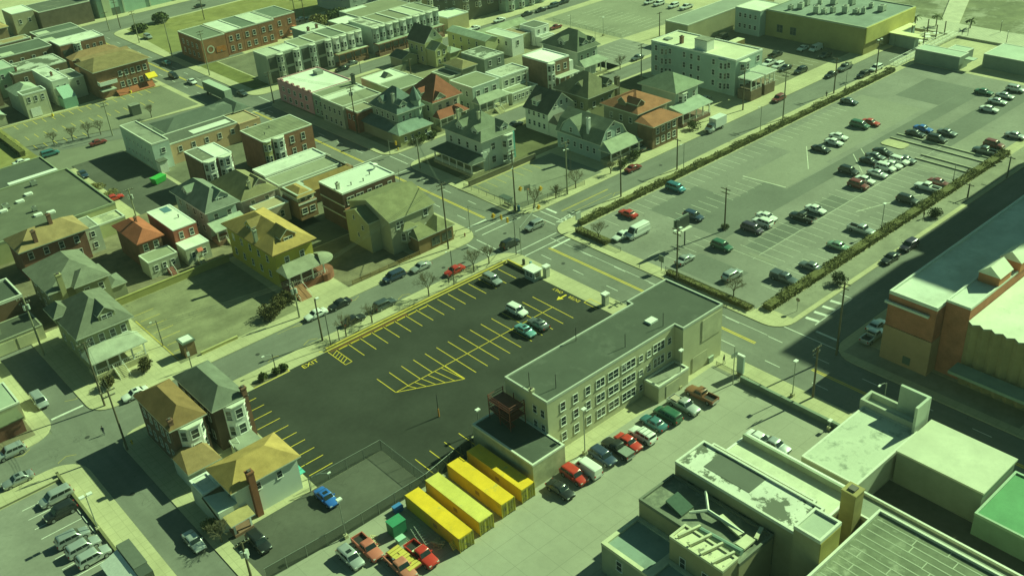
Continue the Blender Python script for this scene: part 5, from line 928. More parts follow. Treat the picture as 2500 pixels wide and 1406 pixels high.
for i, (x, y) in enumerate(((146.6, 54.8), (153.4, 54.6))):
    o2 = surf('orange_tile', (.55, .21, .10), .8, .12); b.part('roof_lantern', MB().box(x-1.4, x+2.6, y-.2, y+3.2, H+.8, H+2.6), o2); b.part('lantern_cap', MB().idx([(x-1.6, y-.4, H+2.6), (x+2.8, y-.4, H+2.6), (x+2.8, y+3.4, H+2.6), (x-1.6, y+3.4, H+2.6), (x-1.6, y+1.5, H+4.2), (x+2.8, y+1.5, H+4.2)], [(0, 1, 5, 4), (3, 4, 5, 2), (0, 4, 3), (1, 2, 5)]), [membrane((.66, .66, .55))])
b.part('sign_band', MB().box(133.3, 133.75, 59.6, 67.2, 11.0, 11.4), plain('coping_pale', (.60, .62, .55)))
# unseen tower outside the picture, its added wings sized to shape the street shadow
for i, (x0, x1, y0, y1, h) in enumerate(((236, 262, 40, 58, 84), (238, 264, 58.1, 61.5, 74), (238, 264, 61.6, 70, 50), (236, 262, 70.1, 77, 30))):
    b = Bd('unseen_shadow_tower', ('tall unseen tower off to the right that shades the street', 'unseen upper block added to shape the edge of the tower shadow', 'unseen middle block added to shape the edge of the tower shadow', 'unseen lowest block added to shape the street shadow at right')[i], 'tower', (x0+x1)/2, (y0+y1)/2); b.walls(x0, x1, y0, y1, .1, h, stucco((.45, .43, .36))); b.flat(x0, x1, y0, y1, h, grey_roof(), TRIM, .6); b.wins('x', x0, y0+1, y1-1, 3, [4+4*k for k in range(int(h/4)-2)], 2, 1.8)
# ------------------------------------------------------------------ bottom right roofs
b = Bd('white_roof_building', 'low building with stained white flat roof and tall corner sign wall by the shaded road', 'building', 107, 55)
g0 = stucco((.42, .44, .36)); b.walls(98.6, 114.4, 49.8, 58.6, .1, 4.8, g0); b.flat(98.6, 114.4, 49.8, 58.6, 4.8, membrane((.54, .56, .46), (.24, .26, .21), (.52, .68), .4), TRIM, .12); b.part('corner_parapet', MB().box(114.1, 117, 53.4, 59.4, 4.9, 6.2), g0) if False else None
b.walls(114.45, 117.4, 50.6, 59.2, .1, 4.8, g0, 'street_bay'); b.flat(114.45, 117.4, 50.6, 59.2, 4.8, membrane((.55, .6, .52)), g0, 1.1, .4); b.part('sign_wall', MB().box(116.9, 117.4, 50.0, 54.6, 4.8, 9.4).box(113.6, 116.85, 50.0, 50.4, 4.8, 9.4), stucco((.46, .50, .42)))
b = Bd('carport_roof', 'big plain cream-white roof over walls coloured dark for shade', 'canopy', 112, 43)
b.part('roof', MB().box(107.6, 117.2, 36.8, 49.4, 5.5, 5.8), membrane((.58, .58, .46), (.5, .5, .4), (.5, .7), .3)); b.walls(107.8, 117.0, 37.0, 49.3, .1, 5.45, stucco((.22, .25, .20)))  # wall colour kept dark to paint in the shade below the roof
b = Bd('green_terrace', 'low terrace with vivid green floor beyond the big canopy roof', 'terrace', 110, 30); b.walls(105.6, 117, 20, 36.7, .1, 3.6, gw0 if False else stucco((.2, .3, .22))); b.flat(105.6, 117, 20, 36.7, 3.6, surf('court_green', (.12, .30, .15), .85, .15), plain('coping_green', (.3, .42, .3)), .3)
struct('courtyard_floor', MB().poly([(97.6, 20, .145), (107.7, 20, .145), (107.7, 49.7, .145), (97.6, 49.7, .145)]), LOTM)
b = Bd('flat_block', 'long flat-roofed block with patchy white and dark tar roof and ochre end wall', 'building', 86, 55)
gw = stucco((.36, .32, .20)); b.walls(80.6, 86.6, 47.5, 66.6, .1, 10, gw); b.flat(80.6, 86.6, 47.5, 66.6, 10, patchy(), TRIM, .35); b.part('tar_patch', MB().box(82.6, 86.2, 56, 63.4, 10.07, 10.1), membrane((.12, .13, .11))); b.walls(79.8, 84.2, 43.8, 47.45, .1, 11.8, gw, 'stair_tower'); b.part('ochre_face', MB().box(79.9, 84.1, 43.72, 43.79, 2, 11.6), surf('ochre_stucco', (.40, .33, .10), .9, .2, .5, 2)); b.flat(79.8, 84.2, 43.8, 47.45, 11.8, membrane((.40, .43, .36), (.2, .21, .18), (.5, .6), .4), TRIM, .4); b.wins('x', 80.6, 49, 66, 4, (3, 6.6), .9, 1.6, plain('dark_frame', (.1, .12, .1)))
b.walls(86.65, 88.9, 50, 66.6, .1, 8.2, gw, 'gallery'); b.flat(86.65, 88.9, 50, 66.6, 8.2, membrane((.5, .52, .44), (.3, .32, .27), (.5, .6), .5), TRIM, .3)
b.walls(89.2, 96.6, 48.6, 66.4, .1, 5.6, gw, 'terrace_wing') ; b.flat(89.2, 96.6, 48.6, 66.4, 5.6, membrane((.60, .60, .48), (.45, .45, .36), (.5, .7), .3), WHITE, .2)
b.part('terrace_parapet', MB().box(95.0, 95.4, 48.6, 66.2, 5.7, 6.7), stucco((.34, .38, .30)))
b.chimney(92.0, 46.9, .1, 10.4, 2.0, surf('tan_stucco', (.36, .30, .13), .9, .2, .5, 2))
b = Bd('ribbed_roof_block', 'flat roof patterned with pale seam lines at the bottom right', 'building', 88, 40)
b.walls(93.2, 97.5, 24, 48.4, .1, 5.2, gw, 'gallery'); b.flat(93.2, 97.5, 24, 48.4, 5.2, membrane((.27, .29, .23), (.16, .18, .15), (.5, .65), .4), TRIM, .5); b.walls(72, 93.1, 24, 43.6, .1, 8, gw); b.flat(72, 93.1, 24, 43.6, 8, surf('seamed_roof', (.17, .19, .13), .9, .3, .3, 2, (.30, .32, .24), (.55, .65), .25), TRIM, .45)
m = MB(); rnd = random.Random(4)
for i in range(16):
    x = 73+i*1.25; y = 43.0
    while y > 27:
        y2 = y-rnd.uniform(1.5, 4); m.obox((x+rnd.uniform(-.06, .06), (y+y2)/2), (0, 1), y-y2, .14, 8.065, 8.085); y = y2
        if rnd.random() < .3: m.obox((x+.62, y), (1, 0), 1.2, .12, 8.067, 8.087)
b.part('roof_seams', m, membrane((.40, .42, .33)))
b = Bd('tar_roof_block', 'dark tar-roofed block with broken white pipes and a glass skylight at the bottom', 'building', 77, 58)
b.walls(73.4, 80.2, 50.4, 66.6, .1, 8, gw); b.flat(73.4, 80.2, 50.4, 66.6, 8, membrane((.15, .16, .125), (.25, .26, .2), (.5, .65), .4), plain('tar_edge_dark', (.16, .17, .13)), .4); b.part('skylight', MB().idx([(74.8, 60.6, 8.4), (77.2, 60.6, 8.4), (77.6, 63.6, 8.8), (75.2, 63.6, 8.8), (74.8, 60.6, 8.1), (77.2, 60.6, 8.1), (77.6, 63.6, 8.1), (75.2, 63.6, 8.1)], [(0, 1, 2, 3), (4, 5, 1, 0), (5, 6, 2, 1), (7, 4, 0, 3), (6, 7, 3, 2)]), [plain('skylight_glass', (.08, .12, .09), .08, 0, .8)])
b.part('roof_pipe', MB().path([(75.6, 60.0, 8.8), (77.4, 58.4, 9.0), (79.6, 60.6, 9.4)], .2).path([(77.4, 58.4, 9.0), (77.6, 53, 8.6)], .22), plain('pipe_white', (.55, .57, .48)))
b.wins('x', 73.4, 58, 66, 2, (3.4,), .9, 1.8, WHITE)
b.walls(70.4, 73.35, 50.6, 58.8, .1, 9, gw, 'west_wing'); b.flat(70.4, 73.35, 50.6, 58.8, 9, membrane((.64, .62, .44), (.2, .2, .15), (.52, .56), .5), surf('cream_rim', (.58, .56, .40)), .25); b.wins('x', 70.4, 51.4, 58.4, 2, (2.2, 5.2), .8, 1.7)
rm = plain('pipe_white', (.55, .57, .48))
for i in range(4): b.part('roof_rib', MB().obox((72+i*.2, 51.8+i*1.9), (1, -.25), 3.4, .3, 9.2, 9.6), surf('cream_rim', (.58, .56, .40)))
b.part('duct', MB().tube((74.6, 51, 8.9), (74.0, 57.6, 8.9), .45, .45, 10), plain('duct_green', (.16, .24, .20))); b.part('roof_slab', MB().box(75.4, 77.6, 51.2, 52.6, 8.5, 8.8).obox((77.6, 55), (.2, 1), 4, .9, 8.5, 8.75).obox((78.8, 51.6), (1, .3), 2.2, .5, 8.6, 8.9), surf('cream_rim', (.58, .56, .40)))
b = Bd('white_rim_block', 'low block with wide cream parapet round a bluish flat roof at the bottom edge', 'building', 69, 60)
b.walls(66.4, 73.3, 50, 66.8, .1, 5, stucco((.32, .34, .25))) ; b.flat(66.4, 73.3, 58.9, 66.8, 5, membrane((.24, .30, .27), (.16, .2, .18), (.5, .7), .3), surf('cream_rim', (.58, .56, .40)), .35, .55); b.flat(66.4, 70.3, 50, 58.86, 5, membrane((.24, .30, .27), (.16, .2, .18), (.5, .7), .3), surf('cream_rim', (.58, .56, .40)), .35, .55); b.wins('x', 66.4, 52, 66, 3, (2.6,), .9, 1.5)
# bottom left corner hut and left edge pieces
b = Bd('rooftop_hut', 'small hut with white sloped side roof and dark box at the bottom left lot edge', 'hut', 20.5, 110)
b.part('wall', MB().box(18, 20.5, 106.5, 114.4, .1, 2.2), stucco((.4, .4, .3))); b.part('sloped_roof', MB().idx([(17.8, 106.3, 2.2), (20.5, 106.3, 3.2), (20.5, 114.6, 3.2), (17.8, 114.6, 2.2), (17.8, 106.3, 2.0), (17.8, 114.6, 2.0)], [(0, 1, 2, 3), (4, 0, 3, 5)]), WHITE)
b.part('dark_box', MB().box(20.55, 22.4, 107, 115, .1, 3.4), plain('dark_box', (.07, .08, .07))); b.part('box_lid', MB().box(20.6, 22.5, 109, 115.1, 3.4, 3.5), plain('box_lid', (.12, .13, .11)))
b = Bd('brick_cottage', 'brick building corner with grey-green shed roof at the left edge of the junction', 'house', 17, 162)
b.walls(4, 21.3, 156.2, 159.6, .1, 2.8, brick((.2, .09, .07))); b.part('dark_roof', MB().box(3.8, 21.6, 156, 159.7, 2.8, 3.0), membrane((.15, .16, .1))); b.walls(4, 22.3, 159.75, 168, .1, 3.6, stucco((.4, .38, .26)), 'rear_wall'); b.flat(4, 22.3, 159.75, 168, 3.6, membrane((.36, .40, .32)), TRIM, .2)
b = Bd('garden_hall', 'low pale roofed range at the far left edge above the parked silver minivan', 'building', 15, 176); b.walls(2, 22, 170, 182, .1, 3.4, stucco((.4, .42, .34))); b.flat(2, 22, 170, 182, 3.4, membrane((.38, .44, .36)), TRIM, .2)
b = Bd('left_row', 'grey flat-roofed house at the left edge below the low store', 'house', 20, 200); b.walls(6, 27.5, 186, 206, .1, 4.6, stucco((.34, .34, .26))); b.flat(6, 27.5, 186, 206, 4.6, membrane((.22, .25, .2), (.4, .42, .34), (.55, .62)), TRIM, .3)
VEH = [
('minivan', 161.44, 135.04, 'S', 'teal', 0.13, 'teal-blue minivan parked against the long hedge of the right lot'),
('sedan', 144.72, 134.41, 'N', 'red', 0.13, 'bright red sedan alone near the hedge corner of the right lot'),
('suv', 153.00, 122.87, 'S', 'navy', 0.13, 'dark navy hatchback parked alone in the right lot beyond the billboard'),
('van', 139.31, 126.72, 'W', 'white', 0.13, 'tall white cargo van by the low fence at the right lot corner'),
('sedan', 136.27, 128.41, 'W', 'white', 0.13, 'white car half hidden beside the tall white cargo van'),
('suv', 146.31, 109.98, 'S', 'dgreen', 0.13, 'dark green wagon alone below the lamp post of the right lot'),
('minivan', 156.42, 109.98, 'S', 'plum', 0.13, 'dark plum minivan with sun glint, first of three parked together'),
('suv', 160.15, 110.07, 'N', 'white', 0.13, 'white utility car squeezed between plum minivan and white sedan'),
('sedan', 162.91, 111.01, 'S', 'white', 0.13, 'white sedan at the far side of the plum minivan trio'),
('sedan', 137.21, 111.99, 'E', 'silver', 0.13, 'silver sedan behind the lamp post at the right lot street fence'),
('suv', 138.40, 101.23, 'E', 'silver', 0.13, 'dark silver wagon near the small bare tree of the right lot'),
('sedan', 200.75, 122.77, 'S', 'black', 0.13, 'black sedan just in front of two glinting white cars'),
('sedan', 206.15, 122.66, 'S', 'white', 0.13, 'white car with strong windscreen glint in the mid right lot'),
('sedan', 209.86, 123.73, 'S', 'white', 0.13, 'second white car behind the glinting white one'),
('pickup', 167.49, 105.32, 'N', 'black', 0.13, 'dark pickup with empty bed next to a white sedan in the central row'),
('sedan', 172.45, 105.29, 'S', 'white', 0.13, 'white sedan to the right of the dark pickup in the central row'),
('pickup', 170.48, 93.11, 'S', 'silver', 0.13, 'silver pickup with white cab by the lower hedge lamp post'),
('sedan', 161.55, 92.64, 'S', 'green', 0.13, 'pale green sedan beside the lower hedge of the right lot'),
('sedan', 151.12, 92.19, 'N', 'dsilver', 0.13, 'grey sedan with pale trunk by the lower hedge'),
('pickup', 143.81, 93.08, 'S', 'slate', 0.13, 'slate blue pickup with covered bed at the lower hedge'),
('suv', 193.80, 110.78, 'S', 'black', 0.13, 'black car with sun glint alone left of the white car cluster'),
('sedan', 191.92, 105.45, 'S', 'white', 0.13, 'white sedan next to a dark red wagon below the cluster'),
('suv', 188.57, 105.10, 'S', 'maroon', 0.13, 'dark red wagon at the near end of the car cluster'),
('sedan', 196.63, 105.15, 'S', 'lgrey', 0.13, 'pale grey sedan between the cluster and the white sedan'),
('sedan', 201.64, 110.20, 'S', 'black', 0.13, 'nearest dark car of the cluster back row'),
('sedan', 204.85, 110.64, 'S', 'dsilver', 0.13, 'middle dark car of the cluster back row'),
('sedan', 208.34, 110.82, 'S', 'black', 0.13, 'farthest dark car of the cluster back row'),
('sedan', 207.60, 104.44, 'S', 'dsilver', 0.13, 'dark car at the far right end of the cluster'),
('suv', 205.83, 105.15, 'S', 'white', 0.13, 'white wagon second from the far end of the cluster'),
('sedan', 203.03, 105.24, 'S', 'white', 0.13, 'white sedan in the middle of the cluster front row'),
('suv', 200.62, 105.55, 'S', 'white', 0.13, 'white wagon at the near end of the cluster front row'),
('pickup', 197.11, 93.31, 'N', 'white', 0.13, 'white pickup with dark bed beside the lower hedge'),
('sedan', 200.97, 92.71, 'S', 'maroon', 0.13, 'maroon sedan right of the white pickup at the hedge'),
('suv', 188.78, 93.30, 'S', 'black', 0.13, 'dark off-road wagon with glint near the lower hedge'),
('pickup', 223.18, 93.26, 'N', 'slate', 0.13, 'slate pickup at the far end of the lower hedge row'),
('suv', 228.02, 93.50, 'S', 'maroon', 0.13, 'dark red wagon beyond the slate pickup at the far hedge end'),
('sedan', 236.24, 92.25, 'S', 'silver', 0.13, 'silver sedan at the right edge of the big lot'),
('sedan', 232.23, 134.94, 'S', 'slate', 0.13, 'slate sedan with glint alone near the upper hedge'),
('minivan', 219.50, 123.90, 'S', 'dgreen', 0.13, 'dark green minivan beside a small red car'),
('sedan', 222.70, 122.75, 'S', 'red', 0.13, 'red car tucked behind the dark green minivan'),
('sedan', 226.87, 110.83, 'S', 'blue', 0.13, 'blue car of the far group of four'),
('sedan', 222.99, 110.74, 'S', 'black', 0.13, 'black car left of the blue one in the far group'),
('suv', 222.86, 105.07, 'S', 'black', 0.13, 'black wagon nearest the divider kerb in the far group'),
('sedan', 228.15, 105.21, 'S', 'dsilver', 0.13, 'grey car at the right of the far group of four'),
('sedan', 259.51, 111.62, 'S', 'dgreen', 0.13, 'green sedan first of the right edge row of cars'),
('sedan', 259.99, 106.20, 'S', 'silver', 0.13, 'silver sedan second in the right edge row'),
('sedan', 255.08, 105.77, 'S', 'lgrey', 0.13, 'pale grey sedan third in the right edge row'),
('sedan', 248.75, 104.88, 'S', 'white', 0.13, 'white sedan nearest in the right edge row'),
('suv', 266.16, 106.33, 'S', 'lgrey', 0.13, 'pale wagon with glint farthest right in the right edge row'),
('sedan', 262.78, 170.45, 'W', 'white', 0.13, 'white sedan in the shaded car yard beside the white van'),
('van2', 264.59, 167.10, 'W', 'white', 0.13, 'white van in the shaded car yard under the olive hall'),
('sedan', 261.11, 161.55, 'W', 'black', 0.13, 'black car right of the white van in the car yard'),
('pickup', 252.96, 173.42, 'E', 'black', 0.13, 'black stake-bed truck in the car yard'),
('pickup', 244.95, 170.10, 'W', 'white', 0.13, 'white pickup in the car yard below the black truck'),
('suv', 245.02, 166.80, 'W', 'white', 0.13, 'white wagon next to the white pickup in the car yard'),
('sedan', 244.73, 164.03, 'W', 'black', 0.13, 'black sedan right of the white wagon in the car yard'),
('suv', 245.25, 159.15, 'W', 'black', 0.13, 'black wagon alone at the edge of the car yard'),
('pickup', 273.93, 181.31, 'E', 'dgreen', 0.13, 'dark truck in deep shade against the olive hall'),
('pickup', 255.09, 150.91, 'W', 'dsilver', 0, 'grey pickup loaded with boxes in the cross street'),
('sedan', 247.78, 150.68, 'W', 'black', 0, 'dark sedan behind the loaded grey pickup'),
('suv', 252.97, 143.55, 'W', 'black', 0, 'black car parked at the hedge side kerb of the cross street'),
('suv', 259.92, 143.72, 'W', 'white', 0, 'white car parked ahead of the black one at the hedge side kerb'),
('suv', 222.84, 150.78, 'W', 'maroon', 0, 'red wagon parked at the kerb by the apartment porches'),
('boxtruck', 195.80, 151.07, 'W', 'white', 0, 'white box truck parked on the cross street'),
('sedan', 209.81, 166.22, 'W', 'silver', 0.13, 'pale silver sedan in the shaded drive of the apartment block'),
('suv', 257.33, 197.25, 'W', 'black', 0.13, 'black car behind the long apartment block'),
('suv', 275.63, 244.51, 'W', 'white', 0.13, 'left white car at the top of the empty lot'),
('suv', 275.97, 240.28, 'W', 'white', 0.13, 'second white car from the left at the top of the empty lot'),
('suv', 276.84, 234.13, 'W', 'white', 0.13, 'white off-roader third from the left at the top of the empty lot'),
('pickup', 278.00, 229.30, 'W', 'white', 0.13, 'white pickup rightmost at the top of the empty lot'),
('sedan', 239.25, 271.16, 'W', 'black', 0, 'nearest dark car in the street beside the grey-green bay houses'),
('sedan', 245.69, 270.69, 'W', 'black', 0, 'second dark car in the street beside the grey-green bay houses'),
('suv', 252.28, 270.92, 'W', 'slate', 0, 'third dark car in the street beside the grey-green bay houses'),
('sedan', 258.20, 271.57, 'W', 'black', 0, 'farthest dark car in the street beside the grey-green bay houses'),
('sedan', 233.59, 250.12, 'W', 'maroon', 0.13, 'dark car behind the white house with sunroom'),
('sedan', 225.84, 205.23, 'W', 'dsilver', 0.13, 'dark low car on the pavement of the short street'),
('sedan', 164.40, 193.69, 'E', 'black', 0, 'dark car in the short street beside the white gable house'),
('sedan', 163.57, 150.08, 'E', 'maroon', 0, 'dark maroon sedan parked at the far kerb of the cross street'),
('sedan', 173.55, 157.62, 'N', 'silver', 0.13, 'silver sedan in the drive beside the gambrel house'),
('suv', 127.31, 145.92, 'W', 'silver', 0, 'silver crossover in the middle of the junction'),
('suv', 118.32, 143.78, 'E', 'black', 0, 'black wagon entering the junction below the silver crossover'),
('sedan', 99.43, 150.20, 'W', 'lgrey', 0, 'pale silver sedan parked at the kerb below the beige corner house'),
('minivan', 93.30, 151.09, 'W', 'navy', 0, 'dark blue minivan parked behind the pale silver sedan'),
('sedan', 103.11, 143.74, 'W', 'red', 0, 'red sedan parked across the street by the dark lot wall'),
('suv', 105.74, 134.98, 'S', 'silver', 0.13, 'silver wagon alone in the top corner of the dark lot'),
('sedan', 74.43, 150.59, 'W', 'white', 0, 'white hatchback parked below the yellow house steps'),
('sedan', 79.68, 150.38, 'W', 'black', 0, 'black sedan parked behind the white hatchback'),
('suv', 85.61, 143.55, 'E', 'slate', 0, 'slate grey car driving along the cross street'),
('sedan', 78.35, 143.43, 'E', 'black', 0, 'black sedan parked under the bare street trees'),
('suv', 101.37, 122.69, 'S', 'white', 0.13, 'white off-roader in the dark lot behind two small sedans'),
('sedan', 100.99, 116.34, 'N', 'dsilver', 0.13, 'grey sedan with roof hatch right of the aqua sedan'),
('sedan', 97.84, 116.46, 'S', 'aqua', 0.13, 'aqua sedan nearest in the dark lot trio'),
('sedan', 73.02, 81.56, 'S', 'black', 0.13, 'black sedan with glint nearest the yellow containers'),
('suv', 76.56, 82.29, 'S', 'red', 0.13, 'red wagon between the black sedan and the small white van'),
('van2', 78.95, 81.98, 'N', 'white', 0.13, 'small white van with blank sides in the row behind the office block'),
('suv', 82.49, 82.16, 'S', 'navy', 0.13, 'dark blue wagon right of the small white van'),
('pickup', 85.38, 81.85, 'N', 'black', 0.13, 'black pickup with grey bed cover behind the office block'),
('sedan', 87.62, 81.65, 'S', 'red', 0.13, 'red sedan right of the black pickup'),
('suv', 90.36, 81.22, 'N', 'white', 0.13, 'white wagon with roof rack behind the office block'),
('sedan', 93.81, 82.03, 'N', 'dteal', 0.13, 'dark teal sedan right of the white wagon with roof rack'),
('minivan', 96.83, 81.73, 'N', 'dgreen', 0.13, 'dark green minivan right of the dark teal sedan'),
('pickup', 100.44, 81.45, 'S', 'lgrey', 0.13, 'silver pickup with loaded bed behind the office block'),
('pickup', 104.47, 81.22, 'N', 'brown', 0.13, 'brown pickup at the far end of the row behind the office block'),
('sedan', 101.88, 67.82, 'S', 'white', 0.13, 'white sedan behind the wire fence of the terrace'),
('sedan', 47.87, 105.03, 'S', 'blue', 0.13, 'bright blue coupe alone in the fenced asphalt yard'),
('suv', 43.67, 92.34, 'S', 'lgrey', 0.13, 'silver wagon with sunroof at the bottom beside the lamp post'),
('pickup', 46.42, 92.18, 'S', 'dusty', 0.13, 'faded red pickup beside the pile of planks'),
('pickup', 47.61, 86.07, 'S', 'dusty2', 0.13, 'old red pickup with a tank in its bed at the bottom edge'),
('pickup', 50.94, 85.80, 'S', 'red', 0.13, 'shiny red pickup with cream tailband left of the containers'),
('suv', 36.14, 104.16, 'S', 'black', 0.13, 'black wagon in the fenced yard by the street'),
('suv', 17.30, 151.64, 'W', 'lgrey', 0, 'silver crossover parked at the kerb of the left street edge'),
('sedan', 15.89, 143.76, 'W', 'silver', 0, 'silver sedan with sunroof parked at the lower kerb by the left lot'),
('minivan', 18.78, 135.08, 'W', 'lgrey', 0.13, 'silver minivan first in the left lot row'),
('suv', 18.01, 131.21, 'W', 'black', 0.13, 'black car next to the silver minivan in the left lot'),
('suv', 17.30, 124.47, 'E', 'silver', 0.13, 'grey station wagon first of the three lower cars in the left lot'),
('suv', 17.68, 121.46, 'E', 'lgrey', 0.13, 'silver off-roader in the middle of the lower three in the left lot'),
('suv', 18.05, 118.53, 'E', 'lgrey2', 0.13, 'pale boxy wagon nearest the hut in the left lot'),
('sedan', 29.65, 111.08, 'S', 'lgrey', 0, 'pale sedan standing in the side street by the bare bush'),
('minivan', 25.73, 162.63, 'S', 'lgrey', 0, 'silver minivan at the stop line of the side street'),
('sedan', 38.56, 151.86, 'W', 'white', 0, 'white sedan with roof hatch parked before the brown house'),
('minivan', 68.75, 278.81, 'E', 'dteal', 0, 'teal van on the street by the grass triangle'),
('sedan', 61.10, 278.70, 'E', 'white', 0.13, 'white car at the left edge near the loading canopy'),
('sedan', 81.25, 275.98, 'E', 'maroon', 0, 'dark maroon car parked below the striped lot'),
('sedan', 128.28, 279.58, 'S', 'slate', 0, 'slate car behind the trailer on the main road'),
('sedan', 123.14, 303.51, 'S', 'white', 0, 'white sedan on the main road left of the trailer'),
('suv', 121.78, 314.10, 'S', 'black', 0, 'black car in the shade at the main road crossing'),
('sedan', 126.52, 329.92, 'N', 'dteal', 0, 'teal car deeper in the shade on the main road'),
('sedan', 169.67, 391.86, 'E', 'black', 0, 'black car on the top road'),
('suv', 136.17, 366.45, 'S', 'lgrey', 0.13, 'pale car in the small lot beside the mural building'),
('sedan', 184.44, 337.11, 'E', 'lgrey', 0.13, 'silver car parked by the field behind the brick row'),
('sedan', 227.85, 273.25, 'W', 'white', 0.13, 'white car at the foot of the grey-green bay houses'),
('sedan', 215.85, 272.96, 'W', 'white', 0.13, 'bright white car behind the yellow long house'),
('sedan', 161.20, 273.96, 'W', 'black', 0, 'black car parked before the arched terrace'),
('sedan', 166.09, 276.13, 'W', 'dsilver', 0, 'grey car parked before the brick porches of the terrace'),
('sedan', 144.86, 206.75, 'S', 'white', 0.13, 'white car in the drive beside the blue turret house'),
('sedan', 98.84, 33.86, 'S', 'aqua', 0.13, 'aqua-green car at the bottom right corner in shade'),
('sedan', 102.36, 65.38, 'S', 'lgrey', 0.13, 'pale car beside the wire fence of the white stained roof'),
('sedan', 69.48, 256.52, 'S', 'navy', 0.13, 'dark blue car against the parapet of the low store'),
('sedan', 69.10, 235.32, 'E', 'red', 0.13, 'red-backed small car behind the low store corner'),
('pickup', 137.76, 70.63, 'E', 'lgrey', 0.13, 'pale pickup parked beside the red brick building'),
('sedan', 141.09, 71.93, 'E', 'lgrey', 0.13, 'pale sedan behind the pickup beside the red brick building'),
('sedan', 163.97, 82.77, 'W', 'black', 0, 'black sedan at the edge of the shade in the lower street'),
('suv', 170.88, 82.72, 'W', 'plum', 0, 'dark wagon fully in the shade of the lower street')]
# ------------------------------------------------------------------ vehicles (front toward local +x)
PC = {'white': (.74, .75, .72), 'black': (.018, .02, .022), 'silver': (.46, .48, .48), 'lgrey': (.56, .58, .57), 'lgrey2': (.62, .64, .62), 'dsilver': (.20, .215, .22), 'slate': (.115, .135, .15), 'red': (.50, .035, .025), 'maroon': (.20, .03, .03),
      'navy': (.03, .05, .10), 'blue': (.03, .13, .50), 'teal': (.08, .26, .32), 'dteal': (.05, .16, .18), 'aqua': (.24, .50, .52), 'green': (.30, .42, .32), 'dgreen': (.035, .12, .075), 'plum': (.085, .06, .10), 'brown': (.24, .10, .05), 'dusty': (.48, .13, .10), 'dusty2': (.46, .15, .11)}
def paint(c):
    k = 'car_paint_'+c
    if k in MC: return MC[k]
    m, N, L, B = newmat(k); col = PC[c]
    B.inputs['Base Color'].default_value = (*col, 1); B.inputs['Roughness'].default_value = .32 if not c.startswith('dusty') else .6
    B.inputs['Metallic'].default_value = .55 if c in ('silver', 'lgrey', 'lgrey2', 'dsilver', 'slate', 'plum', 'green', 'aqua', 'teal') else 0
    B.inputs['Coat Weight'].default_value = .8 if not c.startswith('dusty') else .1; B.inputs['Coat Roughness'].default_value = .07
    MC[k] = m; return m
CG = plain('car_glass', (.02, .028, .03), .06, 0, .7); RUB = plain('rubber', (.018, .018, .018), .85); RIM = plain('wheel_alloy', (.40, .41, .41), .35, .6)
LAMPW = plain('headlight_glass', (.62, .64, .62), .15, 0, .8); LAMPR = plain('taillight_red', (.40, .02, .02), .25); BLK = plain('black_trim', (.022, .022, .022), .6)
CARS = {  # L W H belt hood ws_base ws_top rear_top rear_base trunk
 'sedan': (4.75, 1.82, 1.46, .95, .92, .98, .30, -.95, -1.62, 1.0), 'suv': (4.75, 1.90, 1.74, 1.08, 1.06, 1.12, .52, -1.92, -2.22, 1.1), 'minivan': (5.0, 1.94, 1.76, 1.05, 1.0, 1.55, .75, -2.1, -2.38, 1.1),
 'pickup': (5.7, 1.96, 1.82, 1.12, 1.12, 1.18, .62, -.52, -.70, 1.12), 'van': (5.9, 2.05, 2.55, 1.25, 1.2, 2.25, 1.45, -2.85, -2.92, 1.3), 'van2': (5.0, 1.95, 1.98, 1.1, 1.02, 1.7, 1.0, -2.36, -2.45, 1.2), 'boxtruck': (6.6, 2.15, 2.2, 1.3, 1.3, 2.6, 2.15, 1.35, 1.3, 1.3)}
CM = {}
def mesh_of(mb, name, mats, smooth=38):
    o = mb.build(name, mats, smooth=smooth); me = o.data; bpy.data.objects.remove(o); return me
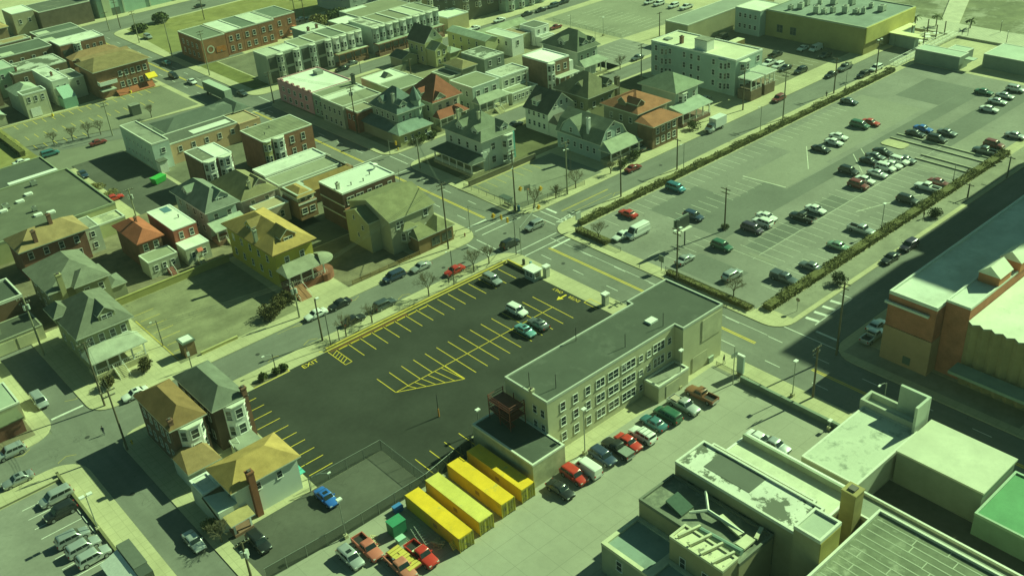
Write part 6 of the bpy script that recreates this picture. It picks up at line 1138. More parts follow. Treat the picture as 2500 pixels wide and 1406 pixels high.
def car_meshes(t):
    if t in CM: return CM[t]
    L, Wd, H, belt, hood, wb, wt, rt, rb, trunk = CARS[t]; h = Wd/2; P = []
    def ring(x, zb, zt, w):
        return [(x, -w*.9, zb), (x, -w, zb+.16), (x, -w*1.0, zt-.22), (x, -w*.93, zt-.05), (x, -w*.80, zt), (x, w*.80, zt), (x, w*.93, zt-.05), (x, w, zt-.22), (x, w, zb+.16), (x, w*.9, zb)]
    def loft(st):
        m = MB(); V = []; F = []; n = 10
        for s in st: V += ring(*s)
        for k in range(len(st)-1):
            for i in range(n): a = k*n+i; b = k*n+(i+1) % n; F.append((a, a+n, b+n, b)[::-1])
        F.append(tuple(range(n))[::1]); F.append(tuple(range((len(st)-1)*n, len(st)*n))[::-1])
        F = [f[::-1] for f in F]
        m.idx(V, F); return m
    x0, x1 = -L/2, L/2
    if t in ('pickup', 'boxtruck'): tail = [(x0, .5, belt-.28, h*.95), (x0+.05, .42, belt-.02, h*.98)] if t == 'pickup' else [(x0+.2, .55, .9, h*.5), (x0+.25, .5, .95, h*.55)]
    else: tail = [(x0, .42, trunk-.32, h*.84), (x0+.10, .30, trunk-.06, h*.93), (x0+.35, .26, trunk, h*.98)]
    if t == 'pickup': mid = [(rb-.12, .36, .78 if False else belt, h), (rb, .34, belt, h)]
    elif t == 'boxtruck': mid = [(1.25, .5, .98, h*.55), (1.3, .40, belt, h)]
    else: mid = [(rb, .24, max(belt, trunk), h), ((rb+wb)/2, .24, belt, h)]
    frt = [(wb, .26, hood+.02, h), (x1-.38, .28, hood-.10, h*.97), (x1-.10, .34, hood-.20, h*.90), (x1, .44, hood-.36, h*.78)]
    parts = []
    if t == 'pickup':
        front = [(rb-.1, .34, belt, h), (rb, .34, belt, h)]+frt; parts.append(('body', loft(front), 'P'))
        m = MB(); yb = h*.98
        m.box(x0, rb-.12, -yb, -yb+.14, .45, belt).box(x0, rb-.12, yb-.14, yb, .45, belt).box(x0, x0+.10, -yb+.14, yb-.14, .45, belt-.02); parts.append(('cargo_bed', m, 'P'))
        parts.append(('bed_floor', MB().box(x0+.1, rb-.12, -yb+.14, yb-.14, .5, .72), BLK)); parts.append(('bumper', MB().box(x0-.12, x0-.005, -h*.9, h*.9, .42, .62), RIM))
    else: parts.append(('body', loft(tail+mid+frt), 'P'))
    # cabin
    ht = h*.80; hb = h*.94; zt = H; b0 = belt-.03
    def cab_ring(z, xf, xr, w, k): return [(xf, -w*k, z), (xf-.12 if z > b0 else xf-.1, -w, z), (xr+.1, -w, z), (xr, -w*k, z), (xr, w*k, z), (xr+.1, w, z), (xf-.12, w, z), (xf, w*k, z)]
    zf = max(hood, belt)
    R = [cab_ring(b0, wb+.03, rb-.02, hb, .9), cab_ring(zt-.10, wt+.10, rt-.06, ht+.03, .88), cab_ring(zt-.03, wt-.02, rt+.06, ht*.93, .86), cab_ring(zt, wt-.25, rt+.28, ht*.74, .84)]
    m = MB(); V = [p for r in R for p in r]; F = []
    for k in range(3):
        for i in range(8): a = k*8+i; b = k*8+(i+1) % 8; F.append((b, a, a+8, b+8)[::-1])
    F.append(tuple(range(24, 32))[::-1])
    F = [f[::-1] for f in F]
    m.idx(V, F); parts.append(('cabin', m, 'P'))
    def lerp(a, b, k): return tuple(a[i]+(b[i]-a[i])*k for i in range(3))
    def panel(a, b, c, d, out, k=(.06, .94), zk=(.10, .9)):  # a,b bottom; c,d top
        q = [lerp(lerp(a, b, u), lerp(c, d, u), v) for u, v in ((k[0], zk[0]), (k[1], zk[0]), (k[1], zk[1]), (k[0], zk[1]))]
        q = [tuple(p[i]+out[i]*.014 for i in range(3)) for p in q]
        return q
    A0, A1 = R[0], R[1]
    fr = MB().poly(panel(A0[0], A0[7], A1[0], A1[7], (1, 0, .8), (.0, 1), (.12, .97))); parts.append(('windscreen', fr, CG))
    if t not in ('van', 'van2', 'boxtruck'): parts.append(('rear_window', MB().poly(panel(A0[4], A0[3], A1[4], A1[3], (-1, 0, .6), (.02, .98), (.35, .95))), CG))
    for sg, i, j in ((-1, 2, 1), (1, 6, 5)):
        a, b, c, d = A0[i], A0[j], A1[i], A1[j]; sm = MB()
        if t in ('van', 'van2', 'boxtruck'): rngs = ((.82, .99),) if sg < 0 else ((.01, .18),)
        elif t == 'pickup': rngs = ((.06, .94),)
        elif t in ('suv', 'minivan'): rngs = ((.03, .30), (.33, .62), (.65, .96)) if sg < 0 else ((.04, .35), (.38, .67), (.70, .97))
        else: rngs = ((.10, .48), (.52, .95)) if sg < 0 else ((.05, .48), (.52, .90))
        for k in rngs: sm.poly(panel(a, b, c, d, (0, sg, .25), k, (.22, .93)))
        parts.append(('side_window', sm, CG))
    for sg in (-1, 1):
        parts.append(('headlight', MB().box(x1-.20, x1-.04, sg*h*.66-.17, sg*h*.66+.17, hood-.36, hood-.20), LAMPW))
        if t != 'boxtruck':
            zt2 = (belt if t == 'pickup' else trunk)-.30; parts.append(('taillight', MB().box(x0-.015, x0+.14, sg*h*.78-.12, sg*h*.78+.12, zt2-.12, zt2+.16), LAMPR))
        parts.append(('mirror', MB().box(wb-.42, wb-.24, sg*(h+.10)-.11, sg*(h+.10)+.11, belt-.02, belt+.13), 'P'))
    parts.append(('grille', MB().box(x1-.06, x1+.012, -h*.42, h*.42, .42, hood-.40), BLK))
    if t == 'van': parts.append(('cargo_body', MB().prism([(-2.93, -h*.97), (1.2, -h*.97), (1.2, h*.97), (-2.93, h*.97)], .5, 2.0), 'P'))
    if t == 'boxtruck':
        bx = MB().box(-3.3, 1.15, -1.15, 1.15, .95, 3.35); parts.append(('cargo_box', bx, 'P')); parts.append(('box_roof', MB().box(-3.28, 1.13, -1.13, 1.13, 3.352, 3.37), 'P'))
    r = .34 if t not in ('pickup', 'suv', 'boxtruck') else .40; wf = x1-.92; wr = x0+(.95 if t != 'boxtruck' else 1.5)
    wm = mesh_of(MB().tube((0, -.11, 0), (0, .11, 0), r, r, 16), 'wheel', RUB); rm = mesh_of(MB().tube((0, -.125, 0), (0, .125, 0), r*.62, r*.62, 10), 'rim', RIM)
    ms = [(n, mesh_of(mb, n, paint('white') if mt == 'P' else mt), mt == 'P') for n, mb, mt in parts]
    CM[t] = (ms, wm, rm, r, wf, wr, h); return CM[t]
HD_ = {'E': 0, 'N': pi/2, 'W': pi, 'S': -pi/2}
CATS = {'pickup': ('parked_pickup', 'pickup truck'), 'van': ('cargo_van', 'van'), 'van2': ('cargo_van', 'van'), 'boxtruck': ('box_truck', 'truck')}
rv = random.Random(11)
def vehicle(t, x, y, hd, col, z, label, group=None):
    nm, cat = CATS.get(t, ('parked_car', 'car'))
    rz = HD_[hd]+rv.uniform(-.03, .03)
    o = thing(nm, label, cat, (x, y, z if z else .02), rz, group)
    ms, wm, rm, r, wf, wr, h = car_meshes(t); far = y > 190 or x > 200
    for n, me, isp in ms:
        if far and n in ('mirror', 'grille'): continue
        c = put(n, me, o)
        if isp: c.material_slots[0].link = 'OBJECT'; c.material_slots[0].material = paint(col)
    for wx in (wf, wr):
        for sg in (-1, 1):
            w = put('wheel', wm, o, (wx, sg*(h-.10), r))
            if not far: put('rim', rm, w)
    return o
VO = {}
for t, x, y, hd, col, z, label in VEH:
    if x > 132 and 90 < y < 140: g = 'cars in the big right lot'
    elif y > 140 and not z: g = 'cars in the streets'
    elif x > 225: g = 'cars in the yard and empty lot'
    elif 75 < x < 112 and 70 < y < 92: g = 'cars behind the office block'
    else: g = 'parked cars'
    VO[label] = vehicle(t, x, y, hd, col, z, label, g)
# loads and extras that belong to single vehicles
def addon(lab, name, mb, mat): return mb.build(name, mat, VO[lab])
addon('shiny red pickup with cream tailband left of the containers', 'tailgate_band', MB().box(-.98, -.72, -.9, .9, 1.12, 1.30), plain('cream_band', (.70, .68, .52)))
addon('old red pickup with a tank in its bed at the bottom edge', 'tank', MB().tube((-1.5, 0, .72), (-1.5, 0, 1.1), .3, .3, 12), RIM)
addon('black pickup with grey bed cover behind the office block', 'bed_cover', MB().box(-2.8, -.85, -.9, .9, 1.1, 1.18), plain('cover_grey', (.22, .25, .22)))
addon('slate blue pickup with covered bed at the lower hedge', 'bed_cover', MB().box(-2.8, -.85, -.9, .9, 1.12, 1.62), paint('slate'))
addon('white wagon with roof rack behind the office block', 'roof_rack', MB().box(-1.4, -1.3, -.75, .75, 1.75, 1.8).box(-.6, -.5, -.75, .75, 1.75, 1.8).box(.1, .2, -.75, .75, 1.75, 1.8), RIM)
addon('grey pickup loaded with boxes in the cross street', 'load', MB().box(-2.6, -1.2, -.7, .6, .75, 1.9).box(-1.9, -.9, -.5, .8, .75, 1.5), plain('load_boxes', (.30, .29, .2)))
addon('silver pickup with loaded bed behind the office block', 'load', MB().box(-2.5, -1.4, -.6, .7, .73, 1.15).box(-2.1, -1.0, -.7, .3, .73, 1.3), plain('load_junk', (.42, .36, .28)))
for lab in ('grey sedan with roof hatch right of the aqua sedan', 'aqua sedan nearest in the dark lot trio', 'silver wagon with sunroof at the bottom beside the lamp post', 'silver sedan with sunroof parked at the lower kerb by the left lot', 'white sedan with roof hatch parked before the brown house', 'bright blue coupe alone in the fenced asphalt yard'):
    hh = 1.765 if 'wagon' in lab else 1.465; addon(lab, 'sunroof', MB().box(-.45, .15, -.38, .38, hh, hh+.012), CG)
# semi-trailer on the main road
t = thing('semi_trailer', 'long dark semi-trailer with pale roof standing on the main road', 'trailer', (122.4, 283, .02))
MB().box(121.15, 123.65, 276.6, 291, 1.1, 3.9).build('box', plain('trailer_dark', (.11, .15, .12)), t, (122.4, 283, .02)); MB().box(121.17, 123.63, 276.62, 290.98, 3.905, 3.95).build('roof', plain('trailer_roof', (.45, .5, .42)), t, (122.4, 283, .02)); MB().box(121.2, 123.6, 276.5, 276.59, 1.2, 3.85).build('door', plain('trailer_door', (.4, .45, .38)), t, (122.4, 283, .02))
for y in (278, 279.3, 289): 
    for x in (121.4, 123.4): MB().tube((x-.15, y, .5), (x+.15, y, .5), .5, .5, 14).build('wheel', RUB, t, (122.4, 283, .02))
t = thing('storage_trailer', 'small brown storage trailer with pale roof in the car yard', 'trailer', (251, 186.6, .13)); o0 = (251, 186.6, .13)
MB().box(248.6, 253.4, 185.3, 187.9, .8, 3.3).build('box', plain('trailer_brown', (.26, .18, .07)), t, o0); MB().box(248.6, 253.4, 185.3, 187.9, 3.31, 3.4).build('roof', plain('trailer_cream', (.62, .58, .38)), t, o0)
for x in (249.6, 252.4): MB().tube((x, 185.3, .5), (x, 187.9, .5), .38, .38, 12).build('wheel', RUB, t, o0)
# shipping containers
CY = surf('container_yellow', (.66, .43, .03), .6, .12, .4, 3, (.42, .30, .05), (.62, .75), .6, lines=(1, .36, .10)); CYR = surf('container_roof', (.78, .50, .03), .6, .14, .3, 2, (.48, .40, .10), (.6, .72), .5)
CYP = surf('container_roof_faded', (.66, .56, .13), .65, .15, .3, 2, (.5, .42, .2), (.58, .7), .5); CDO = surf('container_door', (.50, .42, .06), .7, .25, .8, 5, (.20, .18, .08), (.52, .6), 1.6)
labs = ('yellow shipping container at the left end, nearest the red pickups', 'faded yellow shipping container second from the left', 'bright yellow shipping container third from the left', 'yellow shipping container half in shade against the cream annex')
C0 = [(55.2, 82.75, CYR), (59.2, 83.2, CYP), (63.6, 83.6, CYR), (67.6, 83.8, CYR)]
for (x, y, rm_), lab in zip(C0, labs):
    L = 12.3; o0 = (x+1.2, y+L/2, .13); t = thing('shipping_container', lab, 'container', o0, 0, 'yellow shipping containers')
    MB().box(x, x+2.4, y+.06, y+L, .25, 2.6, top=False).build('side_walls', CY, t, o0); m = MB().box(x-.02, x+2.42, y, y+L+.02, 2.6, 2.72)
    for i in range(26): m.box(x+.12, x+2.28, y+.25+i*.46, y+.42+i*.46, 2.72, 2.735)
    m.build('roof', rm_, t, o0)
    for k in (0, 1):
        d = MB().box(x+.06+k*1.16, x+1.18+k*1.16, y-.01, y+.055, .3, 2.55).build('door', CDO, t, o0)
        m = MB()
        for q in (.3, .75): m.tube((x+.06+k*1.16+q, y-.05, .3), (x+.06+k*1.16+q, y-.05, 2.55), .03)
        m.build('lock_rod', plain('rod_steel', (.3, .28, .15), .5), d, o0)
    m = MB()
    for cx in (x, x+2.4):
        for cy in (y, y+L): m.box(cx-.06, cx+.06, cy-.06, cy+.06, .13, 2.76)
    m.build('corner_post', CDO, t, o0); MB().box(x-.013, x-.004, y+5, y+5.9, 1.1, 1.8).build('emblem', plain('emblem_brown', (.28, .16, .03)), t, o0)
POLES = [
('utility', 108.64, 152.68, 15.2, 'tall wooden utility pole on the corner before the beige corner house'),
('utility', 130.25, 191.29, 8.0, 'tall wooden utility pole on the teal house corner of the main road'),
('signal', 130.04, 203.84, 4.5, 'grey signal post with hardware before the blue turret house'),
('utility_lamp', 129.91, 154.97, 14.9, 'wooden pole carrying street light arms at the bus shelter corner'),
('utility', 143.81, 152.51, 13.0, 'wooden utility pole with wires beside the corner parking lot'),
('utility', 150.86, 142.25, 10.2, 'wooden pole at the pavement by the long hedge, nearest the junction'),
('utility', 170.37, 142.23, 7.9, 'wooden pole at the pavement by the long hedge, second from the junction'),
('utility', 153.00, 114.52, 9.9, 'lone wooden light pole with bushy base in the right lot'),
('lamp', 130.39, 108.37, 11.4, 'tall wooden pole carrying pale lamp heads before the billboard'),
('thin', 170.90, 140.65, 6.9, 'slim grey lamp post behind the second hedge pole'),
('utility', 212.43, 141.99, 12.8, 'wooden pole with crossarm at the pavement by the long hedge opposite the apartment porches'),
('utility', 236.38, 142.36, 10.0, 'wooden pole at the hedge pavement opposite the car yard'),
('thin', 240.51, 141.39, 5.5, 'slim post at the hedge pavement opposite the car yard'),
('lamp', 257.45, 142.22, 9.9, 'wooden pole with a lamp head near the start of the ramp'),
('utility', 116.77, 68.52, 9.7, 'wooden pole on the pavement at the edge of the building shadow'),
('utility', 129.33, 72.33, 14.5, 'tall pole with lamps at the shaded corner of the main road'),
('lotlamp', 114.80, 71.02, 6.7, 'lot light with one square head by the main road pavement'),
('lotlamp', 111.52, 62.10, 1.6, 'lot light with square head by the stained white roof'),
('curved', 122.63, 59.52, 4.2, 'curved street light in the shade of the lower main road'),
('utility', 33.54, 153.31, 13.0, 'wooden pole with crossarm before the big olive corner house'),
('utility', 31.41, 138.76, 11.9, 'leaning wooden pole on the junction corner before the brown house'),
('utility_tr', 31.62, 177.64, 12.6, 'wooden pole with transformers and crossarm behind the olive corner house'),
('thin', 48.91, 163.55, 5.5, 'thin dark lamp post beside the brick kiosk'),
('thin', 49.43, 152.61, 4.5, 'short dark post with a sign on the pavement by the cracked lot'),
('utility', 86.59, 279.03, 10.0, 'wooden pole in front of the striped lot'),
('utility', 131.55, 363.78, 11.7, 'wooden pole on the main road pavement beside the small car park'),
('utility', 131.39, 335.73, 13.3, 'wooden pole at the main road before the mural building'),
('utility', 130.60, 306.13, 14.7, 'wooden pole before the corner of the arched terrace'),
('utility', 130.99, 390.17, 7.2, 'wooden pole at the crossing of main and top road'),
('utility', 135.31, 389.99, 11.0, 'taller wooden pole at the top road crossing'),
('thin', 131.66, 409.76, 6.4, 'thin pale post at the top road corner'),
('utility', 161.67, 371.98, 7.8, 'wooden pole beside the field along the top road'),
('utility', 184.17, 341.09, 7.5, 'wooden pole behind the end of the brick row'),
('utility', 184.44, 334.71, 8.4, 'second wooden pole behind the end of the brick row'),
('utility', 130.74, 264.75, 9.7, 'wooden pole at the corner before the pink building'),
('thin', 151.38, 283.82, 8.8, 'thin street light before the arched terrace'),
('utility_tr', 133.46, 224.18, 13.3, 'wooden pole with a grey transformer beside the blue turret house'),
('utility', 171.57, 250.61, 5.5, 'wooden pole in the yards behind the red-roofed Victorian'),
('thin', 163.31, 266.40, 4.9, 'thin dark pole beside the cream garage wall'),
('utility', 181.50, 207.64, 8.0, 'wooden pole in the gardens before the pale grey house'),
('thin', 236.87, 246.01, 4.7, 'left lamp post at the edge of the empty lot'),
('lotlamp', 237.33, 230.96, 6.1, 'middle lamp post at the edge of the empty lot'),
('thin', 232.39, 229.91, 3.5, 'short post at the front fence of the empty lot'),
('utility', 247.81, 215.42, 8.0, 'wooden pole beside the low beige hall'),
('utility', 212.11, 191.24, 11.0, 'wooden pole beside the long apartment block in the short street'),
('utility_tr', 251.17, 214.70, 5.2, 'wooden pole with crossarm at the end of the low beige hall'),
('utility', 211.21, 153.92, 11.8, 'wooden pole before the apartment porches'),
('thin', 201.52, 141.16, 6.9, 'slim lamp post at the hedge pavement opposite the box truck'),
('lotlamp', 173.42, 90.37, 6.2, 'lot light at the lower hedge beside the silver pickup'),
('thin', 203.68, 90.84, 4.7, 'thin post at the lower hedge near the maroon sedan'),
('utility', 213.54, 83.42, 5.2, 'wooden pole with crossarms at the far end of the lower hedge'),
('utility', 198.84, 84.97, 3.4, 'wooden pole with bushes on the lower street pavement'),
('utility_tr', 72.02, 152.80, 7.9, 'pale wooden pole with crossarm before the yellow house'),
('lotlamp1', 70.73, 142.47, 9.0, 'wooden pole with a box lamp at the dark lot entrance'),
('thin', 70.76, 139.66, 6.6, 'slim steel post beside the dark lot entrance pole'),
('thin', 72.90, 140.13, 3.1, 'short dark post under the bare street trees'),
('curved', 59.88, 140.94, 3.1, 'small dark lamp at the planting strip of the dark lot'),
('parkpole', 71.73, 108.70, 4.5, 'short black pole with orange base in the middle of the dark lot'),
('lotlamp', 73.79, 100.90, 4.2, 'lot light with white square head beside the red fire stair'),
('lotlamp', 45.63, 96.54, 7.0, 'pale lot light with square head at the yard fence by the blue coupe'),
('curved2', 47.21, 108.43, 2.6, 'pale street light with long curved arm behind the white sided house'),
('thin', 48.43, 111.16, 3.3, 'thin dark post at the yard fence beside the white sided house'),
('lotlamp', 104.04, 85.34, 7.5, 'lot light with white square head against the office block'),
('sign', 110.95, 79.89, 7.4, 'tall post with round mirrors at the yard entrance'),
('lotlamp', 81.59, 85.07, 8.4, 'lot light with square head rising from the row behind the office block'),
('utility_tr', 68.71, 221.42, 7.4, 'wooden pole with transformers beside the low store corner'),
('utility_tr', 32.42, 99.94, 6.2, 'wooden pole with clustered transformers at the bottom edge'),
('lotlamp', 20.74, 123.92, 6.6, 'lot light with double heads over the left lot row'),
('thin', 80.75, 310.46, 6.5, 'thin white lamp post with yellow foot left in the striped lot'),
('thin', 105.71, 310.93, 7.0, 'thin white lamp post with yellow foot right in the striped lot'),
('thin', 99.81, 139.71, 7.9, 'slim street light at the dark lot wall near the red sedan'),
('curved', 139.56, 175.27, 5.7, 'slim street light before the tall white and grey Victorian'),
('curved', 152.31, 160.04, 6.4, 'dark lamp post at the back of the corner lot'),
('signal', 116.57, 139.89, 8.5, 'traffic signal post with long arms at the dark lot corner'),
('thin', 119.98, 185.45, 5.1, 'slim post at the pavement before the white-roofed brick building')]
# ------------------------------------------------------------------ poles and wires
WOOD = surf('pole_wood', (.14, .115, .075), .9, .2, .8, 5); WOODP = surf('pole_wood_pale', (.30, .29, .20), .9, .2, .8, 5); STEEL = plain('pole_steel', (.32, .34, .31), .45, .5); DKST = plain('dark_metal', (.06, .06, .06), .5); TRAN = plain('transformer_grey', (.50, .52, .48), .5)
POLE_TOP = {}
def pole(kd, x, y, h, label):
    nm, cat = {'thin': ('street_light', 'street light'), 'lotlamp': ('lot_light', 'street light'), 'lotlamp1': ('lot_light', 'street light'), 'curved': ('street_light', 'street light'), 'curved2': ('street_light', 'street light'), 'signal': ('traffic_signal', 'traffic light'), 'sign': ('sign_post', 'post'), 'parkpole': ('bollard_pole', 'post')}.get(kd, ('utility_pole', 'utility pole'))
    o = thing(nm, label, cat, (x, y, .12), 0, {'utility_pole': 'wooden utility poles', 'street_light': 'slim street lights', 'lot_light': 'lot lights'}.get(nm))
    wood = kd.startswith('utility') or kd in ('lamp', 'lotlamp1'); pale = (len(label) % 3 == 0)
    r = .17 if wood else .085
    if kd == 'parkpole':
        MB().tube((0, 0, 0), (0, 0, h), .07).build('pole', DKST, o); MB().tube((0, 0, 0), (0, 0, 1.6), .13, .13, 10).build('base_sleeve', plain('orange_sleeve', (.55, .22, .05)), o); return
    MB().tube((0, 0, 0), (0, 0, h), r*1.1, r*.75, 10).build('pole', (WOODP if pale else WOOD) if wood else (DKST if 'dark' in label else STEEL), o)
    if wood and kd != 'lotlamp1':
        n = 2 if h > 9.5 else 1
        for k in range(n):
            z = h-.35-.9*k; a = MB().obox((0, r), (1, .0) if x < 129 or y > 150 else (0, 1), 2.4-.4*k, .12, z-.07, z+.07).build('crossarm', WOOD, o); m = MB()
            for q in (-1.05, -.55, .55, 1.05):
                q *= 1-.16*k
                p = (q, r) if x < 129 or y > 150 else (0, r+q); m.tube((p[0], p[1], z+.07), (p[0], p[1], z+.28), .05, .05, 6)
            m.build('insulator', TRAN, a)
        POLE_TOP[label] = (x, y+r, h+.05)
    if kd == 'utility_tr':
        for k, (dx, dy) in enumerate(((.35, 0), (-.35, .1), (.05, -.38))[:2 if 'cluster' not in label else 3]): MB().tube((dx, dy, h-2.6), (dx, dy, h-1.6), .25, .25, 10).build('transformer', TRAN, o)
    if kd in ('utility_lamp',):
        for k, (dx, dy) in enumerate(((-1.9, .2), (-1.5, -1.6))):
            MB().path([(0, 0, h-2.2-k*1.5), (dx*.6, dy*.6, h-1.9-k*1.5), (dx, dy, h-1.9-k*1.5)], .05).build('arm', STEEL, o); MB().box(dx-.35, dx+.1, dy-.14, dy+.14, h-2.0-k*1.5, h-1.85-k*1.5).build('lamp_head', TRAN, o)
    if kd in ('lamp', 'lotlamp1'):
        for k, dx in enumerate((-.8, .8) if kd == 'lamp' else (.5,)):
            MB().path([(0, 0, h-.6), (dx*.7, 0, h-.2), (dx, 0, h-.15)], .05).build('arm', STEEL, o); MB().box(dx-.3, dx+.35, -.25, .25, h-.2, h-.02).build('lamp_head', WHITE, o)
    if kd == 'lotlamp':
        two = 'double' in label
        for dx in ((-.55, .55) if two else (.1,)):
            if two: MB().path([(0, 0, h-.1), (dx, 0, h)], .05).build('arm', STEEL, o)
            MB().box(dx-.38, dx+.38, -.28, .28, h, h+.22).build('lamp_head', WHITE, o)
        MB().box(-.28, .28, -.28, .28, 0, .6).build('footing', WALK, o)
    if kd == 'thin' and ('lamp' in label or 'light' in label):
        MB().path([(0, 0, h-.2), (-.5, .1, h), (-.9, .15, h)], .04).build('arm', STEEL, o); MB().box(-1.2, -.75, .02, .26, h-.06, h+.06).build('lamp_head', WHITE, o)
    if kd.startswith('curved'):
        pts = [(-.0, 0, h-.3), (-.4, .1, h+.1), (-1, .2, h+.25), (-1.6, .3, h+.2)] if kd == 'curved' else [(0, 0, h-.3), (.5, -.2, h+.2), (1.6, -.8, h+.4), (2.8, -1.4, h+.2)]
        MB().path(pts, .05).build('arm', STEEL, o); p = pts[-1]; MB().box(p[0]-.3, p[0]+.25, p[1]-.14, p[1]+.14, p[2]-.12, p[2]+.05).build('lamp_head', WHITE, o)
    if kd == 'signal':
        MB().path([(0, 0, h-.8), (.0, 4.2, h-.6)] if x > 115 and y < 150 else [(0, 0, h-.6), (1.6, -1.2, h-.6)], .06).build('arm', STEEL, o)
        m = MB()
        for p in ((0, 4.0), (.0, 2.0)) if x > 115 and y < 150 else ((1.5, -1.1),): m.box(p[0]-.18, p[0]+.18, p[1]-.18, p[1]+.18, h-1.7, h-.6)
        m.build('signal_head', plain('signal_yellow', (.75, .42, .03)), o)
    if kd == 'sign':
        for dx in (-.45, .4): MB().tube((dx, -.04, h-1.6), (dx, .02, h-1.6), .42, .42, 14).build('round_mirror', plain('mirror_pale', (.35, .4, .38), .25, .5), o)
    if 'with a sign' in label: MB().box(-.25, .25, -.12, -.09, h-1.9, h-1.0).build('sign_plate', WHITE, o)
    if kd == 'thin' and 'yellow foot' in label: MB().tube((0, 0, 0), (0, 0, .8), .35, .3, 10).build('foot', YEL, o)
for a in POLES: pole(*a)
def sag(p, q, k=.7, n=10):
    p, q = Vector(p), Vector(q); return [tuple(p.lerp(q, i/n)-Vector((0, 0, k*4*(i/n)*(1-i/n)))) for i in range(n+1)]
WIRE = plain('wire_grey', (.10, .11, .09), .6)
T = POLE_TOP; key = lambda s: next(v for k, v in T.items() if s in k)
runs = [('before the big olive corner house', 'before the yellow house', 'overhead wire from the olive corner house to the yellow house'), ('before the yellow house', 'beige corner house', 'overhead wire from the yellow house to the beige corner house'), ('beige corner house', 'beside the corner parking lot', 'overhead wire crossing the avenue from the beige house to the corner lot'), ('teal house corner', 'beige corner house', 'overhead wire slanting over the avenue above the dark brick building'),
        ('junction corner before the brown', 'before the big olive corner house', 'overhead wire over the junction before the brown hip house'), ('beside the blue turret house', 'teal house corner', 'overhead wire between the turret house and the grey Victorian'), ('before the pink building', 'beside the blue turret house', 'overhead wire along the pink building front')]
for a, b_, lab in runs:
    p, q = key(a), key(b_)
    for off in (-.8, 0, .8):
        tag(MB().path(sag((p[0]+off*.6, p[1]+off*.8, p[2]), (q[0]+off*.6, q[1]+off*.8, q[2])), .022, 4).build('overhead_wire', WIRE), lab, 'wire', 'overhead wires')
# ------------------------------------------------------------------ fences, walls, hedges
CHAIN = meshwire('chain_mesh', (.20, .22, .18), .22)
def fence(label, pts, h=1.8, step=2.6, mat=CHAIN, pm=STEEL, name='wire_fence', top=True):
    o = thing(name, label, 'fence', (pts[0][0], pts[0][1], .12)); o0 = (pts[0][0], pts[0][1], .12); m = MB(); rr_ = MB()
    for (ax, ay), (bx, by) in zip(pts, pts[1:]):
        L = hypot(bx-ax, by-ay); n = max(1, int(L/step)); m.poly([(ax, ay, .15), (bx, by, .15), (bx, by, h), (ax, ay, h)]); rr_.tube((ax, ay, h), (bx, by, h), .035, .035, 6)
        for i in range(n+1):
            x, y = ax+(bx-ax)*i/n, ay+(by-ay)*i/n; MB().tube((x, y, .1), (x, y, h+.06), .04, .04, 6).build('post', pm, o, o0)
    m.build('mesh_panel', mat, o, o0); rr_.build('rail', pm, o, o0)
fence('chain link fence round the asphalt yard with the blue coupe', [(47.6, 108.9), (60.2, 108.6), (60.2, 97.1)], 2.2)
fence('chain link fence with dark screen between the asphalt yard and the container yard', [(33.6, 97.6), (46, 97.0), (60.3, 97.0), (70.6, 98.9)], 2.3, 2.6, meshwire('screen_mesh', (.05, .06, .045), .6))
fence('chain link fence round the garden of the beige corner house', [(86, 155.4), (95, 155.2), (103, 155.1)], 1.1, 2.2, meshwire('rust_mesh', (.24, .15, .05), .55), plain('rust_post', (.2, .12, .05)))
fence('wire fence in front of the corner parking lot at the bus shelter', [(130.3, 174), (131.4, 155.6), (150, 153.0)], 1.2, 2.4, meshwire('dark_mesh', (.10, .10, .07), .35), DKST)
fence('low guard fence by the white cargo van of the right lot', [(133.4, 137.6), (131.8, 128.4), (131.9, 124.6)], 1.0, 2.2, meshwire('rail_mesh', (.12, .13, .10), .3), DKST)
fence('low guard fence with hedge below the billboard of the right lot', [(131.9, 112.6), (131.9, 91.2)], 1.0, 2.4, meshwire('rail_mesh', (.12, .13, .10), .3), DKST)
fence('tall wire fence on the terrace edge at the bottom right', [(97.9, 66.5), (97.8, 41)], 2.4, 2.6, meshwire('pale_mesh', (.4, .43, .36), .22), STEEL)
fence('white railing along the front of the dark lot and concrete yard entrance', [(113.3, 85.2), (113.2, 78.5), (112.6, 68.5)], .9, 2.4, meshwire('dark_mesh', (.10, .10, .07), .35), DKST)
fence('pale wire fence along the empty lot front edge', [(239, 257), (239, 224.4)], 1.4, 3, meshwire('pale_mesh', (.4, .43, .36), .22), STEEL)
def wall(label, x0, x1, y0, y1, h, mat, cap=None):
    o = thing('low_wall', label, 'wall', ((x0+x1)/2, (y0+y1)/2, .12)); o0 = ((x0+x1)/2, (y0+y1)/2, .12)
    MB().box(x0, x1, y0, y1, .05, h).build('wall', mat, o, o0); MB().box(x0-.05, x1+.05, y0-.05, y1+.05, h, h+.1).build('coping', cap or mat, o, o0)
yst = stucco((.46, .42, .20)); wall('yellowish concrete wall on the street side of the dark lot', 69.4, 113, 138.9, 139.2, .5, yst, YELW); wall('yellowish wall on the avenue side of the dark lot by the booth', 113.0, 113.3, 131.6, 138.7, .8, yst, YELW)
wall('long olive garden wall behind the cracked lot', 48, 73.6, 184.1, 184.5, 1.6, stucco((.34, .31, .12))); wall('low kerb wall along the left lot edge', 20.75, 21.05, 112, 141, .55, surf('mossy_wall', (.20, .19, .10), .9, .2)); wall('low wall of the left lot along the street kerb', -20, 21, 139.35, 139.65, .45, WALK)
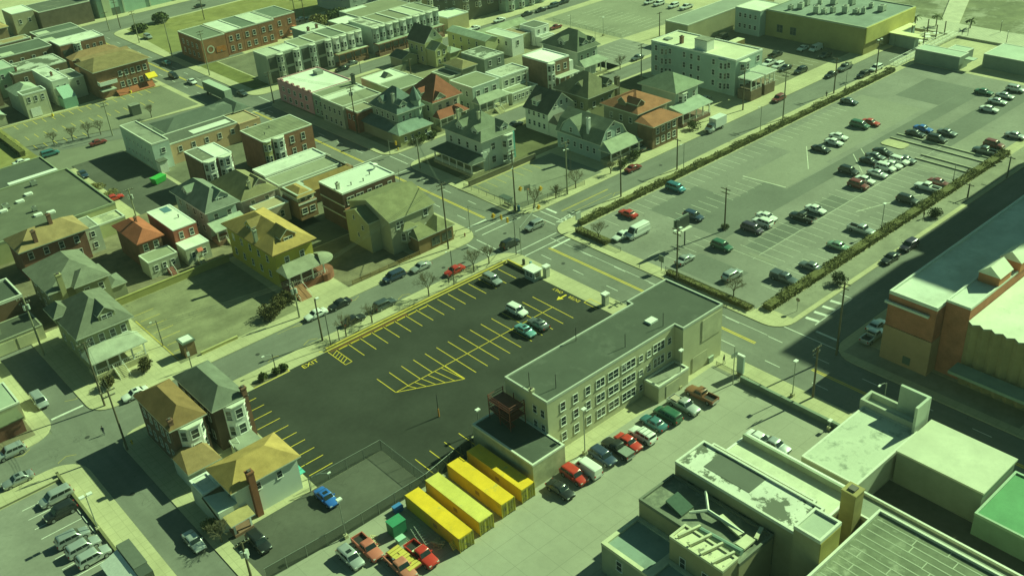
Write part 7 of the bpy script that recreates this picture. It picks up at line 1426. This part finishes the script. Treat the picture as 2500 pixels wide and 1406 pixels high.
wall('grey retaining wall behind the corner parking lot', 131.5, 153, 173.3, 173.7, 1.4, brick((.16, .14, .09))); wall('tan planter wall beside the brick kiosk', 52.6, 60, 155.0, 155.35, .6, yst); wall('low dark parapet wall beside the paved yard of the low store', 65.3, 65.9, 222, 268, 1.0, brick((.2, .17, .1))); wall('dark wall between the concrete yard and the avenue pavement', 112.2, 112.6, 60, 79.4, 1.1, stucco((.2, .24, .19)))
wall('striped lot back wall with yellow top', 64, 115, 313.4, 313.75, .7, brick((.30, .13, .08)), YEL) if False else None
def leaves(mb, n, cx, cy, cz, rx, ry, rz, s, rnd, shell=.5, zmin=.1):
    for _ in range(n):
        while True:
            v = Vector((rnd.uniform(-1, 1), rnd.uniform(-1, 1), rnd.uniform(-1, 1)))
            if shell < v.length < 1: break
        p = Vector((cx+v.x*rx, cy+v.y*ry, max(zmin, cz+v.z*rz))); a = Vector((rnd.gauss(0, 1), rnd.gauss(0, 1), rnd.gauss(0, 1))).normalized(); b = a.orthogonal().normalized(); k = s*rnd.uniform(.6, 1.4)
        c = a.cross(b); mb.poly([p-b*k-c*k*.6, p+b*k-c*k*.6, p+b*k*.4+c*k, p-b*k*.4+c*k])
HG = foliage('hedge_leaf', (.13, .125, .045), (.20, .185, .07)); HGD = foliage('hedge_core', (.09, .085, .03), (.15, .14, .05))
def hedge(label, x0, x1, y0, y1, h, n, seed, mat=HG, core=HGD):
    o = thing('hedge', label, 'hedge', ((x0+x1)/2, (y0+y1)/2, .12)); o0 = ((x0+x1)/2, (y0+y1)/2, .12); rnd = random.Random(seed); m = MB()
    for i in range(n):
        x, y = rnd.uniform(x0, x1), rnd.uniform(y0, y1); z = h+.25*sin(x*.9+seed)+.2*sin(x*.37)+rnd.uniform(-.15, .2) if rnd.random() < .55 else rnd.uniform(.2, h)
        if z < h-.2:
            if x1-x0 > y1-y0: y = rnd.choice((y0, y1))+rnd.uniform(-.12, .12)
            else: x = rnd.choice((x0, x1))+rnd.uniform(-.12, .12)
        leaves(m, 1, x, y, z, .12, .12, .10, .11, rnd, 0)
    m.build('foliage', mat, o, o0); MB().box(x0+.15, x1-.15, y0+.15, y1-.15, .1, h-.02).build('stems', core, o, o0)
hedge('long clipped hedge between the cross street pavement and the right lot', 134.6, 262, 138.7, 140.2, 1.15, 13000, 1)
hedge('long clipped hedge along the lower side of the right lot', 133.2, 226, 88.5, 90.5, 1.1, 11000, 2)
hedge('short brown hedge at the avenue end of the right lot by the white van', 131.5, 133.4, 128.6, 137.8, 1.0, 900, 3, foliage('brown_leaf', (.09, .08, .03), (.17, .13, .06))); hedge('scrubby hedge along the avenue fence below the billboard', 130.6, 132.2, 91.5, 111.6, .9, 1500, 4, foliage('brown_leaf', (.09, .08, .03), (.17, .13, .06)))
hedge('dark hedge strip along the left border of the striped lot', 62.4, 64, 284, 316, 1.6, 1800, 5, foliage('dark_leaf', (.03, .04, .015), (.06, .07, .03)))
SH = foliage('shrub_leaf', (.05, .05, .018), (.11, .085, .03)); SHG = foliage('shrub_green', (.05, .07, .02), (.11, .12, .04)); SHT = foliage('shrub_tan', (.16, .14, .05), (.26, .23, .09))
def shrub(label, x, y, r, h, n, seed, mat=SH, s=.12):
    o = thing('shrub', label, 'shrub', (x, y, .12), 0, 'shrubs'); rnd = random.Random(seed); m = MB()
    for k in range(5): leaves(m, n//3, rnd.uniform(-.45, .45)*r, rnd.uniform(-.45, .45)*r, h*.5+rnd.uniform(-.1, .15)*h, r*.7, r*.7, h*.45, s, rnd, .35)
    m.build('foliage', mat, o); st = MB(); [st.tube((0, 0, 0), (rnd.uniform(-.5, .5)*r, rnd.uniform(-.5, .5)*r, h*.8), .05, .02, 5) for k in range(5)]; st.build('stem', WOOD, o)
shrub('first brown round shrub left of the yellow house steps', 68.4, 157.2, 2.3, 2.6, 900, 1); shrub('middle brown shrub left of the yellow house steps', 71.2, 158.2, 2.2, 2.8, 900, 2); shrub('brown shrub touching the yellow house steps', 73.6, 159.6, 1.9, 2.8, 800, 3)
shrub('brown-green shrub left of the olive house stairs', 36.6, 158.4, 1.5, 2.2, 600, 4); shrub('brown shrub right of the olive house stairs', 43.2, 158.4, 1.6, 2.2, 600, 5)
shrub('rounded evergreen left one in the dark lot planting strip', 56.6, 139.4, .85, 1.4, 350, 6, SHG); shrub('rounded evergreen middle one in the dark lot planting strip', 59.2, 139.5, .8, 1.2, 350, 7, SHG); shrub('rounded evergreen right one in the dark lot planting strip', 60.6, 139.4, .8, 1.5, 350, 8, SHG)
shrub('tan leafless bush against the dark side of the brown hip house', 33.0, 112, 1.6, 2.0, 500, 9, SHT); shrub('dense dark shrubs under the gambrel house porch corner', 163.4, 153.6, 1.5, 2.0, 500, 10, SHG); shrub('olive shrub beside the gambrel house porch', 168.6, 154.2, 1.6, 2.2, 500, 11, SHG)
shrub('bushy dark shrub by the green-roofed house porch', 192.4, 155.4, 1.8, 2.4, 500, 12, SHG); shrub('dark clipped shrub before the blue turret house porch', 141, 205.0, 2.2, 2.0, 600, 13, SHG); shrub('second dark shrub at the blue turret house driveway', 145.2, 204.9, 1.4, 1.6, 400, 14, SHG)
shrub('big olive bush left at the edge of the top road field', 137.6, 378, 3.0, 3.0, 700, 15, SHG, .3); shrub('big olive bush right at the edge of the top road field', 149, 384, 3.6, 3.6, 800, 16, SHG, .3); shrub('large yellow-green bush behind the row by the field', 184, 324, 4.2, 4.0, 900, 17, SHT, .32); shrub('dark olive bush beside the large yellow-green bush', 193, 326, 4.6, 4.6, 900, 18, SHG, .32)
shrub('weedy bush at the foot of the lone pole in the right lot', 153.6, 115, .9, 1.1, 250, 19, SHG); shrub('dark bush at the shaded lower street corner', 149.6, 85.2, 1.8, 2.2, 500, 20, foliage('dark_leaf', (.03, .04, .015), (.06, .07, .03))); shrub('dark bush on the lower street pavement by the crossarm pole', 186.6, 85.6, 1.6, 2.0, 450, 21, foliage('dark_leaf', (.03, .04, .015), (.06, .07, .03)))
shrub('overgrown bush on the paved yard edge', 69, 246, 2.0, 1.4, 500, 22, SHT); shrub('overgrown tan bush on the paved yard edge nearer the store', 69.4, 238, 2.2, 1.4, 500, 23, SHT)
BARK = surf('bark', (.16, .135, .09), .9, .2, .8, 5); TWIG = surf('twigs', (.19, .16, .10), .9, .2, .8, 5)
def bare_tree(label, x, y, h, sp, seed, dense=1.0):
    o = thing('bare_tree', label, 'tree', (x, y, .12), 0, 'bare street trees'); rnd = random.Random(seed); tr = MB(); cr = MB()
    z0 = h*.33; tr.tube((0, 0, 0), (0, 0, z0), .15, .11, 8)
    def grow(p, d, L, r, k):
        q = p+d*L; (tr if k == 0 else cr).tube(p, q, r, r*.62, 4 if k else 6)
        if k >= 4: return
        for _ in range(3 if k else 2+int(2*dense)):
            e = (d+Vector((rnd.gauss(0, .5), rnd.gauss(0, .5), rnd.gauss(.12, .32)))).normalized(); grow(p+d*L*rnd.uniform(.6, 1), e, L*rnd.uniform(.6, .85), max(.014, r*.55), k+1)
    for i in range(5):
        a = 2*pi*i/5+rnd.uniform(-.4, .4); grow(Vector((0, 0, z0*rnd.uniform(.85, 1))), Vector((cos(a)*sp, sin(a)*sp, 1)).normalized(), h*.27, .07, 0)
    tr.build('trunk', BARK, o); cr.build('crown', TWIG, o)
for i, (lab, x, y, h, sp) in enumerate((('bare tree on the dark lot pavement nearest its entrance', 74.6, 140.4, 4.6, .55), ('bare tree with two stems midway along the dark lot pavement', 80.6, 140.6, 4.0, .6), ('widest bare tree along the dark lot pavement', 94.0, 140.4, 5.4, .7), ('bare tree on the pavement below the red sedan', 106.0, 141.0, 5.2, .5), ('small bare tree at the dark lot corner', 110.4, 141.4, 4.2, .5),
        ('bare tree beside the bus shelter corner pole', 134.2, 153.2, 5.2, .6), ('broad rounded bare tree at the edge of the corner lot', 147.4, 153.4, 5.0, .8), ('slim bare tree between the rounded tree and the corner pole', 140.6, 153.0, 3.4, .4), ('small bare tree at the kerb beside the maroon sedan', 158.6, 152.8, 3.2, .5), ('leafless tree beside the tall white van fence', 132.4, 131.4, 4.6, .6),
        ('leafless tree at the right lot fence near the silver wagon', 132.8, 96.6, 4.4, .6), ('bare tree left in the striped lot front strip', 77.2, 284.4, 4.4, .5), ('bare tree middle in the striped lot front strip', 81.4, 283.4, 4.6, .5), ('bare tree right in the striped lot front strip', 84.6, 282.6, 4.4, .5), ('small bare tree at the left end of the striped lot strip', 72.4, 286, 4.0, .5),
        ('bare tree in the striped lot near the dark hall', 100.6, 284, 4.2, .5), ('leafless tree in the side street shade by the pale sedan', 32.6, 108.6, 4.0, .7), ('bare tree beside the short street before the apartment block', 215.6, 203, 4.4, .6))):
    bare_tree(lab, x, y, h, sp, 40+i)
# ------------------------------------------------------------------ street furniture, yard things, people
t = thing('bus_shelter', 'small dark bus shelter on the avenue corner by the fenced lot', 'shelter', (130.4, 158.6, .12)); o0 = (130.4, 158.6, .12)
MB().box(129.5, 131.1, 157.0, 160.2, 2.35, 2.5).build('roof', plain('shelter_roof', (.07, .09, .08)), t, o0); MB().box(130.9, 130.95, 157.2, 160, .4, 2.3).build('back_pane', meshwire('shelter_glass', (.2, .3, .3), .35), t, o0)
for x in (129.7, 130.9):
    for y in (157.2, 160.0): MB().tube((x, y, .1), (x, y, 2.35), .05).build('post', DKST, t, o0)
MB().box(130.4, 130.8, 157.6, 159.6, .5, .58).build('bench', WOOD, t, o0)
def bin_(label, x, y, c, w=.6, h=1.1, lid=None):
    t = thing('litter_bin', label, 'bin', (x, y, .12), 0, None); MB().tube((0, 0, 0), (0, 0, h), w*.5, w*.5, 12).build('body', plain('bin_body', c), t); MB().tube((0, 0, h), (0, 0, h+.12), w*.55, w*.4, 12).build('lid', plain('bin_lid', lid or c), t)
bin_('black litter bin on the dark lot corner pavement', 114.8, 135.6, (.03, .035, .03)); bin_('blue-topped litter bin on the dark lot corner pavement', 115.1, 133.8, (.07, .12, .14), .6, 1.1, (.2, .36, .4)); bin_('dark newspaper box at the bus shelter', 130.2, 155.6, (.03, .06, .07)); bin_('blue mail box at the bus shelter', 130.5, 154.6, (.03, .13, .2), .7, 1.2)
t = thing('billboard', 'black-framed double billboard beside the tall lamp pole in the right lot', 'billboard', (142.6, 117.2, .12)); o0 = (142.6, 117.2, .12)
MB().box(139.4, 143.4, 116.2, 116.5, 4.6, 7.0).build('panel', plain('board_dark', (.05, .06, .055)), t, o0); MB().box(139.2, 143.6, 116.52, 116.8, 4.5, 7.1).build('back_panel', plain('board_frame', (.2, .23, .2)), t, o0); MB().box(139.3, 143.5, 115.4, 116.15, 4.4, 4.5).build('catwalk', TRIM, t, o0)
for x in (140.4, 142.6): MB().tube((x, 116.65, .1), (x, 116.65, 4.6), .13).build('post', DKST, t, o0)
MB().path([(140, 116.6, 7.1), (139.2, 115.2, 7.6)], .05).build('lamp_arm', TRIM, t, o0)
t = thing('sign_board', 'pole sign with white panel at the rounded corner of the right lot', 'sign', (133.2, 138.2, .12)); MB().tube((0, 0, 0), (0, 0, 2.4), .07).build('post', DKST, t); MB().box(-.7, .7, -.12, .12, 2.4, 4.1).build('panel', plain('sign_white', (.55, .56, .5)), t)
t = thing('sign_board', 'small dark sign on a post by the right lot exit', 'sign', (131.4, 113.2, .12)); MB().tube((0, 0, 0), (0, 0, 2.0), .06).build('post', DKST, t); MB().box(-.1, .1, -.6, .6, 2.0, 3.4).build('panel', plain('sign_grey', (.18, .2, .17)), t)
t = thing('sign_board', 'tall white lit-style sign panel beside the yard entrance', 'sign', (113.8, 80.6, .12)); MB().box(-.2, .2, -.65, .65, .5, 3.8).build('panel', plain('sign_blue_white', (.42, .5, .48)), t); MB().box(-.24, .24, -.7, .7, 3.8, 4.05).build('cap', WHITE, t); MB().box(-.15, .15, -.5, .5, 0, .5).build('footing', WALK, t)
t = thing('stop_sign', 'round-faced road sign on a post at the lower lot corner', 'sign', (136.6, 85.2, .12)); MB().tube((0, 0, 0), (0, 0, 2.4), .05).build('post', STEEL, t); MB().tube((-.03, 0, 2.4), (.03, 0, 2.4), .42, .42, 8).build('plate', plain('sign_red_brown', (.22, .16, .12)), t)
t = thing('basketball_hoop', 'grey basketball backboard on a post in the corner lot', 'hoop', (135.6, 157.2, .12)); MB().tube((0, 0, 0), (0, 0, 3.0), .08).build('post', DKST, t); MB().box(-.9, .9, -.1, 0, 2.7, 3.8).build('backboard', plain('board_grey', (.16, .17, .14)), t); MB().tube((0, -.4, 2.9), (0, -.4, 2.93), .25, .25, 12).build('rim', plain('orange_rim', (.4, .15, .05)), t)
for i, (x, y, lab) in enumerate(((114.6, 128.6, 'left white stone gate pier by the booth of the dark lot'), (114.8, 112.6, 'white capped gate pier near the office block end'))):
    t = thing('gate_pier', lab, 'pier', (x, y, .12)); MB().box(-.5, .5, -.5, .5, 0, 2.2).build('shaft', stucco((.5, .5, .42)), t); MB().box(-.7, .7, -.6, .6, 2.2, 2.5).build('cap', WHITE, t)
def hydrant(label, x, y, c):
    t = thing('fire_hydrant', label, 'hydrant', (x, y, .12)); MB().tube((0, 0, 0), (0, 0, .7), .14, .14, 10).tube((0, 0, .7), (0, 0, .85), .17, .05, 10).build('barrel', plain('hydrant_'+c, (.65, .45, .04) if c == 'yellow' else (.3, .1, .05)), t); MB().tube((-.25, 0, .5), (.25, 0, .5), .07).build('nozzle', RUB, t)
hydrant('yellow fire hydrant on the corner by the brown hip house', 32.6, 139.6, 'yellow'); hydrant('dark fire hydrant on the corner by the beige corner house', 114.6, 154.4, 'red'); hydrant('yellow hydrant on the pavement before the blue turret house', 133.6, 205.2, 'yellow')
# roadside and yard objects
t = thing('skip', 'bright green skip standing in the paved yard', 'skip', (81.4, 236.6, .13), .3); MB().idx([(-1.5, -.9, .15), (1.5, -.9, .15), (1.5, .9, .15), (-1.5, .9, .15), (-1.8, -1.1, 1.6), (1.8, -1.1, 1.6), (1.8, 1.1, 1.6), (-1.8, 1.1, 1.6)], [(0, 1, 5, 4), (1, 2, 6, 5), (2, 3, 7, 6), (3, 0, 4, 7), (3, 2, 1, 0)]).build('hopper', plain('skip_green', (.03, .30, .05)), t); MB().box(-1.8, 1.8, -1.1, 1.1, 1.55, 1.68).build('lid', plain('skip_green_lid', (.05, .40, .07)), t)
def crate(label, x, y, sx, sy, h, c, rz=0, name='storage_box', cat='box'):
    t = thing(name, label, cat, (x, y, .13), rz); MB().box(-sx/2, sx/2, -sy/2, sy/2, .08, h).build('body', plain(name+'_body', c), t); MB().box(-sx/2-.05, sx/2+.05, -sy/2-.05, sy/2+.05, h, h+.08).build('lid', plain(name+'_lid', mulc(c, 1.25)[:3]), t); MB().box(-sx/2+.1, sx/2-.1, -sy/2+.1, sy/2-.1, 0, .08).build('skid', DKST, t)
crate('tall dark green metal box behind the red pickups', 51.4, 92.2, 2.2, 1.7, 2.2, (.03, .19, .10)); crate('small pale green bin before the tall green box', 50.6, 90.2, 1.2, .9, .9, (.28, .46, .36)); crate('blue tub beside the left container', 54.0, 95.6, 1.3, 1.0, .9, (.04, .16, .42)); crate('grey utility box against the wall of the row house yard', 113.4, 86.6, 1.2, .6, 1.1, (.3, .34, .28))
PLK = surf('fresh_planks', (.60, .46, .10), .8, .15, .5, 4); PLP = surf('pale_planks', (.50, .46, .28), .85, .2, .5, 4)
t = thing('plank_trailer', 'low trailer heaped with yellow planks between the red pickups', 'trailer', (48.6, 86.8, .13), .05); m = MB()
for i in range(9): m.box(-1.0+.02*(i % 3), 1.0-.03*(i % 2), -2.6+i*.56, -2.12+i*.56, 1.0+.02*(i % 2), 1.12+.03*(i % 3))
m.build('planks', PLK, t); MB().box(-1.05, 1.05, -2.7, 2.6, .75, .98).build('bed', plain('rust_red', (.24, .07, .04)), t)
for y in (-1.2, -.2):
    for x in (-.95, .95): MB().tube((x-.12, y, .36), (x+.12, y, .36), .36, .36, 12).build('wheel', RUB, t)
def pallet(label, x, y, z, rz, tilt=0, mat=PLP, n=5):
    t = thing('pallet', label, 'pallet', (x, y, z), rz); t.rotation_euler = (tilt, 0, rz); m = MB(); [m.box(-.6, .6, -.55+i*.26, -.40+i*.26, .12, .15) for i in range(n)]; m.build('slats', mat, t); m = MB(); [m.box(-.6+i*.55, -.5+i*.55, -.55, .6, 0, .12) for i in range(3)]; m.build('runners', mat, t)
pallet('yellow pallet leaning on the left container door end', 55.1, 83.9, 1.0, .1, .9, PLK); pallet('stack of pale pallets behind the faded red pickup', 47.5, 92.2, .5, .3, .2); pallet('pale pallet below the leaning stack behind the faded red pickup', 48.2, 93.6, .13, .5)
t = thing('wood_pile', 'heap of split timber beside the shiny red pickup', 'wood pile', (54.0, 86.0, .13)); rnd = random.Random(3); m = MB()
for i in range(16): m.obox((rnd.uniform(-.5, .5), rnd.uniform(-.7, .7)), (rnd.uniform(-1, 1), rnd.uniform(-1, 1)), rnd.uniform(.6, 1.2), .16, .02+i*.045, .14+i*.045)
m.build('logs', PLP, t)
t = thing('ladder_rack', 'grey steel ladder frames lying beside the tall green box', 'rack', (52.7, 88.6, .13), -.2); m = MB()
for k in (0, .55): m.tube((-.5+k, -1.9, .5+k*.4), (-.5+k, 1.9, .9+k*.4), .05); [m.tube((-.5+k-.0, -1.8+i*.5, .52+k*.4+i*.05), (.3+k, -1.8+i*.5, .52+k*.4+i*.05), .035) for i in range(8)]
m.tube((.3, -1.9, .5), (.3, 1.9, .9), .05); m.build('frame', STEEL, t)
def stop(name, label, x, y, L, rz, mat, g): t = thing(name, label, 'wheel stop', (x, y, .135), rz, g); MB().box(-L/2, L/2, -.09, .09, 0, .14).build('bar', mat, t)
for i in range(8): stop('wheel_stop', 'yellow-edged wheel stop in the front row of the dark lot', 72.0+2.62*i-(0 if i < 3 else .02), 137.5, 1.9, 0, YEL, 'yellow wheel stops of the dark lot')
for i, y in enumerate((136.8, 130.2, 127.6, 124.8, 122.2)): stop('wheel_stop', 'white wheel stop at the street side of the left lot', 20.2, y, 1.9, pi/2, WHI, 'white wheel stops of the left lot')
t = thing('utility_cabinet', 'dark booth-like cabinet standing in the striped lot', 'cabinet', (98.6, 290.6, .13)); MB().box(-1.4, 1.4, -1.2, 1.2, 0, 3.0).build('body', plain('cabinet_dark', (.09, .1, .08)), t); MB().box(-1.5, 1.5, -1.3, 1.3, 3.0, 3.15).build('roof', GR_ if False else grey_roof(), t)
for i, (x, y) in enumerate(((288, 146), (290.4, 147.6), (293, 146.2), (295.6, 147.8), (297.6, 146))):
    t = thing('patio_table', 'pale round table on the beach bar deck', 'table', (x, y, .5), 0, 'tables on the beach bar deck'); MB().tube((0, 0, .7), (0, 0, .76), .9, .9, 12).build('top', WHITE, t); MB().tube((0, 0, 0), (0, 0, .7), .07).build('leg', STEEL, t)
for i, (x, y) in enumerate(((286.5, 144), (290, 150), (294.6, 144.4), (298.6, 149.4), (299.4, 144.2))):
    t = thing('deck_post', 'thick brown timber post of the beach bar deck', 'post', (x, y, .4), 0, 'timber posts of the beach bar'); MB().tube((0, 0, 0), (0, 0, 4.4), .2, .17, 8).build('shaft', WOOD, t)
def palm(label, x, y, h, seed):
    t = thing('palm_tree', label, 'tree', (x, y, .7), 0, 'small palms by the boardwalk'); MB().tube((0, 0, 0), (0, 0, h), .2, .14, 8).build('trunk', BARK, t); rnd = random.Random(seed); m = MB()
    for i in range(18):
        a = rnd.uniform(0, 2*pi); p = Vector((0, 0, h)); d = Vector((cos(a), sin(a), rnd.uniform(.1, .9)))
        for k in range(4): q = p+d*.5; s = Vector((-sin(a), cos(a), 0))*.22; m.poly([p-s, p+s, q+s*.8, q-s*.8]); p = q; d.z -= .42
    m.build('crown', SHG, t)
for i, (x, y) in enumerate(((303, 156), (306, 150.5), (309.4, 141), (304, 162))): palm(('palm left of the boardwalk corner', 'palm at the boardwalk corner path', 'palm right of the boardwalk path opening', 'farthest palm beside the casino front')[i], x, y, 2.6+.4*(i % 2), i)
for i in range(9):
    t = thing('boardwalk_lamp', 'slim boardwalk lamp standing along the planks', 'street light', (302+(i % 2)*8.6, 138-i*6.0, .75), 0, 'boardwalk lamps'); MB().tube((0, 0, 0), (0, 0, 3.2), .08).build('pole', DKST, t); MB().tube((0, 0, 3.2), (0, 0, 3.55), .2, .12, 8).build('lamp_head', WHITE, t)
def cover(x, y, z, r, dark=True):
    t = thing('manhole_cover', 'round iron manhole cover set in the road', 'manhole cover', (x, y, z), 0, 'manhole covers'); MB().tube((0, 0, 0), (0, 0, .012), r, r, 14).build('disc', plain('iron', (.05, .05, .045)), t)
for x, y in ((121.4, 149), (126.2, 160.5), (120.6, 130), (125.6, 99), (119, 172), (28, 147), (60, 147.6), (103, 147.2), (170, 147), (27.6, 128), (124.8, 215), (146, 200)): cover(x, y, .025, .4)
# people
def person(label, x, y, z, rz, shirt, legs, skin=(.35, .22, .15), stride=.22, bend=0):
    vs = [(0, 0, .92), (0, 0, 1.18), (0, 0, 1.42), (0, 0, 1.52), (0, .02, 1.66), (.0, .02, 1.76), (-.10, 0, .88), (-.11, stride*.5, .48), (-.11, stride*.35-.08, .07), (-.11, stride*.35+.10, .04), (.10, 0, .88), (.11, -stride*.3, .48), (.11, -stride-.06, .10), (.11, -stride+.10, .05), (-.19, 0, 1.40), (-.25, -.05, 1.13), (-.24, .10, .92), (.19, 0, 1.40), (.25, .04, 1.13), (.24, .16, .95), (-.24, .13, .84), (.24, .2, .87)]
    es = [(0, 1), (1, 2), (2, 3), (3, 4), (4, 5), (0, 6), (6, 7), (7, 8), (8, 9), (0, 10), (10, 11), (11, 12), (12, 13), (2, 14), (14, 15), (15, 16), (16, 20), (2, 17), (17, 18), (18, 19), (19, 21)]
    rs = [.15, .145, .15, .06, .095, .07, .10, .07, .045, .035, .10, .07, .045, .035, .065, .05, .038, .065, .05, .038, .035, .035]
    me = bpy.data.meshes.new('person'); me.from_pydata(vs, es, []); me.update(); o = bpy.data.objects.new('person', me); COL.objects.link(o)
    sk = o.modifiers.new('skin', 'SKIN'); 
    for i, v in enumerate(me.skin_vertices[0].data): v.radius = (rs[i], rs[i]*.8); v.use_root = (i == 0)
    ss = o.modifiers.new('sub', 'SUBSURF'); ss.levels = 1; ss.render_levels = 1
    bpy.context.view_layer.update(); m2 = bpy.data.meshes.new_from_object(o.evaluated_get(bpy.context.evaluated_depsgraph_get())); bpy.data.objects.remove(o)
    for c in (skin, shirt, legs): m2.materials.append(plain('cloth' if c is not skin else 'skin', c, .8))
    for p in m2.polygons: zc = p.center.z; p.use_smooth = True; p.material_index = 0 if zc > 1.5 or (zc < .95 and abs(p.center.x) > .2) else (1 if zc > .92 else 2)
    t = put('person', m2, None, (x, y, z), rz); tag(t, label, 'person')
    hm = MB().tube((0, .0, 1.70), (0, .0, 1.80), .10, .06, 10); hm.build('hair', plain('hair', (.03, .025, .02), .8), t)
person('person in dark clothes crossing the junction before the brown hip house', 30.3, 145.6, .02, 2.6, (.03, .04, .07), (.03, .035, .06)); person('person in dark jacket walking at the bus shelter corner', 132.9, 152.2, .12, .6, (.02, .025, .03), (.04, .04, .05)); person('person walking on the pavement under the bare trees of the dark lot', 99.6, 141.2, .12, 1.4, (.03, .035, .03), (.02, .02, .03))
person('person standing beside the round mirror post at the yard entrance', 114.6, 84.6, .12, 0, (.03, .03, .03), (.3, .3, .28)); person('person walking on the pavement by the lower hedge in the right lot', 184.2, 87.0, .12, 1.2, (.2, .14, .08), (.05, .05, .06)); person('person on the hedge pavement opposite the car yard', 232.6, 142.2, .12, 1.6, (.03, .04, .03), (.03, .03, .04)); person('person at the ramp end on the boardwalk', 301.6, 139.6, .75, 2, (.03, .03, .03), (.04, .04, .05))
# traffic lights hung over the junction
for i, (x, y, lab) in enumerate(((131.2, 154.4, 'amber traffic light head hanging left at the bus shelter corner'), (134.2, 151.0, 'amber traffic light head hanging before the bare tree of the corner'), (127.6, 144.6, 'amber traffic light head hanging over the middle of the junction'), (118.4, 148.8, 'amber traffic light head on the left side of the junction'))):
    t = thing('traffic_light', lab, 'traffic light', (x, y, 5.0)); m = MB().box(-.2, .2, -.2, .2, 0, 1.0).box(-.55, .55, -.12, .12, .3, .6); m.build('housing', plain('signal_yellow', (.75, .42, .03)), t)
    px, py = ((132.0, 153.2), (132.0, 153.2), (117.2, 139.0), (116.6, 155.0))[i]; MB().tube((0, 0, 1.0), (px-x, py-y, 1.4), .045).build('arm', STEEL, t)
    MB().tube((px-x, py-y, -4.9), (px-x, py-y, 1.5), .08).build('mast', STEEL, t) if i > 1 else None
# ------------------------------------------------------------------ air
hz = MB().box(-180, 560, -160, 470, -1.2, 103).build('haze', None or newmat('haze_air')[0]); tag(hz, kind='stuff')
m = hz.data.materials[0]; m.node_tree.nodes.remove(m.node_tree.nodes['Principled BSDF'])
v = m.node_tree.nodes.new('ShaderNodeVolumePrincipled'); v.inputs['Color'].default_value = (.80, .95, .90, 1); v.inputs['Density'].default_value = .00012; v.inputs['Anisotropy'].default_value = .2
m.node_tree.links.new(v.outputs[0], m.node_tree.nodes['Material Output'].inputs['Volume'])
